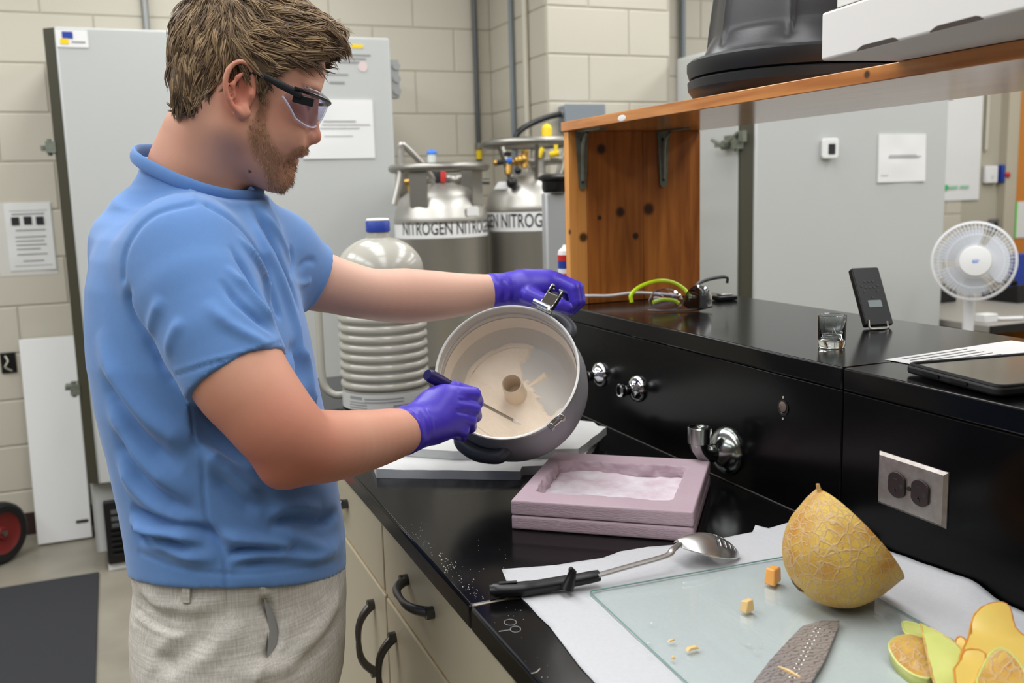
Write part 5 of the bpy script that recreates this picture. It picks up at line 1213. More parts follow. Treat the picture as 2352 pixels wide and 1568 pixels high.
chunk('thin melon sliver lying on the glass below the wedge', 1590, 1491, (0.014, 0.005, 0.003), 0.1, MAT['flesh_pale'], name='melon_sliver')
chunk('small melon seed on the glass, further from the knife', 1542, 1472, (0.008, 0.003, 0.002), 0.1, MAT['flesh_pale'], name='melon_seed')
chunk('tiny melon crumb on the glass near its lower edge', 1546, 1513, (0.004, 0.004, 0.003), 0.4, MAT['flesh_pale'], name='melon_crumb')
cp_ = onz(1816, 1541, kz + 0.001)
solo('melon_sliver', 'thin melon sliver lying on the knife blade', 'melon piece', xf(tube([(-0.014, 0, 0.002), (0.0, 0.001, 0.0025), (0.014, 0.0, 0.002)], [0.0008, 0.002, 0.0012], 8, flat=0.8), V3(cp_[0], cp_[1], kz + 0.0009), frame(x=nrm((onz(1840, 1552, kz) - onz(1800, 1532, kz))*V3(1, 1, 0)), y=V3(0, 0, 1))), MAT['flesh_pale'], group='melon bits on the glass')
drp = []
for (px, py, r_) in ((1490, 1475, 0.0022), (1497, 1430, 0.002), (1490, 1502, 0.0018), (1735, 1494, 0.002), (1720, 1478, 0.0024), (1750, 1480, 0.0017), (1700, 1470, 0.0015), (1708, 1486, 0.0013)):
    drp.append(lathe([(r_, 0.0), (r_*0.8, r_*0.22), (r_*0.4, r_*0.34), (0.00005, r_*0.36)], 12, onz(px, py, GT) + V3(0, 0, 0.0001)))
for i, g in enumerate(drp):
    solo('juice_drop', 'small clear drop of juice on the glass board', 'drop', g, MAT['glass'], group='juice drops on the glass board')

# melon peel
def peel(label, pix, z0, zf, th, m_in, m_out, name='melon_peel', cell=0.006, m_edge=None):
    P = [onz(a, b, z0) for a, b in pix]; P = [p[:2] for p in smooth_path([V3(p[0], p[1], 0) for p in P + [P[0]]], 3)[:-1]]
    g = sheet([(p[0], p[1]) for p in P], z0, zf, cell, 0.0)
    V, F = g; lo = V[:, 2].min()
    c = V.mean(0); t = Thing(name, label, 'melon peel', V3(c[0], c[1], GT), 'melon peel heap')
    B = {}
    for f in F:
        for i in range(len(f)):
            e_ = (f[i], f[(i + 1) % len(f)]); B[e_] = 1
    bd_ = [e_ for e_ in B if (e_[1], e_[0]) not in B]
    V2 = V.copy(); V2[:, 2] -= th
    n = len(V)
    bx_ = np.array([(p[0], p[1]) for p in P]); t.part('rind_edge', tube([(x, y, float(z0 + zf(np.array([x]), np.array([y]))[0]) - 0.001) for x, y in bx_], 0.0014, 6, closed=True), m_edge or m_out)
    t.part('inner_face', (V, F), m_in, angle=180)
    t.part('outer_face', (np.concatenate([V, V2]), [tuple(n + i for i in f[::-1]) for f in F] + [(b, a, a + n, b + n) for a, b in bd_]), m_out, angle=180)
    return t
def dome(cx, cy, R_, h, tx=0.0, ty=0.0, dish=1):
    c = onz(cx, cy, GT)
    return lambda x, y: np.maximum(0.0, h + tx*(x - c[0]) + ty*(y - c[1]) - dish*((x - c[0])**2 + (y - c[1])**2)/(2*R_) + 0.002*vn2(x, y, 60))
PE = mat('peel_edge', (204, 136, 40), 0.6)
peel('pale green strip of melon peel at the back of the heap', [(2072, 1438), (2090, 1440), (2140, 1460), (2187, 1483), (2180, 1488), (2130, 1478), (2082, 1466)], GT + 0.005, dome(2130, 1465, 0.2, 0.008), 0.003, MAT['green_rind'], MAT['green_rind'])
peel('netted chunk of rind lying rind side up at the edge of the heap', [(2042, 1490), (2062, 1474), (2112, 1474), (2132, 1500), (2141, 1552), (2100, 1548), (2062, 1520), (2045, 1503)], GT + 0.008, dome(2095, 1510, 0.045, 0.012), 0.012, MAT['rind'], MAT['green_rind'])
peel('large pale green wedge of peel leaning across the heap', [(2114, 1450), (2150, 1482), (2206, 1514), (2200, 1560), (2215, 1590), (2160, 1590), (2140, 1545), (2122, 1495)], GT + 0.015, dome(2165, 1530, 0.12, 0.014, 0.05, 0.1), 0.004, MAT['green_rind'], MAT['rind'])
peel('big yellow slice of melon peel on top of the heap', [(2222, 1470), (2238, 1435), (2290, 1419), (2316, 1425), (2330, 1452), (2365, 1470), (2372, 1540), (2320, 1545), (2262, 1530), (2205, 1520)], GT + 0.028, dome(2290, 1480, 0.08, 0.018, 0.0, 0.22), 0.004, MAT['peel_in'], PE)
peel('small orange edged slice of peel at the front of the heap', [(2192, 1535), (2202, 1522), (2215, 1506), (2262, 1512), (2250, 1540), (2235, 1575), (2200, 1580)], GT + 0.032, dome(2225, 1545, 0.05, 0.016), 0.004, MAT['peel_in'], PE)
peel('netted rind cap lying dome up in the corner of the heap', [(2245, 1560), (2262, 1528), (2300, 1520), (2352, 1545), (2390, 1580), (2380, 1620), (2300, 1640), (2250, 1610)], GT + 0.036, dome(2310, 1575, 0.05, 0.022), 0.008, MAT['rind'], MAT['green_rind'])
peel('folded orange edged peel between the green wedge and the big slice', [(2188, 1495), (2196, 1478), (2215, 1480), (2232, 1500), (2215, 1515), (2200, 1512)], GT + 0.022, dome(2210, 1498, 0.05, 0.014), 0.004, MAT['peel_in'], PE)

# crumbs of powder and scratches by the edge of the worktop
cr = []
RC_ = np.random.default_rng(11)
for (px, py, n_, sp, sz) in ((958, 1220, 26, 14, 1.0), (978, 1252, 12, 9, 1.1), (1008, 1275, 6, 8, 2.2), (1035, 1296, 24, 12, 1.3), (1020, 1312, 10, 12, 1.8), (1060, 1320, 18, 14, 1.2), (1072, 1350, 10, 8, 1.2), (1095, 1366, 14, 10, 1.2), (1092, 1252, 3, 10, 1.2), (1155, 1290, 5, 18, 1.0), (1180, 1405, 6, 16, 1.0), (1160, 1440, 5, 30, 0.8), (1230, 1535, 5, 25, 1.0), (1190, 1545, 3, 25, 1.3)):
    for k in range(n_):
        p = onz(px + RC_.normal(0, sp), py + RC_.normal(0, sp*0.75), CT)
        if p[0] < XF + 0.006: continue
        r_ = 0.00055*sz*RC_.uniform(0.5, 1.6)
        cr.append(xf((np.array([(1, 0, 0), (-0.5, 0.8, 0), (-0.5, -0.8, 0), (0.1, 0, 1.0)])*r_, [(0, 1, 3), (1, 2, 3), (2, 0, 3), (0, 2, 1)]), p + V3(0, 0, 0.0001), rz(RC_.uniform(0, 6))))
o = solo('powder_crumbs', 'white crumbs of powder scattered along the worktop edge', 'crumbs', join(*cr), mat('crumb', (214, 208, 196), 0.9), smooth=False); o['kind'] = 'stuff'
def loop(px, py, rx, ry, n=18): return [onz(px + rx*math.cos(2*math.pi*i/n), py + ry*math.sin(2*math.pi*i/n), CT) + V3(0, 0, 0.0002) for i in range(n)]
sc = [tube(loop(1172, 1429, 14, 7), 0.0004, 5, closed=True), tube(loop(1184, 1445, 12, 7), 0.0004, 5, closed=True), tube([onz(1146, 1450, CT) + V3(0, 0, 0.0002), onz(1173, 1446, CT) + V3(0, 0, 0.0002)], [0.0009, 0.0003], 6, flat=0.3)]
t = Thing('worktop_mark', 'chalky ring marks near the joint of the black worktop', 'mark', onz(1172, 1440, CT))
for g in sc: t.part('ring_mark', g, MAT['ink_grey'])
t.part('scratch', tube(smooth_path([onz(1220, 1546, CT), onz(1232, 1543, CT), onz(1240, 1535, CT)], 4), 0.0006, 5, flat=0.3), MAT['grout'])

# ------------------------------------------------------------------ grey ribbed dewar at the far end of the worktop
dc = onz(888, 925, CT); dc = V3(dc[0], dc[1], CT + 0.0005); DD = float(RC[2] @ (dc - CAM)); k_ = DD/2200
hz = lambda py: atd(885, py, DD)[2] - CT
rd = 98*k_
prof = [(0.0, 0.0), (rd - 0.004, 0.0), (rd, 0.004), (rd, hz(882))]
for i in range(9):
    zc_ = hz(872 - i*21.6)
    prof += [(rd - 0.0035, zc_ - 0.0098), (rd + 0.0015, zc_ - 0.0065), (rd + 0.003, zc_), (rd + 0.0015, zc_ + 0.0065), (rd - 0.0035, zc_ + 0.0098)]
zt_ = hz(685)
prof += [(rd - 0.002, zt_), (rd - 0.001, hz(640))] + [(rd*math.cos(a)*1.0 if a < 1.15 else rd*math.cos(a), hz(620) + (hz(545) - hz(620))*math.sin(a)/math.sin(1.2)) for a in np.linspace(0.08, 1.2, 10)] + [(26*k_, hz(543)), (25*k_, hz(535)), (23*k_, hz(528)), (22*k_, hz(520))]
t = Thing('ribbed_dewar', 'grey ribbed storage dewar with a blue cap on the far worktop', 'dewar', dc)
t.part('body', lathe(prof, 72, dc, cap1=True), MAT['dewar_grey'], angle=45, label='grey enamel body with raised ribs')
t.part('neck', lathe([(21*k_, hz(540)), (21*k_, hz(520)), (0.001, hz(520))], 32, dc), mat('clear_neck', (208, 206, 198), 0.2))
t.part('cap', lathe([(25*k_, hz(530)), (27*k_, hz(529)), (27*k_, hz(508)), (24*k_, hz(504)), (0.001, hz(503))], 36, dc), MAT['blue'], label='blue screw cap')
t.part('cap_top', lathe([(25*k_, hz(505)), (26*k_, hz(503)), (24*k_, hz(500)), (0.001, hz(499))], 36, dc), MAT['white'])
hpts = [atd(793, 907, DD), atd(768, 906, DD), atd(748, 890, DD), atd(740, 860, DD), atd(735, 780, DD), atd(732, 700, DD), atd(745, 660, DD), atd(790, 640, DD)]
t.part('handle', tube(smooth_path(hpts, 6), 8.5*k_, 14), MAT['dewar_grey'], label='bent tube handle')
a0_ = math.atan2(-dc[1], -dc[0])
lbm = lathe([(rd + 0.0008, 0.003), (rd + 0.0008, hz(886))], 72, dc)
lb = t.part('label', lbm, mat('label_white', (206, 206, 202), 0.5), label='white instruction label round the foot')
for (a_, w_, py, th_) in ((-0.75, 0.35, 894, 0.006), (-0.05, 0.9, 896, 0.003), (-0.05, 0.9, 903, 0.003), (-0.7, 0.5, 904, 0.002), (-0.7, 0.5, 910, 0.002), (-0.7, 0.5, 916, 0.002), (-0.7, 0.4, 922, 0.002), (0.35, 0.4, 914, 0.008), (0.4, 0.5, 924, 0.002)):
    VV = []; n_ = 8
    for i in range(n_ + 1):
        a = a0_ + a_ + w_*(i/n_ - 0.5); VV += [(dc[0] + (rd + 0.0014)*math.cos(a), dc[1] + (rd + 0.0014)*math.sin(a), dc[2] + hz(py) - th_/2), (dc[0] + (rd + 0.0014)*math.cos(a), dc[1] + (rd + 0.0014)*math.sin(a), dc[2] + hz(py) + th_/2)]
    t.part('print_line', (np.array(VV), [(2*i, 2*i + 2, 2*i + 3, 2*i + 1) for i in range(n_)]), MAT['ink_grey'], parent=lb)

# ------------------------------------------------------------------ things on the ledge
# shot glass
c = onz(1910, 797, LT); rg = 0.0205; hg = 0.05
solo('shot_glass', 'small empty shot glass with a thick base on the ledge', 'glass', lathe([(0.0003, 0.0), (rg - 0.002, 0.0), (rg - 0.0005, 0.0015), (rg, 0.01), (rg + 0.001, hg), (rg, hg + 0.0006), (rg - 0.0012, hg), (rg - 0.0022, 0.014), (rg - 0.006, 0.011), (0.0003, 0.0105)], 48, V3(c[0], c[1], LT + 0.0003)), MAT['glass'], angle=60)
# black timer leaning back on its wire stand
b0, b1 = onz(1990, 757, LT), onz(2046, 753, LT)
bu = nrm((b1 - b0)*V3(1, 1, 0)); fwd = V3(bu[1], -bu[0], 0)
if np.dot(fwd, -b0) < 0: fwd = -fwd
dB = float(CF @ (b0 - CAM)); up_ = atd(1955, 624, dB + 0.035) - b0; H_ = float(np.linalg.norm(up_)); up_ = up_/H_
bu = nrm(bu - up_*np.dot(bu, up_)); Wd = 0.054; upv = up_
TA = np.stack([bu, upv, np.cross(bu, upv)], 1)
if np.dot(TA[:, 2], fwd) < 0: TA[:, 2] *= -1
O_ = V3(b0[0], b0[1], LT + 0.007) + bu*Wd*0.5
t = Thing('digital_timer', 'black handheld controller propped upright on a wire foot on the ledge', 'controller', V3(O_[0], O_[1], LT))
gq = prism(rrect(Wd, H_, 0.004), O_ + TA @ V3(0, H_/2, 0), TA, -0.012, 0.0)
t.part('case', gq if np.linalg.det(TA) > 0 else (gq[0], [f[::-1] for f in gq[1]]), MAT['black'], bevel=0.0015)
t.part('label_plate', prism(rrect(0.026, 0.013, 0.0015), O_ + TA @ V3(0.001, 0.040, 0), TA, 0.0, 0.0006), MAT['lcd'], label='small silver label')
for i, (u_, v_) in enumerate([(x_, y_) for y_ in (0.082, 0.071) for x_ in (-0.008, 0.0, 0.008)] + [(-0.016, 0.074), (0.016, 0.074), (-0.013, 0.064), (0.013, 0.064), (0.0, 0.052)]):
    t.part('button', prism(rrect(0.005, 0.004, 0.0015), O_ + TA @ V3(u_, v_, 0), TA, 0.0, 0.0006), mat('button_dark', (48, 48, 50), 0.4) if i == 0 else bpy.data.materials['button_dark'])
k0 = O_ + TA @ V3(-0.02, 0.010, 0)
t.part('wire_foot', tube(smooth_path([k0, V3(k0[0], k0[1], LT + 0.0025) + fwd*0.012 - bu*0.004, V3(k0[0], k0[1], LT + 0.0025) + fwd*0.02 + bu*0.012, V3(k0[0], k0[1], LT + 0.0025) + fwd*0.008 + bu*0.032, O_ + TA @ V3(0.016, 0.006, 0)], 6), 0.0017, 8), MAT['steel_dull'])
# sheet of paper and tablet
pq = [onz(*p, LT) for p in ((2032, 827), (2100, 842), (2240, 835), (2352, 812), (2352, 785), (2322, 783))]
pq = [onz(2032, 827, LT), onz(2322, 783, LT)]; pu = nrm((pq[1] - pq[0])*V3(1, 1, 0)); pv = V3(pu[1], -pu[0], 0)
if np.dot(pv, -pq[0]) < 0 and False: pv = -pv
P4 = [pq[0], pq[1], pq[1] + pv*0.205, pq[0] + pv*0.205]
t = Thing('paper_sheet', 'printed white sheet under the tablet on the ledge', 'paper', sum(P4)/4)
t.part('sheet', sheet([(p[0], p[1]) for p in P4], LT + 0.0012, lambda x, y: 0.0005*vn2(x, y, 15), 0.03, 0.0004), MAT['paper'])
for i in range(5):
    s_a, s_b = 0.03 + 0.02*i, 0.12 + 0.03*i; o_ = 0.012 + 0.014*i
    t.part('print_line', prism([(0.02, o_), (0.16, o_), (0.16, o_ + 0.002), (0.02, o_ + 0.002)], V3(pq[0][0], pq[0][1], LT + 0.0016), np.stack([pu, pv, np.cross(pu, pv)], 1), -0.0003 if np.cross(pu, pv)[2] < 0 else 0.0, 0.0003 if np.cross(pu, pv)[2] > 0 else 0.0), MAT['ink_grey'])
q = [onz(*p, LT + 0.006) for p in ((2078, 850), (2240, 893), (2330, 815))]
tu = nrm((q[1] - q[0])*V3(1, 1, 0)); c0 = onz(2072, 853, LT + 0.004)
e_ = onz(2300, 815, LT + 0.016) - onz(2080, 840, LT + 0.016); tv = nrm(e_*V3(1, 1, 0) - tu*np.dot(e_, tu))
TA = np.stack([tu, tv, np.cross(tu, tv)], 1)
if TA[2, 2] < 0: TA = np.stack([tv, tu, np.cross(tv, tu)], 1)
tw = 0.17; tl_ = 0.25
O_ = onz(2075, 852, LT + 0.004) + tu*tw/2 + tv*tl_/2; O_ = V3(O_[0], O_[1], LT + 0.0025)
sx_, sy_ = (tw, tl_) if np.allclose(TA[:, 0], tu) else (tl_, tw)
t = Thing('tablet', 'tablet computer in a black rugged case on the ledge', 'tablet', O_)
t.part('case', prism(rrect(sx_, sy_, 0.012), O_, TA, 0.0, 0.011), MAT['black_soft'], bevel=0.003)
t.part('raised_lip', xf(tube([(x, y, 0.0115) for x, y in rrect(sx_ - 0.008, sy_ - 0.008, 0.010)], 0.0025, 8, closed=True), O_, TA), MAT['black_soft'])
t.part('screen', prism(rrect(sx_ - 0.026, sy_ - 0.026, 0.005), O_, TA, 0.010, 0.0117), MAT['screen'])
for s in (-0.3, 0.05):
    pass
sd_ = O_ - tv*(tl_/2 + 0.0005)
t.part('side_button', prism(rrect(0.03, 0.004, 0.0015), sd_ + tu*(-0.03) + V3(0, 0, 0.0065), np.stack([tu, V3(0, 0, 1), -tv], 1), -0.0005, 0.0015), MAT['black'])
t.part('side_button', prism(rrect(0.03, 0.004, 0.0015), sd_ + tu*0.02 + V3(0, 0, 0.0065), np.stack([tu, V3(0, 0, 1), -tv], 1), -0.0005, 0.0015), MAT['black'])

# safety glasses lying on the ledge
def specs(name, label, O, yaw, m_arm, m_lens, frame_m, arms=(1, 1), roll=0.0, s=1.0):
    A = rz(yaw); O = np.array(O, float); P = lambda x, y, z: O + A @ V3(x*s, y*s, z*s)
    t = Thing(name, label, 'glasses', O)
    for sy in (-1, 1):
        V = []; F = []; nu, nv = 16, 8
        for i in range(nu + 1):
            for j in range(nv + 1):
                u = i/nu; v = j/nv; a = sy*(0.12 + 1.15*u); wv_ = 1 - 0.12*math.cos(math.pi*u)
                hgt_ = 0.040*(0.55 + 0.45*math.sin(math.pi*min(1, u + 0.28))**0.6)
                x = 0.060*math.cos(a) - 0.01; y = 0.066*math.sin(a); z = 0.044 - hgt_*v
                V.append(P(x, y, z))
        F = [(i*(nv + 1) + j, (i + 1)*(nv + 1) + j, (i + 1)*(nv + 1) + j + 1, i*(nv + 1) + j + 1) for i in range(nu) for j in range(nv)]
        o = t.part('lens', (np.array(V), F), m_lens, angle=180); md = o.modifiers.new('thick', 'SOLIDIFY'); md.thickness = 0.0018
    t.part('brow_bar', tube(smooth_path([P(0.060*math.cos(a) - 0.01, 0.066*math.sin(a), 0.0455) for a in np.linspace(-1.3, 1.3, 9)], 3), 0.0022*s, 8), frame_m)
    t.part('nose_bridge', tube(smooth_path([P(0.05, -0.008, 0.03), P(0.05, 0.0, 0.038), P(0.05, 0.008, 0.03)], 4), 0.0016*s, 8), m_lens)
    for sy in (-1, 1):
        if not arms[(sy + 1)//2]: continue
        t.part('temple_arm', tube(smooth_path([P(0.006, sy*0.064, 0.044), P(-0.03, sy*0.069, 0.046), P(-0.07, sy*0.068, 0.042), P(-0.105, sy*0.064, 0.022), P(-0.12, sy*0.060, 0.004)], 5), [0.0032*s]*6 + [0.0036*s]*8 + [0.0042*s]*7, 10, up=(0, 0, 1), flat=1.3), m_arm)
    return t
gd = float(CF @ (onz(1560, 716, LT) - CAM)); G_ = lambda px, py, dd=0.0: np.maximum(atd(px, py, gd + dd), (-9, -9, LT + 0.0035))
def specs_px(label, lenses, bottom, arms, m_arm, m_edge, m_lens, O):
    t = Thing('safety_glasses', label, 'glasses', V3(O[0], O[1], LT))
    for ln in lenses:
        pts = smooth_path([G_(*q) for q in ln + [ln[0]]], 4)[:-1]; c_ = sum(pts)/len(pts) - CF*0.012
        n_ = len(pts); V = [p for p in pts] + [p*0.55 + c_*0.45 - CF*0.004 for p in pts] + [c_ - CF*0.006]
        F = [(i_, (i_ + 1) % n_, n_ + (i_ + 1) % n_, n_ + i_) for i_ in range(n_)] + [(n_ + i_, n_ + (i_ + 1) % n_, 2*n_) for i_ in range(n_)]
        o = t.part('lens', (np.array(V), F), m_lens, angle=180); md = o.modifiers.new('thick', 'SOLIDIFY'); md.thickness = 0.0015
        t.part('lens_edge', tube(pts, 0.0013, 6, closed=True), m_edge, parent=o)
    t.part('lower_rim', tube(smooth_path([G_(*q) for q in bottom], 5), 0.0016, 8), m_edge)
    for ar in arms: t.part('temple_arm', tube(smooth_path([G_(*q) for q in ar], 6), 0.0042, 10, flat=0.6, up=CF), m_arm)
    return t
MAT['edge_clear'] = mat('clear_plastic_edge', (150, 150, 152), 0.12, trans=0.5)
specs_px('clear safety glasses with neon green arms lying on the ledge', [[(1490, 690), (1505, 668), (1540, 664), (1565, 680), (1562, 704), (1530, 714), (1500, 708)]], [(1488, 712), (1530, 722), (1585, 718), (1634, 704)],
    [[(1451, 694, 0.03), (1450, 676, 0.03), (1472, 657, 0.04), (1510, 645, 0.05), (1545, 648, 0.06), (1572, 664, 0.06), (1588, 684, 0.05)], [(1500, 694, 0.02), (1520, 688, 0.04), (1548, 690, 0.05), (1560, 697, 0.05)]], MAT['neon'], MAT['edge_clear'], MAT['lens'], onz(1560, 712, LT))
specs_px('smoke grey safety glasses with a black arm, against the neon green pair', [[(1570, 700), (1578, 672), (1600, 656), (1626, 664), (1634, 690), (1618, 706), (1590, 710)]], [(1572, 712), (1605, 716), (1636, 704)],
    [[(1592, 668, 0.05), (1606, 650, 0.07), (1632, 640, 0.09), (1668, 636, 0.11), (1670, 650, 0.11)]], MAT['black'], MAT['black'], MAT['smoke_lens'], onz(1605, 708, LT))
p = onz(1660, 690, LT)
t = Thing('strap_buckle', 'flat black buckle clip lying at the back of the ledge', 'clip', V3(p[0], p[1], LT + 0.0003))
t.part('clip_body', cbox((p[0] + 0.005, p[1], LT + 0.006), (0.05, 0.03, 0.011)), MAT['black'], bevel=0.003)
t.part('clip_top', cbox((p[0] + 0.005, p[1], LT + 0.0135), (0.03, 0.018, 0.004)), MAT['steel_dull'], bevel=0.0015)
# striped can half hidden behind the shelf end
a = atd(1299, 600, 2.45)
t = Thing('spray_can', 'red, white and blue striped can half hidden behind the wooden shelf end', 'can', V3(a[0], a[1], CT))
for i, (z0_, z1_, mm_) in enumerate(((0.0, 0.25, MAT['red']), (0.25, 0.266, MAT['blue']), (0.266, 0.28, MAT['red']), (0.28, 0.292, MAT['white']), (0.292, 0.312, MAT['blue']), (0.312, 0.327, MAT['red']))):
    t.part('stripe', lathe([(0.02, z0_), (0.02, z1_)], 28, V3(a[0], a[1], CT + 0.0005), cap0=True, cap1=True), mm_)
t.part('shoulder', lathe([(0.02, 0.327), (0.018, 0.338), (0.008, 0.346), (0.006, 0.352), (0.001, 0.352)], 28, V3(a[0], a[1], CT + 0.0005)), MAT['white'])

# cold vapour rolling off the pot and tray
mv = bpy.data.materials.new('cold_vapour'); mv.use_nodes = True; nt = mv.node_tree; nt.nodes.remove(nt.nodes['Principled BSDF'])
vs_ = nt.nodes.new('ShaderNodeVolumeScatter'); vs_.inputs['Color'].default_value = (0.95, 0.96, 1, 1)
tcv = nt.nodes.new('ShaderNodeTexCoord'); nzv = nt.nodes.new('ShaderNodeTexNoise'); nzv.inputs['Scale'].default_value = 14; nzv.inputs['Detail'].default_value = 3; nzv.inputs['Distortion'].default_value = 1.2
mrv = nt.nodes.new('ShaderNodeMapRange'); mrv.inputs['From Min'].default_value = 0.52; mrv.inputs['From Max'].default_value = 0.75; mrv.inputs['To Max'].default_value = 5.0
nt.links.new(tcv.outputs['Object'], nzv.inputs['Vector']); nt.links.new(nzv.outputs[0], mrv.inputs[0]); nt.links.new(mrv.outputs[0], vs_.inputs['Density']); nt.links.new(vs_.outputs[0], nt.nodes['Material Output'].inputs['Volume'])
vp = onz(1060, 1110, CT)
o = solo('cold_vapour', 'faint white vapour drifting over the worktop in front of the foam sheets', 'vapour', sphere((vp[0] + 0.02, vp[1] - 0.02, CT + 0.028), (0.17, 0.10, 0.026), 24, 12), mv); o['kind'] = 'stuff'

# ------------------------------------------------------------------ the man
def polysdf(px, pz, poly):
    """signed distance to a 2D polygon (negative inside); px, pz arrays"""
    P = np.asarray(poly, float); n = len(P); d = np.full(np.broadcast(px, pz).shape, 1e9); s = np.zeros(d.shape, bool)
    for i in range(n):
        a, b = P[i], P[(i + 1) % n]; e = b - a; wx, wz = px - a[0], pz - a[1]
        t = np.clip((wx*e[0] + wz*e[1])/(e @ e + 1e-12), 0, 1); d = np.minimum(d, (wx - e[0]*t)**2 + (wz - e[1]*t)**2)
        c = ((a[1] > pz) != (b[1] > pz)) & (px < (b[0] - a[0])*(pz - a[1])/((b[1] - a[1]) + 1e-12) + a[0]); s ^= c
    d = np.sqrt(d); return np.where(s, -d, d)
QL = lambda F: [tuple(int(i) for i in f) for f in F]
Z3 = V3(0, 0, 1)
# head frame: profile to the camera, bowed
HO = atd(560, 205, 1.33)
rh_ = ray(560, 205)*V3(1, 1, 0); fw = nrm(np.cross(rh_, Z3)); ya = math.radians(-3.0); fw = rz(ya) @ fw
pit = math.radians(15.5)
HF = fw*math.cos(pit) - Z3*math.sin(pit); HU = Z3*math.cos(pit) + fw*math.sin(pit); HL = np.cross(HU, HF); HA = np.stack([HF, HL, HU], 1)
def hl(px, py, y=0.0):
    r = ray(px, py); t = (y - np.dot(CAM - HO, HL))/np.dot(r, HL); q = HA.T @ (CAM + r*t - HO); return q
def toh(p): return HA.T @ (np.array(p) - HO)
f = Field((-0.16, -0.115, -0.30), (0.14, 0.115, 0.14), 0.0021)
f.ell((-0.003, 0, 0.034), (0.098, 0.075, 0.084), k=0.01)
f.ell((0.042, 0, 0.045), (0.056, 0.060, 0.048), k=0.03)                     # forehead
f.ell((0.036, 0, -0.028), (0.058, 0.060, 0.066), k=0.03)                    # mid face
f.ell((0.030, 0, -0.080), (0.055, 0.050, 0.046), k=0.03)                    # jaw
ch = hl(652, 412); f.ell((ch[0] - 0.006, 0, ch[2]), (0.017, 0.021, 0.017), k=0.018)
for sy in (-1, 1):
    f.cone((-0.004, sy*0.052, -0.050), (0.062, sy*0.020, -0.108), 0.020, 0.016, k=0.025)     # jaw line
    f.cone((-0.010, sy*0.056, -0.010), (-0.002, sy*0.054, -0.055), 0.018, 0.019, k=0.025)
    f.ell((0.056, sy*0.041, -0.012), (0.029, 0.019, 0.019), k=0.020)                           # cheek
    f.ell((0.060, sy*0.034, -0.045), (0.030, 0.022, 0.026), k=0.025)
    f.ell((0.083, sy*0.024, 0.024), (0.017, 0.024, 0.008), k=0.012)                            # brow
br_ = hl(727, 232); tp_ = hl(736, 318); sb_ = hl(706, 337)
f.cone((br_[0] - 0.010, 0, br_[2]), (tp_[0] - 0.012, 0, tp_[2] + 0.004), 0.0085, 0.0105, k=0.014)
f.ell((tp_[0] - 0.0105, 0, tp_[2] - 0.0005), (0.0115, 0.0105, 0.0098), k=0.006)
for sy in (-1, 1):
    f.ell((tp_[0] - 0.0195, sy*0.0115, tp_[2] - 0.003), (0.0115, 0.0068, 0.0078), k=0.006)
    f.ell((tp_[0] - 0.0145, sy*0.0065, tp_[2] - 0.0115), (0.0065, 0.0034, 0.0045), k=0.003, op='s')
    f.ell((0.101, sy*0.031, 0.003), (0.012, 0.016, 0.010), k=0.012, op='s')                    # eye socket
    f.ell((0.083, sy*0.031, 0.000), (0.0125, 0.0145, 0.0105), k=0.004)                         # lid
    f.ell((0.097, sy*0.031, -0.0025), (0.004, 0.011, 0.0012), k=0.002, op='s')
ul = hl(703, 348); ml = hl(691, 364); ll = hl(684, 376); lm = hl(668, 395)
f.ell((ul[0] - 0.016, 0, ul[2] + 0.004), (0.016, 0.026, 0.013), k=0.014)
f.ell((ul[0] - 0.0085, 0, ul[2] - 0.004), (0.0085, 0.022, 0.0055), k=0.006)
f.ell((ll[0] - 0.0085, 0, ll[2] + 0.002), (0.0088, 0.019, 0.0062), k=0.006)
f.ell((lm[0] - 0.018, 0, lm[2]), (0.018, 0.022, 0.012), k=0.014)
f.ell((ml[0] + 0.001, 0, ml[2]), (0.008, 0.022, 0.0013), k=0.003, op='s')
# ears
for sy in (-1, 1):
    e0 = hl(553, 205, -0.078); ec = V3(e0[0], sy*0.080, e0[2]); tl = math.radians(10)
    EA = np.stack([V3(math.cos(tl), sy*0.42, math.sin(tl)), V3(0, 1, 0), V3(-math.sin(tl), 0, math.cos(tl))], 1); EA = frame(x=EA[:, 0], y=V3(-sy*0.42*sy, sy*1.0, 0)*sy)
    if EA[2, 2] < 0: EA[:, 2] *= -1
    P = lambda x, y, z: ec + EA @ V3(x, sy*y if EA[1, 1]*1 > 0 else y, z)
    out = sy
    def Pt(x, o, z): return ec + V3(math.cos(tl)*x - math.sin(tl)*z, out*(o - 0.30*x), math.sin(tl)*x + math.cos(tl)*z)
    f.ell(Pt(0.004, -0.004, 0.0), (0.016, 0.006, 0.028), k=0.006)
    rim = [Pt(0.017, 0.000, 0.006), Pt(0.013, 0.004, 0.026), Pt(0.001, 0.006, 0.0345), Pt(-0.012, 0.006, 0.027), Pt(-0.0185, 0.006, 0.010), Pt(-0.0165, 0.005, -0.010), Pt(-0.008, 0.003, -0.024), Pt(0.003, 0.0015, -0.033), Pt(0.010, 0.0, -0.030)]
    rim = smooth_path(rim, 3)
    f.chain(rim, [0.0034]*10 + [0.0038]*8 + [0.0042]*7, k=0.003, kk=0.0008)
    f.ell(Pt(0.004, 0.001, -0.028), (0.0085, 0.004, 0.009), k=0.005)
    f.ell(Pt(0.004, 0.004, -0.004), (0.0095, 0.007, 0.014), k=0.004, op='s')
    f.ell(Pt(0.000, 0.005, 0.018), (0.008, 0.0045, 0.009), k=0.004, op='s')
    f.chain([Pt(-0.007, 0.004, -0.012), Pt(-0.0095, 0.005, 0.004), Pt(-0.004, 0.004, 0.014), Pt(0.004, 0.003, 0.022)], [0.0028]*4, k=0.004)
    f.ell(Pt(0.0135, 0.001, -0.006), (0.004, 0.0045, 0.006), k=0.004)
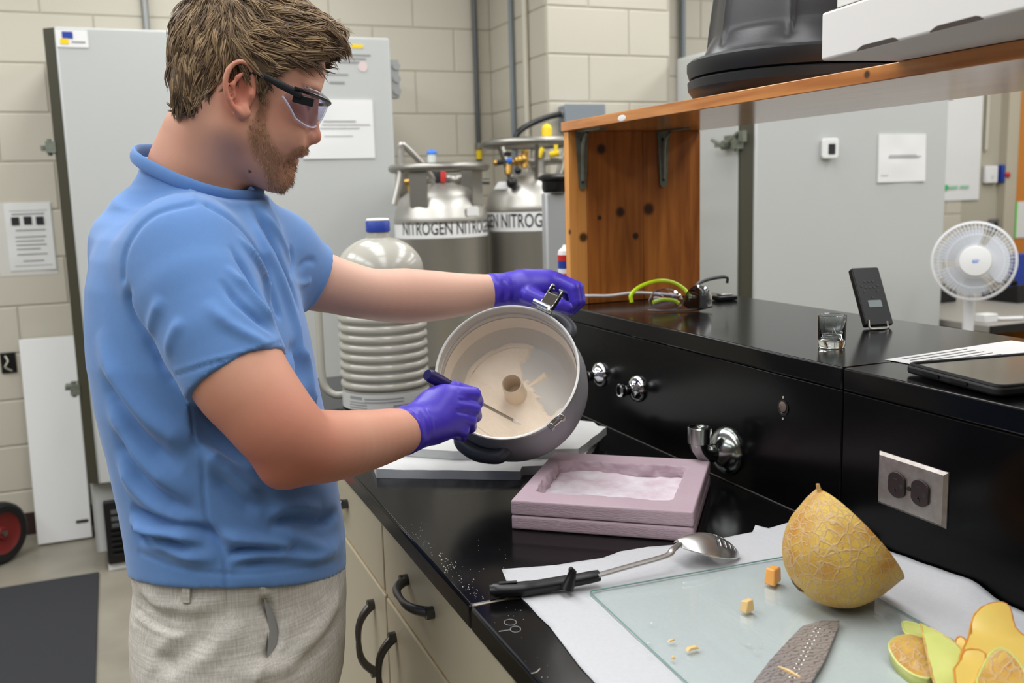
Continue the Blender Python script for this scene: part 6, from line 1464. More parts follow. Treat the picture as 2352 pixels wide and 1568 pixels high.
# neck
n0, n1, n2 = toh(atd(505, 262, 1.335)), toh(atd(466, 392, 1.36)), toh(atd(440, 500, 1.37))
f.cone(n0, n1, 0.052, 0.057, k=0.02); f.cone(n1, n2, 0.057, 0.060, k=0.02)
a_, b_ = toh(atd(516, 400, 1.335)), toh(atd(508, 470, 1.335)); f.cone(toh(atd(524, 350, 1.335)), a_, 0.026, 0.023, k=0.02); f.cone(a_, b_, 0.023, 0.026, k=0.01)
f.cone(toh(atd(430, 300, 1.34)), toh(atd(410, 375, 1.36)), 0.030, 0.038, k=0.03)
for sy in (-1, 1):
    f.cone((-0.030, sy*0.034, -0.030), n1 + V3(0.0, sy*0.016, 0), 0.033, 0.041, k=0.025)
    f.cone((0.0, sy*0.034, -0.060), n1 + V3(0.022, sy*0.022, -0.005), 0.034, 0.033, k=0.02)
    f.cone(n1 + V3(0, sy*0.016, 0), n2 + V3(0, sy*0.008, 0), 0.041, 0.040, k=0.02)
hv, hf = f.mesh(2)
beard_poly = [tuple(hl(x, y, -0.05)[[0, 2]]) for x, y in ((608, 222), (620, 228), (616, 275), (621, 318), (637, 344), (656, 358), (670, 342), (702, 332), (712, 345), (694, 360), (678, 372), (674, 392), (672, 418), (648, 442), (616, 434), (608, 400), (606, 385), (588, 362), (574, 328), (572, 296), (586, 272), (596, 245))]
bs = polysdf(hv[:, 0], hv[:, 2], beard_poly); nzb = vnoise(hv + 1, 90)
beard_w = np.clip(0.5 - bs/0.009 + nzb*0.5, 0, 1)*(np.abs(hv[:, 1]) < 0.075)
lipw = np.clip(1.3 - np.sqrt(((hv[:, 0] - ul[0] + 0.004)/0.016)**2 + (hv[:, 1]/0.022)**2 + ((hv[:, 2] - ml[2])/0.0085)**2), 0, 1)
beard_w = beard_w*(1 - np.clip(lipw*2, 0, 1))
HVW = hv @ HA.T + HO

SK = np.array(lin((212, 156, 130))); RED = np.array(lin((192, 108, 86))); BRD = np.array(lin((136, 100, 74))); LIP = np.array(lin((186, 108, 98)))
col_h = np.tile(SK, (len(hv), 1))
def blend(c, w, t): return c*(1 - w[:, None]) + t*w[:, None]
earw = np.clip(1.4 - np.sqrt(((hv[:, 0] - hl(553, 205, -0.078)[0])/0.024)**2 + ((hv[:, 2] - hl(553, 205, -0.078)[2])/0.04)**2), 0, 1)*(np.abs(hv[:, 1]) > 0.07)
nosew = np.clip(1.2 - np.linalg.norm((hv - V3(tp_[0] - 0.008, 0, tp_[2]))/0.024, axis=1), 0, 1)
chkw = np.clip(1 - np.linalg.norm((hv - V3(0.06, np.sign(hv[:, 1]).mean()*0, -0.025))*V3(1, 0, 1)/0.04, axis=1), 0, 1)*0.5
col_h = blend(col_h, np.clip(earw*0.75 + nosew*0.6 + chkw*0.6, 0, 0.9), RED); col_h = blend(col_h, lipw*0.9, LIP); col_h = blend(col_h, beard_w*0.42, BRD)
mole = hl(573, 394, -0.05); col_h = blend(col_h, (np.linalg.norm((hv - V3(mole[0], -0.05, mole[2]))*V3(1, 0.15, 1), axis=1) < 0.0022).astype(float)*0.8, np.array(lin((80, 40, 30))))

# arms
def arm(pts, rs, lo, hi, extra=()):
    f = Field(lo, hi, 0.0032)
    sp = smooth_path(pts, 4); rr = [float(x) for x in np.interp(np.linspace(0, len(pts) - 1, len(sp)), range(len(pts)), rs)]
    f.chain(sp, rr, k=0.002)
    for c, r, k in extra: f.ell(c, r, k=k)
    return f.mesh(2)
RA = [atd(440, 600, 1.20), atd(500, 760, 1.18), atd(548, 862, 1.168), atd(597, 927, 1.163), atd(645, 986, 1.165), atd(692, 1022, 1.185), atd(755, 1024, 1.228), atd(830, 1013, 1.285), atd(900, 997, 1.34), atd(945, 985, 1.378), atd(985, 970, 1.405)]
RR = [0.054, 0.057, 0.0595, 0.0545, 0.0515, 0.048, 0.0458, 0.0415, 0.0358, 0.0285, 0.024]
av1, af1 = arm(RA, RR, (-0.08, 0.95, 0.95), (0.50, 1.45, 1.52), [(atd(642, 1082, 1.168), (0.018, 0.018, 0.018), 0.03)])
LA_ = [atd(640, 600, 1.50), atd(700, 634, 1.535), atd(770, 656, 1.565), atd(850, 675, 1.60), atd(930, 679, 1.65), atd(1000, 679, 1.685), atd(1060, 676, 1.71), atd(1135, 668, 1.74), atd(1180, 664, 1.752)]
LR_ = [0.058, 0.052, 0.0455, 0.0425, 0.0470, 0.0435, 0.0375, 0.0295, 0.028]
av2, af2 = arm(LA_, LR_, (0.1, 1.35, 1.15), (0.78, 1.75, 1.5))
# trunk and legs inside the clothes, so that the body goes on under them
ft = Field((-0.2, 1.0, 0.0), (0.5, 1.8, 1.5), 0.009)
SC = lambda px, py, d: atd(px, py, d)
ft.cone(SC(470, 660, 1.36), SC(555, 1250, 1.37), 0.085, 0.10, k=0.03)
hipn, hipf = V3(0.12, 1.30, 0.84), V3(0.19, 1.45, 0.84)
for h_, kx in ((hipn, 0.0), (hipf, 0.02)):
    ft.cone(h_, V3(h_[0] + 0.02, h_[1], 0.48), 0.075, 0.055, k=0.04); ft.cone(V3(h_[0] + 0.02, h_[1], 0.48), V3(h_[0], h_[1], 0.07), 0.054, 0.04, k=0.03)
tv_, tf_ = ft.mesh(2)
BV = np.concatenate([HVW, av1, av2, tv_]); BF_ = np.concatenate([hf, af1 + len(HVW), af2 + len(HVW) + len(av1), tf_ + len(HVW) + len(av1) + len(av2)])
def armcol(V, elbow, base=SK):
    c = np.tile(base, (len(V), 1)); w = np.clip(1.2 - np.linalg.norm((V - elbow)/0.11, axis=1), 0, 1)*0.75 + 0.25*np.clip(vnoise(V, 25) + 0.3, 0, 1); return blend(c, np.clip(w, 0, 1), RED)
BC = np.concatenate([col_h, armcol(av1, atd(630, 1060, 1.16)), blend(armcol(av2, atd(920, 720, 1.66)), np.full(len(av2), 0.75), np.array(lin((216, 176, 156)))), np.tile(SK, (len(tv_), 1))])
def vcol_mat(name, rough=0.5, sss=0.0, bump=None, spec=0.4):
    mt = mat(name, (200, 150, 120), rough, sss=sss, bump=bump, spec=spec); nt = mt.node_tree
    a = nt.nodes.new('ShaderNodeAttribute'); a.attribute_name = 'Col'; nt.links.new(a.outputs['Color'], nt.nodes['Principled BSDF'].inputs['Base Color']); return mt
def set_col(o, C):
    at = o.data.color_attributes.new('Col', 'FLOAT_COLOR', 'POINT'); at.data.foreach_set('color', np.concatenate([C, np.ones((len(C), 1))], 1).astype(np.float32).ravel())
MAT['skin'] = vcol_mat('skin', 0.5, 0.0, (420, 0.12, 0.001), 0.35)
FEET = V3(0.14, 1.38, 0.0)
man = Thing('person', 'man in a light blue t-shirt, purple gloves and safety glasses stirring the pot', 'person', FEET)
bo_ = man.part('body', (BV, QL(BF_)), MAT['skin'], angle=180); set_col(bo_, BC)
# eyes
for sy in (-1, 1):
    man.part('eye', xf(sphere((0.0815, sy*0.031, -0.002), 0.0118, 16, 12), HO, HA), mat('eye_white', (220, 214, 208), 0.2), parent=bo_)

# hair: a cap of the hair's own outline, covered with locks
hair_poly = [tuple(hl(x, y)[[0, 2]]) for x, y in ((409, 258), (400, 225), (395, 180), (394, 130), (401, 82), (418, 37), (442, 4), (490, -18), (560, -27), (640, -16), (692, 8), (717, 27), (733, 44), (750, 68), (770, 82), (786, 98), (788, 108), (776, 120), (760, 126), (744, 134))] + \
            [tuple(hl(x, y, -0.066)[[0, 2]]) for x, y in ((736, 131), (704, 141), (658, 158), (642, 170), (623, 188), (617, 199), (612, 224), (599, 224), (595, 199), (586, 171), (572, 150), (548, 150), (523, 174), (490, 193), (486, 214), (497, 220), (472, 240), (442, 249))]
f = Field((-0.135, -0.11, -0.08), (0.15, 0.11, 0.165), 0.0026)
f.ell((-0.003, 0, 0.036), (0.112, 0.0845, 0.112), k=0.01)
f.ell((0.062, 0, 0.082), (0.075, 0.066, 0.050), k=0.02)
f.ell((-0.045, 0, -0.018), (0.064, 0.067, 0.056), k=0.02)
f.put(lambda X, Y, Z: polysdf(*np.broadcast_arrays(X[:, :, 0:1][:, 0:1, :] + 0*Z[0:1, 0:1, :], Z[0:1, 0:1, :] + 0*X[:, 0:1, 0:1]), hair_poly), f.lo, f.lo + f.h*f.n, 0.006, 'i', pad=0)
f.put(lambda X, Y, Z: 0.004 + 0.003*vnoise(np.stack(np.broadcast_arrays(X*1.0, Y*1.0, Z*1.0), -1), 60) + f.d*0 + 0.0 - 0.02, f.lo, f.lo + f.h*f.n, 0.0001, 'i', pad=0)
cv, cf = f.mesh(2)
cn = vnormals(cv, cf)
MAT['hair'] = vcol_mat('hair', 0.42, 0, None, 0.5)
HC = np.array([lin((112, 90, 66)), lin((140, 116, 86)), lin((96, 76, 56)), lin((164, 138, 104)), lin((126, 102, 74))])
hair = man.part('hair', xf((cv, QL(cf)), HO, HA), MAT['hair'], angle=180); set_col(hair, np.tile(HC[2]*0.8, (len(cv), 1)))
rg = np.random.default_rng(5); ok = np.nonzero((polysdf(cv[:, 0], cv[:, 2], hair_poly) < 0.001))[0]
skull_r = np.sqrt(((cv[:, 0] + 0.003)/0.098)**2 + (cv[:, 1]/0.075)**2 + ((cv[:, 2] - 0.034)/0.084)**2)
ok = ok[(skull_r[ok] > 1.03)]
LV, LF, LC = [], [], []; base = 0
for vi in rg.choice(ok, 1900):
    p0_ = cv[vi]; N = cn[vi]; p = p0_
    if N[2] < -0.3: N = nrm(N*V3(1, 1, 0.25) + V3(0, 1e-4, 0))
    s_f = np.clip((p[0] + 0.055)/0.07, 0, 1)*np.clip((p[2] - 0.005)/0.03, 0, 1) if p[0] < 0.03 else np.clip((p[2] + 0.01)/0.03, 0, 1)
    T = V3(1, 0, 0.02)*s_f + V3(-0.25, 0, -1)*(1 - s_f) + rg.normal(0, 0.11, 3) + 0.8*np.array([float(vnoise(p + 2, 30)), float(vnoise(p + 7, 30)), float(vnoise(p + 11, 30))])
    if p[2] > 0.1: T = T + V3(0.3, 0, 0.25)
    T = T - N*np.dot(T, N); T = nrm(T); Bn = np.cross(N, T)
    L0 = rg.uniform(0.034, 0.058)*(0.7 if s_f < 0.4 else 1.0); bend0 = rg.normal(0, 0.22); lift0 = rg.uniform(0.3, 1.3)
    if p[0] > 0.085: L0 *= 0.5
    if p[2] < 0.0 and p[0] < -0.03: L0 *= 0.5; lift0 *= 0.3
    if p[0] > 0.005 and p[2] < 0.045 and abs(p[1]) > 0.045: L0 *= 0.42; lift0 *= 0.3
    c0 = HC[rg.integers(0, 5)]*rg.uniform(0.85, 1.25)
    for st in range(8):
        ou, ov = rg.normal(0, 0.0032), rg.uniform(-0.010, 0.006); L = L0*rg.uniform(0.8, 1.1); w0 = rg.uniform(0.00045, 0.0009); c = c0*rg.uniform(0.85, 1.15); oh = rg.uniform(-0.001, 0.0012)
        for k in range(6):
            s = k/5; conv = 1 - 0.75*s
            q = p0_ + Bn*ou*conv + T*(ov*(1 - s) + L*s) + N*(-0.0014 + oh + 0.009*lift0*s*(0.8 - s)*(L/0.03) - (ov + L*s)**2/0.2*0.6 + (0.0032 if p[2] > 0.1 else 0.0016)*lift0*math.sin(s*math.pi)) + Bn*bend0*L*s*s
            w = w0*(1 - s)**0.5*(0.7 + 0.6*min(1, s*3)) + 0.00015
            LV += [q + Bn*w, q + N*w*0.7, q - Bn*w, q - N*w*0.6]; LC += [c]*4
            if k:
                o = base + 4*(k - 1); LF += [(o + j_, o + (j_ + 1) % 4, o + 4 + (j_ + 1) % 4, o + 4 + j_) for j_ in range(4)]
        base += 24
lk = man.part('locks', xf((np.array(LV), LF), HO, HA), MAT['hair'], parent=hair, angle=180); set_col(lk, np.array(LC)); lk['kind'] = 'stuff'
# beard stubble
hn_ = vnormals(hv, hf); okb = np.nonzero((beard_w > 0.45) & (hv[:, 0] > -0.02))[0]; SV, SF, SCo = [], [], []; base = 0
for vi in rg.choice(okb, 4200):
    p = hv[vi] + rg.normal(0, 0.0009, 3); N = hn_[vi]; T = nrm(N*0.75 + V3(0.15, 0, -0.8) + rg.normal(0, 0.25, 3)); L = rg.uniform(0.003, 0.0065)
    a = nrm(np.cross(T, V3(0.3, 0.8, 0.5))); b = np.cross(T, a); w = 0.00028
    SV += [p + a*w, p - a*0.5*w + b*0.87*w, p - a*0.5*w - b*0.87*w, p + T*L]; SF += [(base, base + 1, base + 3), (base + 1, base + 2, base + 3), (base + 2, base, base + 3)]; base += 4
    c = np.array(lin((156, 122, 88)))*rg.uniform(0.6, 1.4); SCo += [c]*4
bd2 = man.part('beard', xf((np.array(SV), SF), HO, HA), MAT['hair'], parent=bo_, smooth=False, label='short light brown beard'); set_col(bd2, np.array(SCo)); bd2['kind'] = 'stuff'

# t-shirt
MAT['shirt'] = mat('blue_jersey', (98, 138, 194), 0.85, var=(140, 0.18, (112, 150, 202)), bump=(900, 0.25, 0.0006), spec=0.2, sheen=0.25)
th_b = math.radians(-20); BFw = rz(th_b) @ nrm(V3(1, 0, 0)); BL_ = np.cross(Z3, BFw)
ZPAD = 0
rows = [(482, 305, 590, 1.15), (505, 268, 612, 1.28), (535, 243, 640, 1.36), (580, 228, 668, 1.38), (640, 218, 686, 1.37), (720, 217, 703, 1.36), (800, 222, 722, 1.35), (900, 240, 738, 1.31), (1000, 268, 756, 1.28), (1100, 288, 774, 1.25), (1180, 304, 786, 1.23), (1250, 312, 796, 1.23), (1300, 318, 799, 1.23), (1345, 318, 800, 1.23), (1420, 318, 800, 1.23)]
ZR, CXr, CYr, AR, BR = [], [], [], [], []
for y, bk, fr2, rt in rows:
    c = atd((bk + fr2)/2, y, 1.36); hw_ = (fr2 - bk)/2*1.36/2200; k2 = math.sqrt(math.cos(th_b - 0.1)**2 + (rt*math.sin(th_b - 0.1))**2)
    ZR.append(c[2]); CXr.append(c[0]); CYr.append(c[1]); AR.append(hw_/k2); BR.append(hw_/k2*rt)
ZR, CXr, CYr, AR, BR = [np.array(v)[::-1] for v in (ZR, CXr, CYr, AR, BR)]
def loft(zmin, zmax, Zs, Cx, Cy, Aa, Bb, ex=2.3):
    def fn(X, Y, Z):
        cx, cy, a, b = [np.interp(Z, Zs, q) for q in (Cx, Cy, Aa, Bb)]
        u = (X - cx)*BFw[0] + (Y - cy)*BFw[1]; v = (X - cx)*BL_[0] + (Y - cy)*BL_[1]
        g = (np.abs(u/a)**ex + np.abs(v/b)**ex)**(1/ex); d = (g - 1)*np.minimum(a, b)*0.92
        return np.maximum(d, np.maximum(zmin - Z, Z - zmax))
    return fn
hemz = [atd(320, 1300, 1.38)[2], atd(520, 1347, 1.22)[2], atd(797, 1312, 1.36)[2]]; print('hem', hemz)
HZ = 0.86
f = Field((-0.16, 0.95, 0.82), (0.48, 1.80, 1.56), 0.0034)
f.put(loft(HZ - 0.02, ZR[-1] + 0.0, ZR, CXr, CYr, AR, BR), (-0.16, 1.0, HZ - 0.03), (0.48, 1.8, ZR[-1]), 0.01, pad=0.02)
nb = atd(452, 400, 1.365)
S1, S2 = RA[0], atd(632, 598, 1.50)
f.cone(atd(462, 536, 1.33), atd(428, 580, 1.225), 0.058, 0.070, k=0.04)               # near shoulder slope
f.cone(atd(500, 500, 1.39), atd(622, 586, 1.49), 0.058, 0.068, k=0.05)
f.cone(atd(398, 430, 1.38), atd(318, 560, 1.36), 0.045, 0.06, k=0.05)                 # upper back
f.cone(nb, atd(455, 490, 1.37), 0.074, 0.076, k=0.02)
f.cone(atd(490, 424, 1.355), atd(500, 500, 1.36), 0.066, 0.066, k=0.02)
f.cone(atd(505, 476, 1.36), atd(560, 540, 1.36), 0.040, 0.05, k=0.02)
h1 = atd(545, 862, 1.168); h1d = nrm(atd(562, 900, 1.165) - atd(500, 760, 1.18))
f.chain([atd(432, 598, 1.22), atd(455, 670, 1.20), atd(500, 770, 1.18), h1 + h1d*0.02], [0.0745, 0.0745, 0.0695, 0.0650], k=0.03, kk=0.004)
h2 = atd(724, 643, 1.545); h2d = nrm(LA_[2] - LA_[1])
f2_s = [atd(628, 594, 1.49), atd(676, 622, 1.52), h2 + h2d*0.02]
f.chain(f2_s, [0.070, 0.063, 0.055], k=0.03, kk=0.004)
# cuff cuts
def cut(p, n_, c, R_):
    n_ = nrm(n_)
    def fn(X, Y, Z):
        a = -((X - p[0])*n_[0] + (Y - p[1])*n_[1] + (Z - p[2])*n_[2]); r = np.sqrt((X - c[0])**2 + (Y - c[1])**2 + (Z - c[2])**2) - R_; return np.maximum(a, r)
    f.put(fn, np.array(c) - R_, np.array(c) + R_, 0.001, 's', pad=0.0)
n1h = nrm(h1d + 0.10*CR); cut(h1, n1h, h1 + h1d*0.05, 0.085)
cut(h2, nrm(h2d + V3(0.1, 0, -0.15)), h2 + h2d*0.05, 0.085)
# neckline
pb_, pf_ = atd(350, 352, 1.385), atd(563, 454, 1.335); nc = (pb_ + pf_)/2; nx_ = nrm(pf_ - pb_); nl = nrm(np.cross(Z3, nx_)); nn_ = nrm(np.cross(nx_, nl)); nn_ = nn_ if nn_[2] > 0 else -nn_
cut(nc, -nn_*-1, nc + nn_*0.09, 0.135)
ra_ = np.linalg.norm(pf_ - pb_)/2
f.ell(nc, (ra_ - 0.002, 0.068, 0.018), np.stack([nx_, np.cross(nn_, nx_), nn_], 1), k=0.004, op='s')
# hem plane through three points of the hem
hA, hB, hC = atd(320, 1300, 1.36), atd(797, 1312, 1.36), atd(520, 1347, 1.205)
hn3 = np.cross(hB - hA, hC - hA); hn3 = nrm(hn3 if hn3[2] < 0 else -hn3); f.half(hA, hn3, 0.001)
sv, sf = f.mesh(3)
sv = sv + vnormals(sv, sf)*(0.0035*vnoise(sv, 9) + 0.0016*vnoise(sv + 4, 24))[:, None]
FOLD = [  # (pixel polyline, width m, height m, taper)
    ([(300, 650), (292, 690), (310, 740), (345, 790), (380, 850)], 0.008, -0.006, 1), ([(282, 640), (285, 590), (300, 550), (330, 510), (370, 485), (440, 468)], 0.005, -0.0035, 0),
    ([(480, 470), (530, 500), (570, 540), (605, 600), (625, 670), (640, 720)], 0.006, -0.006, 0), ([(545, 540), (580, 590), (605, 640), (620, 700)], 0.006, 0.006, 1),
    ([(525, 560), (565, 620), (598, 680), (625, 730)], 0.006, -0.006, 1), ([(520, 610), (560, 660), (600, 710), (635, 750)], 0.007, 0.006, 1), ([(505, 640), (545, 690), (590, 730), (632, 768)], 0.006, -0.0055, 1),
    ([(470, 690), (520, 740), (580, 775), (630, 800)], 0.009, 0.005, 1), ([(345, 770), (352, 730), (372, 680)], 0.010, 0.005, 1), ([(380, 820), (395, 770), (420, 730)], 0.009, 0.004, 1), ([(360, 800), (380, 850), (410, 885)], 0.008, -0.004, 1),
    ([(404, 860), (480, 836), (560, 815), (645, 786)], 0.0022, -0.0022, 0), ([(404, 853), (480, 829), (560, 808), (645, 779)], 0.003, 0.0012, 0),
    ([(225, 760), (262, 860), (330, 950), (400, 1000), (440, 1020)], 0.016, 0.008, 1), ([(235, 840), (280, 940), (340, 1020), (420, 1080)], 0.014, -0.008, 1), ([(250, 900), (290, 1000), (350, 1080), (440, 1150)], 0.016, 0.008, 1),
    ([(262, 960), (300, 1060), (370, 1140), (470, 1200)], 0.014, -0.008, 1), ([(275, 1030), (310, 1110), (400, 1190), (470, 1215)], 0.015, 0.008, 1),
    ([(300, 1160), (330, 1185), (400, 1205), (480, 1225), (520, 1275)], 0.009, -0.009, 1), ([(298, 1190), (340, 1215), (410, 1225), (470, 1245)], 0.009, 0.010, 1), ([(305, 1205), (330, 1235), (380, 1243), (440, 1262)], 0.008, -0.009, 1), ([(320, 1240), (380, 1250), (430, 1275), (500, 1285)], 0.010, 0.008, 1),
    ([(500, 1225), (560, 1240), (640, 1255), (665, 1268)], 0.009, 0.008, 1), ([(515, 1282), (560, 1262), (620, 1262), (680, 1265)], 0.007, -0.008, 1), ([(520, 1290), (600, 1276), (700, 1285), (790, 1265)], 0.009, 0.007, 1), ([(530, 1300), (620, 1290), (720, 1292)], 0.008, -0.006, 1),
    ([(615, 1205), (660, 1190), (740, 1195), (778, 1175)], 0.009, -0.009, 1), ([(610, 1190), (660, 1170), (740, 1170)], 0.012, 0.007, 1), ([(620, 1215), (680, 1235), (740, 1260), (790, 1240)], 0.012, 0.006, 1),
    ([(440, 930), (446, 1010), (465, 1040), (468, 1130), (478, 1200), (512, 1270), (520, 1345)], 0.0028, -0.0028, 0), ([(455, 1030), (500, 1060), (560, 1110), (600, 1150)], 0.012, 0.007, 1), ([(480, 1080), (540, 1140), (600, 1175)], 0.012, -0.006, 1),
    ([(565, 470), (600, 560), (640, 640), (680, 760), (700, 860)], 0.010, 0.006, 1), ([(575, 460), (620, 540), (665, 640), (690, 720)], 0.008, -0.006, 1), ([(600, 480), (640, 540), (670, 610)], 0.008, 0.005, 1),
    ([(655, 830), (680, 800), (690, 850), (690, 900), (715, 925)], 0.012, -0.007, 1), ([(670, 780), (700, 830), (712, 900), (728, 940)], 0.010, 0.006, 1),
    ([(430, 380), (436, 420), (446, 460)], 0.003, 0.0018, 0), ([(680, 620), (705, 600), (730, 600)], 0.006, -0.004, 1), ([(676, 650), (700, 650), (715, 640)], 0.006, 0.004, 1), ([(668, 560), (672, 600), (668, 640)], 0.006, -0.005, 1),
    ([(320, 1268), (400, 1300), (520, 1318), (640, 1312), (795, 1282)], 0.0025, -0.0018, 0),
    ([(390, 400), (420, 398), (450, 405)], 0.006, 0.002, 1),
]
FOLD = [(pl, w*(0.85 if tp else 1), h*(1.55 if (tp and abs(h) > 0.005) else 1.1), tp) for pl, w, h, tp in FOLD]
sv = folds(sv, sf, FOLD); sv = relax(sv, sf, 0.25)
shirt = man.part('t_shirt', (sv, QL(sf)), MAT['shirt'], angle=180, label='light blue crew-neck t-shirt')
sgp = lambda v, e: math.copysign(abs(v)**e, v)
cpts = [nc + nx_*(ra_ + 0.003)*sgp(math.cos(a), 0.78) + np.cross(nn_, nx_)*0.074*sgp(math.sin(a), 0.78) + nn_*0.003 for a in np.linspace(0, 2*math.pi, 48, endpoint=False)]
man.part('collar', tube(cpts, 0.0095, 12, closed=True, flat=0.42, up=nx_), MAT['shirt'], parent=shirt)

# trousers
MAT['trousers'] = mat('linen', (190, 182, 168), 0.9, var=(20, 0.3, (176, 168, 154)), bump=(500, 0.3, 0.001), spec=0.15)
nt = MAT['trousers'].node_tree; b2 = nt.nodes['Principled BSDF']
def weave(nt, b2, c1, c2):
    tc = nt.nodes.new('ShaderNodeTexCoord'); last = None; outs = []
    for sc_ in ((14, 14, 260), (300, 300, 10)):
        mp = nt.nodes.new('ShaderNodeMapping'); mp.inputs['Scale'].default_value = sc_; nt.links.new(tc.outputs['Object'], mp.inputs[0])
        n = nt.nodes.new('ShaderNodeTexNoise'); n.inputs['Scale'].default_value = 1.6; n.inputs['Detail'].default_value = 3; nt.links.new(mp.outputs[0], n.inputs['Vector']); outs.append(n.outputs[0])
    ad = nt.nodes.new('ShaderNodeMath'); ad.operation = 'ADD'; nt.links.new(outs[0], ad.inputs[0]); nt.links.new(outs[1], ad.inputs[1])
    r = nt.nodes.new('ShaderNodeValToRGB'); r.color_ramp.elements[0].position = 0.36; r.color_ramp.elements[1].position = 0.64; r.color_ramp.elements[0].color = (*lin(c1), 1); r.color_ramp.elements[1].color = (*lin(c2), 1)
    hf_ = nt.nodes.new('ShaderNodeMath'); hf_.operation = 'MULTIPLY'; hf_.inputs[1].default_value = 0.5; nt.links.new(ad.outputs[0], hf_.inputs[0]); nt.links.new(hf_.outputs[0], r.inputs[0]); nt.links.new(r.outputs[0], b2.inputs['Base Color'])
weave(nt, b2, (186, 180, 170), (218, 213, 204))
prow = [(1300, 322, 796, 1.15), (1345, 314, 800, 1.16), (1400, 312, 802, 1.18), (1460, 318, 800, 1.18), (1520, 330, 795, 1.16), (1568, 342, 790, 1.14)]
pz, pcx, pcy, pa_, pb2 = [], [], [], [], []
for y, bk, fr2, rt in prow:
    c = atd((bk + fr2)/2, y, 1.36); hw_ = (fr2 - bk)/2*1.36/2200*0.985; k2 = math.sqrt(math.cos(th_b - 0.1)**2 + (rt*math.sin(th_b - 0.1))**2)
    pz.append(c[2]); pcx.append(c[0]); pcy.append(c[1]); pa_.append(hw_/k2); pb2.append(hw_/k2*rt)
pz, pcx, pcy, pa_, pb2 = [np.array(v)[::-1] for v in (pz, pcx, pcy, pa_, pb2)]
f = Field((-0.2, 0.98, 0.03), (0.5, 1.8, 1.02), 0.0048)
f.put(loft(pz[0], HZ + 0.12, pz, pcx, pcy, pa_, pb2, 2.4), (-0.2, 1.0, pz[0]), (0.5, 1.8, HZ + 0.13), 0.02, pad=0.03)
ctr = V3(pcx[0], pcy[0], pz[0]); hipn, hipf = ctr - BL_*0.075, ctr + BL_*0.075
for h_, fwd_ in ((hipn, 0.0), (hipf, 0.03)):
    kn_ = V3(h_[0] + 0.025 + fwd_, h_[1], 0.49); an = V3(h_[0] + 0.0 + fwd_, h_[1], 0.09)
    f.chain([h_ + Z3*0.02, h_*0.5 + kn_*0.5, kn_, kn_*0.5 + an*0.5, an], [0.098, 0.088, 0.075, 0.068, 0.062], k=0.05)
    f.half(V3(0, 0, 0.085), (0, 0, -1), 0.002) if False else None
pv2, pf2 = f.mesh(3)
pv2 = pv2 + vnormals(pv2, pf2)*(0.004*vnoise(pv2, 11) + 0.002*vnoise(pv2 + 3, 30))[:, None]
PF = [([(520, 1345), (522, 1400), (518, 1460), (505, 1530)], 0.003, -0.002, 0), ([(600, 1343), (622, 1380), (645, 1430), (648, 1480), (628, 1500), (600, 1530), (585, 1568)], 0.004, 0.004, 0), ([(612, 1385), (635, 1430), (634, 1470), (618, 1505)], 0.007, -0.012, 0),
      ([(315, 1400), (345, 1425), (390, 1445), (415, 1450)], 0.003, -0.005, 0), ([(315, 1412), (345, 1437), (390, 1457), (415, 1462)], 0.004, 0.003, 0), ([(315, 1340), (370, 1392), (440, 1395), (520, 1380)], 0.012, 0.007, 1), ([(312, 1370), (370, 1410), (430, 1410)], 0.009, -0.006, 1),
      ([(420, 1540), (500, 1480), (560, 1420)], 0.016, 0.008, 1), ([(340, 1530), (430, 1500), (500, 1440)], 0.014, -0.007, 1), ([(640, 1540), (720, 1460), (760, 1400), (780, 1350)], 0.013, 0.007, 1), ([(660, 1560), (740, 1480), (790, 1400)], 0.012, -0.006, 1), ([(540, 1560), (620, 1540), (700, 1520)], 0.012, 0.006, 1), ([(330, 1568), (380, 1480), (430, 1460)], 0.010, 0.004, 1), ([(350, 1500), (380, 1520), (400, 1560)], 0.008, -0.005, 1)]
pv2 = folds(pv2, pf2, PF)
tro = man.part('trousers', (pv2, QL(pf2)), MAT['trousers'], angle=180, label='pale grey linen trousers')
pb_bvh = BVHTree.FromPolygons([tuple(v) for v in pv2], QL(pf2))
def on_p(x, y):
    h_ = pb_bvh.ray_cast(Vector(CAM), Vector(ray(x, y)).normalized()); return np.array(h_[0]), np.array(h_[1])
p1_, n1_ = on_p(430, 1342); p2_, n2_ = on_p(430, 1372)
man.part('belt_loop', xf(cbox((0, 0, 0), (0.010, 0.004, np.linalg.norm(p1_ - p2_) + 0.012)), (p1_ + p2_)/2 + n1_*0.0025, frame(z=nrm(p1_ - p2_), x=np.cross(n1_, p1_ - p2_))), MAT['trousers'], parent=tro, bevel=0.001)
pk = [on_p(x, y) for x, y in ((606, 1368), (622, 1392), (634, 1420), (640, 1450), (637, 1478), (622, 1502), (612, 1512), (613, 1470), (612, 1420))]
man.part('pocket_lining', (np.array([p + n*0.0016 for p, n in pk]), [tuple(range(len(pk)))[::-1]]), mat('grey_lining', (146, 146, 143), 0.9), parent=tro, label='grey pocket lining showing')
for h_, fwd_ in ((hipn, 0.0), (hipf, 0.03)):
    an = V3(h_[0] + fwd_, h_[1], 0.0)
    g_f = Field(an + V3(-0.10, -0.07, -0.01), an + V3(0.22, 0.07, 0.13), 0.006)
    g_f.cone(an + V3(-0.03, 0, 0.045), an + V3(0.14, 0, 0.035), 0.045, 0.036, k=0.02); g_f.cone(an + V3(-0.02, 0, 0.06), an + V3(0, 0, 0.10), 0.045, 0.045, k=0.02)
    g_f.half(an + V3(0, 0, 0.0006), (0, 0, -1), 0.004)
    g = g_f.mesh(2); man.part('shoe', (np.maximum(g[0], (-9, -9, 0.0005)), QL(g[1])), MAT['black_soft'], angle=180)

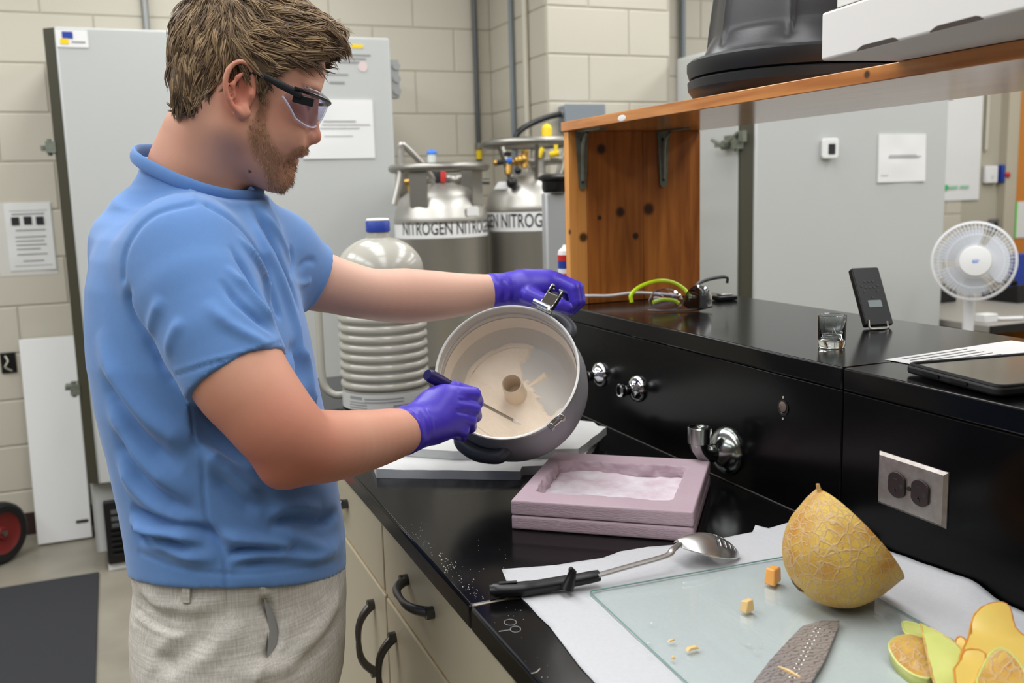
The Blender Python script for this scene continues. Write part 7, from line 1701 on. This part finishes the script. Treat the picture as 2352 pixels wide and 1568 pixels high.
# gloves
MAT['glove'] = mat('purple_nitrile', (72, 54, 184), 0.38, var=(40, 0.25, (84, 66, 198)), bump=(70, 0.18, 0.002), spec=0.45)
def glove(label, lo, hi, cuff, palm, fingers, fl):
    f = Field(lo, hi, 0.0019)
    f.chain(cuff[0], cuff[1], k=0.002)
    for c, r, A_, k in palm: f.ell(c, r, A_, k=k)
    for pts, rs in fingers: f.chain(pts, rs, k=0.0045, kk=0.0015)
    return f.mesh(2)
def hand_frame(a, b, face): x = nrm(b - a); return frame(x=x, y=face)
D = atd
# near hand (his right), back of the hand to the camera
w0, w1, w2 = D(930, 987, 1.368), D(965, 975, 1.394), D(1000, 962, 1.42)
A1 = frame(x=nrm(D(1060, 935, 1.45) - w1), y=-CD)
fing = [
    ([D(1052, 905, 1.435), D(1088, 905, 1.452), D(1096, 922, 1.475), D(1080, 935, 1.490)], [0.0125, 0.0112, 0.0100, 0.009]),
    ([D(1052, 930, 1.428), D(1087, 938, 1.448), D(1092, 955, 1.474), D(1070, 958, 1.490)], [0.0125, 0.0115, 0.0102, 0.009]),
    ([D(1045, 955, 1.424), D(1078, 965, 1.445), D(1080, 980, 1.470), D(1056, 978, 1.486)], [0.0122, 0.0112, 0.0100, 0.009]),
    ([D(1035, 978, 1.420), D(1062, 988, 1.438), D(1062, 1000, 1.460), D(1042, 996, 1.474)], [0.0110, 0.0102, 0.0092, 0.0085]),
    ([D(1000, 912, 1.440), D(1045, 893, 1.462), D(1078, 902, 1.474), D(1096, 926, 1.470)], [0.0145, 0.0125, 0.0110, 0.0098]),
]
g1 = glove('r', np.minimum(w0, D(1100, 900, 1.5)) - 0.07, np.maximum(w0, D(1100, 900, 1.5)) + 0.06,
    ([D(926, 989, 1.366), D(940, 984, 1.376), D(962, 976, 1.392), D(985, 968, 1.408)], [0.0355, 0.034, 0.033, 0.033]),
    [(D(1010, 952, 1.424), (0.044, 0.036, 0.023), A1, 0.022), (D(1035, 942, 1.432), (0.034, 0.037, 0.021), A1, 0.018), (D(1000, 930, 1.43), (0.032, 0.022, 0.022), A1, 0.02)], fing, None)
GF1 = [([(955, 948), (968, 985), (972, 1020)], 0.0035, 0.0022, 1), ([(945, 950), (958, 990), (962, 1025)], 0.0035, -0.0022, 1), ([(965, 940), (980, 975), (984, 1010)], 0.0035, -0.002, 1), ([(975, 935), (990, 965), (995, 1000)], 0.0035, 0.0018, 1), ([(935, 940), (950, 960), (945, 1000)], 0.004, 0.0022, 1), ([(1050, 918), (1085, 922)], 0.003, -0.002, 1), ([(1045, 944), (1080, 950)], 0.003, -0.002, 1)]
gv = folds(g1[0], g1[1], GF1)
gl1 = man.part('glove', (gv, QL(g1[1])), MAT['glove'], angle=180, label='purple nitrile glove on the hand holding the spatula')
# far hand (his left), gripping the handle
A2 = frame(x=nrm(D(1240, 650, 1.76) - D(1150, 668, 1.742)), y=-CD)
fing = [
    ([D(1278, 645, 1.745), D(1316, 663, 1.735), D(1322, 692, 1.735), D(1305, 712, 1.75)], [0.0128, 0.0118, 0.0105, 0.0095]),
    ([D(1284, 643, 1.770), D(1326, 661, 1.762), D(1333, 692, 1.758), D(1314, 712, 1.77)], [0.0128, 0.0120, 0.0106, 0.0095]),
    ([D(1280, 648, 1.795), D(1320, 668, 1.79), D(1326, 698, 1.785), D(1306, 712, 1.79)], [0.0122, 0.0114, 0.0102, 0.009]),
    ([D(1268, 656, 1.818), D(1304, 676, 1.815), D(1308, 700, 1.81), D(1290, 710, 1.81)], [0.0110, 0.0102, 0.0094, 0.0085]),
    ([D(1215, 678, 1.725), D(1258, 696, 1.712), D(1285, 700, 1.710), D(1302, 706, 1.712)], [0.0160, 0.0135, 0.0128, 0.0108]),
]
g2 = glove('l', D(1210, 665, 1.76) - 0.14, D(1210, 665, 1.76) + 0.15,
    ([D(1134, 668, 1.738), D(1148, 667, 1.743), D(1170, 664, 1.75), D(1195, 661, 1.756)], [0.0325, 0.0312, 0.031, 0.032]),
    [(D(1222, 660, 1.762), (0.044, 0.030, 0.036), A2, 0.022), (D(1255, 655, 1.768), (0.036, 0.026, 0.040), A2, 0.02)], fing, None)
GF2 = [([(1150, 640), (1160, 670), (1156, 695)], 0.004, -0.0025, 1), ([(1162, 638), (1170, 670), (1166, 695)], 0.004, 0.0022, 1), ([(1176, 636), (1182, 670), (1180, 695)], 0.004, -0.002, 1), ([(1140, 645), (1148, 665), (1142, 690)], 0.004, 0.002, 1)]
gv = folds(g2[0], g2[1], GF2)
gl2 = man.part('glove', (gv, QL(g2[1])), MAT['glove'], angle=180, label='purple nitrile glove on the hand gripping the pot')

# spatula in the near hand
sp0, sp1 = D(985, 862, 1.43), D(1190, 971, 1.585); sd = nrm(sp1 - sp0)
t = Thing('spatula', 'thin metal spatula held in the gloved hand, its tip in the powder', 'spatula', sp1)
t.part('rod', tube([sp0 + sd*0.05, sp1 - sd*0.006], 0.0024, 12), MAT['steel_dull'])
t.part('tip', tube([sp1 - sd*0.016, sp1 - sd*0.006, sp1 + sd*0.004], [0.003, 0.0062, 0.004], 12, flat=0.5), MAT['white'], label='frosted tip')
t.part('grip', tube([sp0 - sd*0.004, sp0 + sd*0.004, sp0 + sd*0.03, sp0 + sd*0.07], [0.008, 0.0105, 0.0100, 0.008], 16), mat('dark_purple_grip', (44, 36, 84), 0.3))

# safety glasses worn by the man
t = Thing('safety_glasses', 'clear safety glasses with black arms worn by the man', 'glasses', HO + HA @ V3(0.09, 0, 0))
LZ0, LZ1 = hl(745, 238)[2], hl(700, 297, -0.03)[2]; LXf = hl(752, 240)[0]
def gp(a, z, e=0.0): 
    rx, ry = 0.062 + e, 0.078 + e
    return HO + HA @ V3(LXf - 0.062 + rx*math.cos(a), ry*math.sin(a), z)
for sy in (-1, 1):
    V = []; nu, nv = 20, 10
    for i in range(nu + 1):
        for j in range(nv + 1):
            u, v = i/nu, j/nv; a = sy*(0.10 + 1.28*u); h_ = (LZ0 - LZ1)*(0.62 + 0.38*math.sin(math.pi*min(1.0, u*0.75 + 0.22)))*(1 if u < 0.7 else 1 - (u - 0.7)*1.5)
            P3 = gp(a, LZ0 + 0.004 - h_*v); V.append(P3 - HF*0.009*v*v)
    Fq = [(i*(nv + 1) + j, (i + 1)*(nv + 1) + j, (i + 1)*(nv + 1) + j + 1, i*(nv + 1) + j + 1) for i in range(nu) for j in range(nv)]
    o = t.part('lens', (np.array(V), Fq), MAT['lens'], angle=180); md = o.modifiers.new('thick', 'SOLIDIFY'); md.thickness = 0.0022
    rimp = [V[i*(nv + 1) + nv] for i in range(nu + 1)]; t.part('lens_edge', tube(rimp, 0.0014, 6), mat('lens_edge', (206, 204, 224), 0.1), parent=o)
    # arm from the ear to the hinge
    q1 = hl(590, 168, -0.078); q2 = hl(640, 193, -0.076); q3 = hl(692, 220, -0.070)
    arm_ = [HO + HA @ V3(q1[0] - 0.016, sy*0.080, q1[2] - 0.004), HO + HA @ V3(q1[0], sy*0.0805, q1[2]), HO + HA @ V3(q2[0], sy*0.079, q2[2]), HO + HA @ V3(q3[0], sy*0.074, q3[2])]
    t.part('temple_arm', tube(smooth_path(arm_, 5), [0.0032]*4 + [0.0042]*6 + [0.0052]*6, 12, up=HL, flat=0.45), MAT['black_soft'])
    hq = hl(700, 231, -0.069); t.part('hinge', xf(box((hq[0] - 0.016, sy*0.066, hq[2] - 0.006), (hq[0] + 0.012, sy*0.0735, hq[2] + 0.006)), HO, HA), MAT['black'], bevel=0.0015)
t.part('brow_bar', tube([gp(a, LZ0 + 0.002, 0.002) for a in np.linspace(-1.32, 1.32, 31)], 0.0034, 10, up=HU, flat=0.8), MAT['black'], label='black brow bar')
V = []; nu = 24
for i in range(nu + 1):
    a = -1.1 + 2.2*i/nu; V += [gp(a, LZ0 + 0.006, 0.002), gp(a, LZ0 + 0.014, -0.012)]
o = t.part('top_shield', (np.array(V), [(2*i, 2*i + 2, 2*i + 3, 2*i + 1) for i in range(nu)]), MAT['lens'], angle=180); md = o.modifiers.new('thick', 'SOLIDIFY'); md.thickness = 0.0016
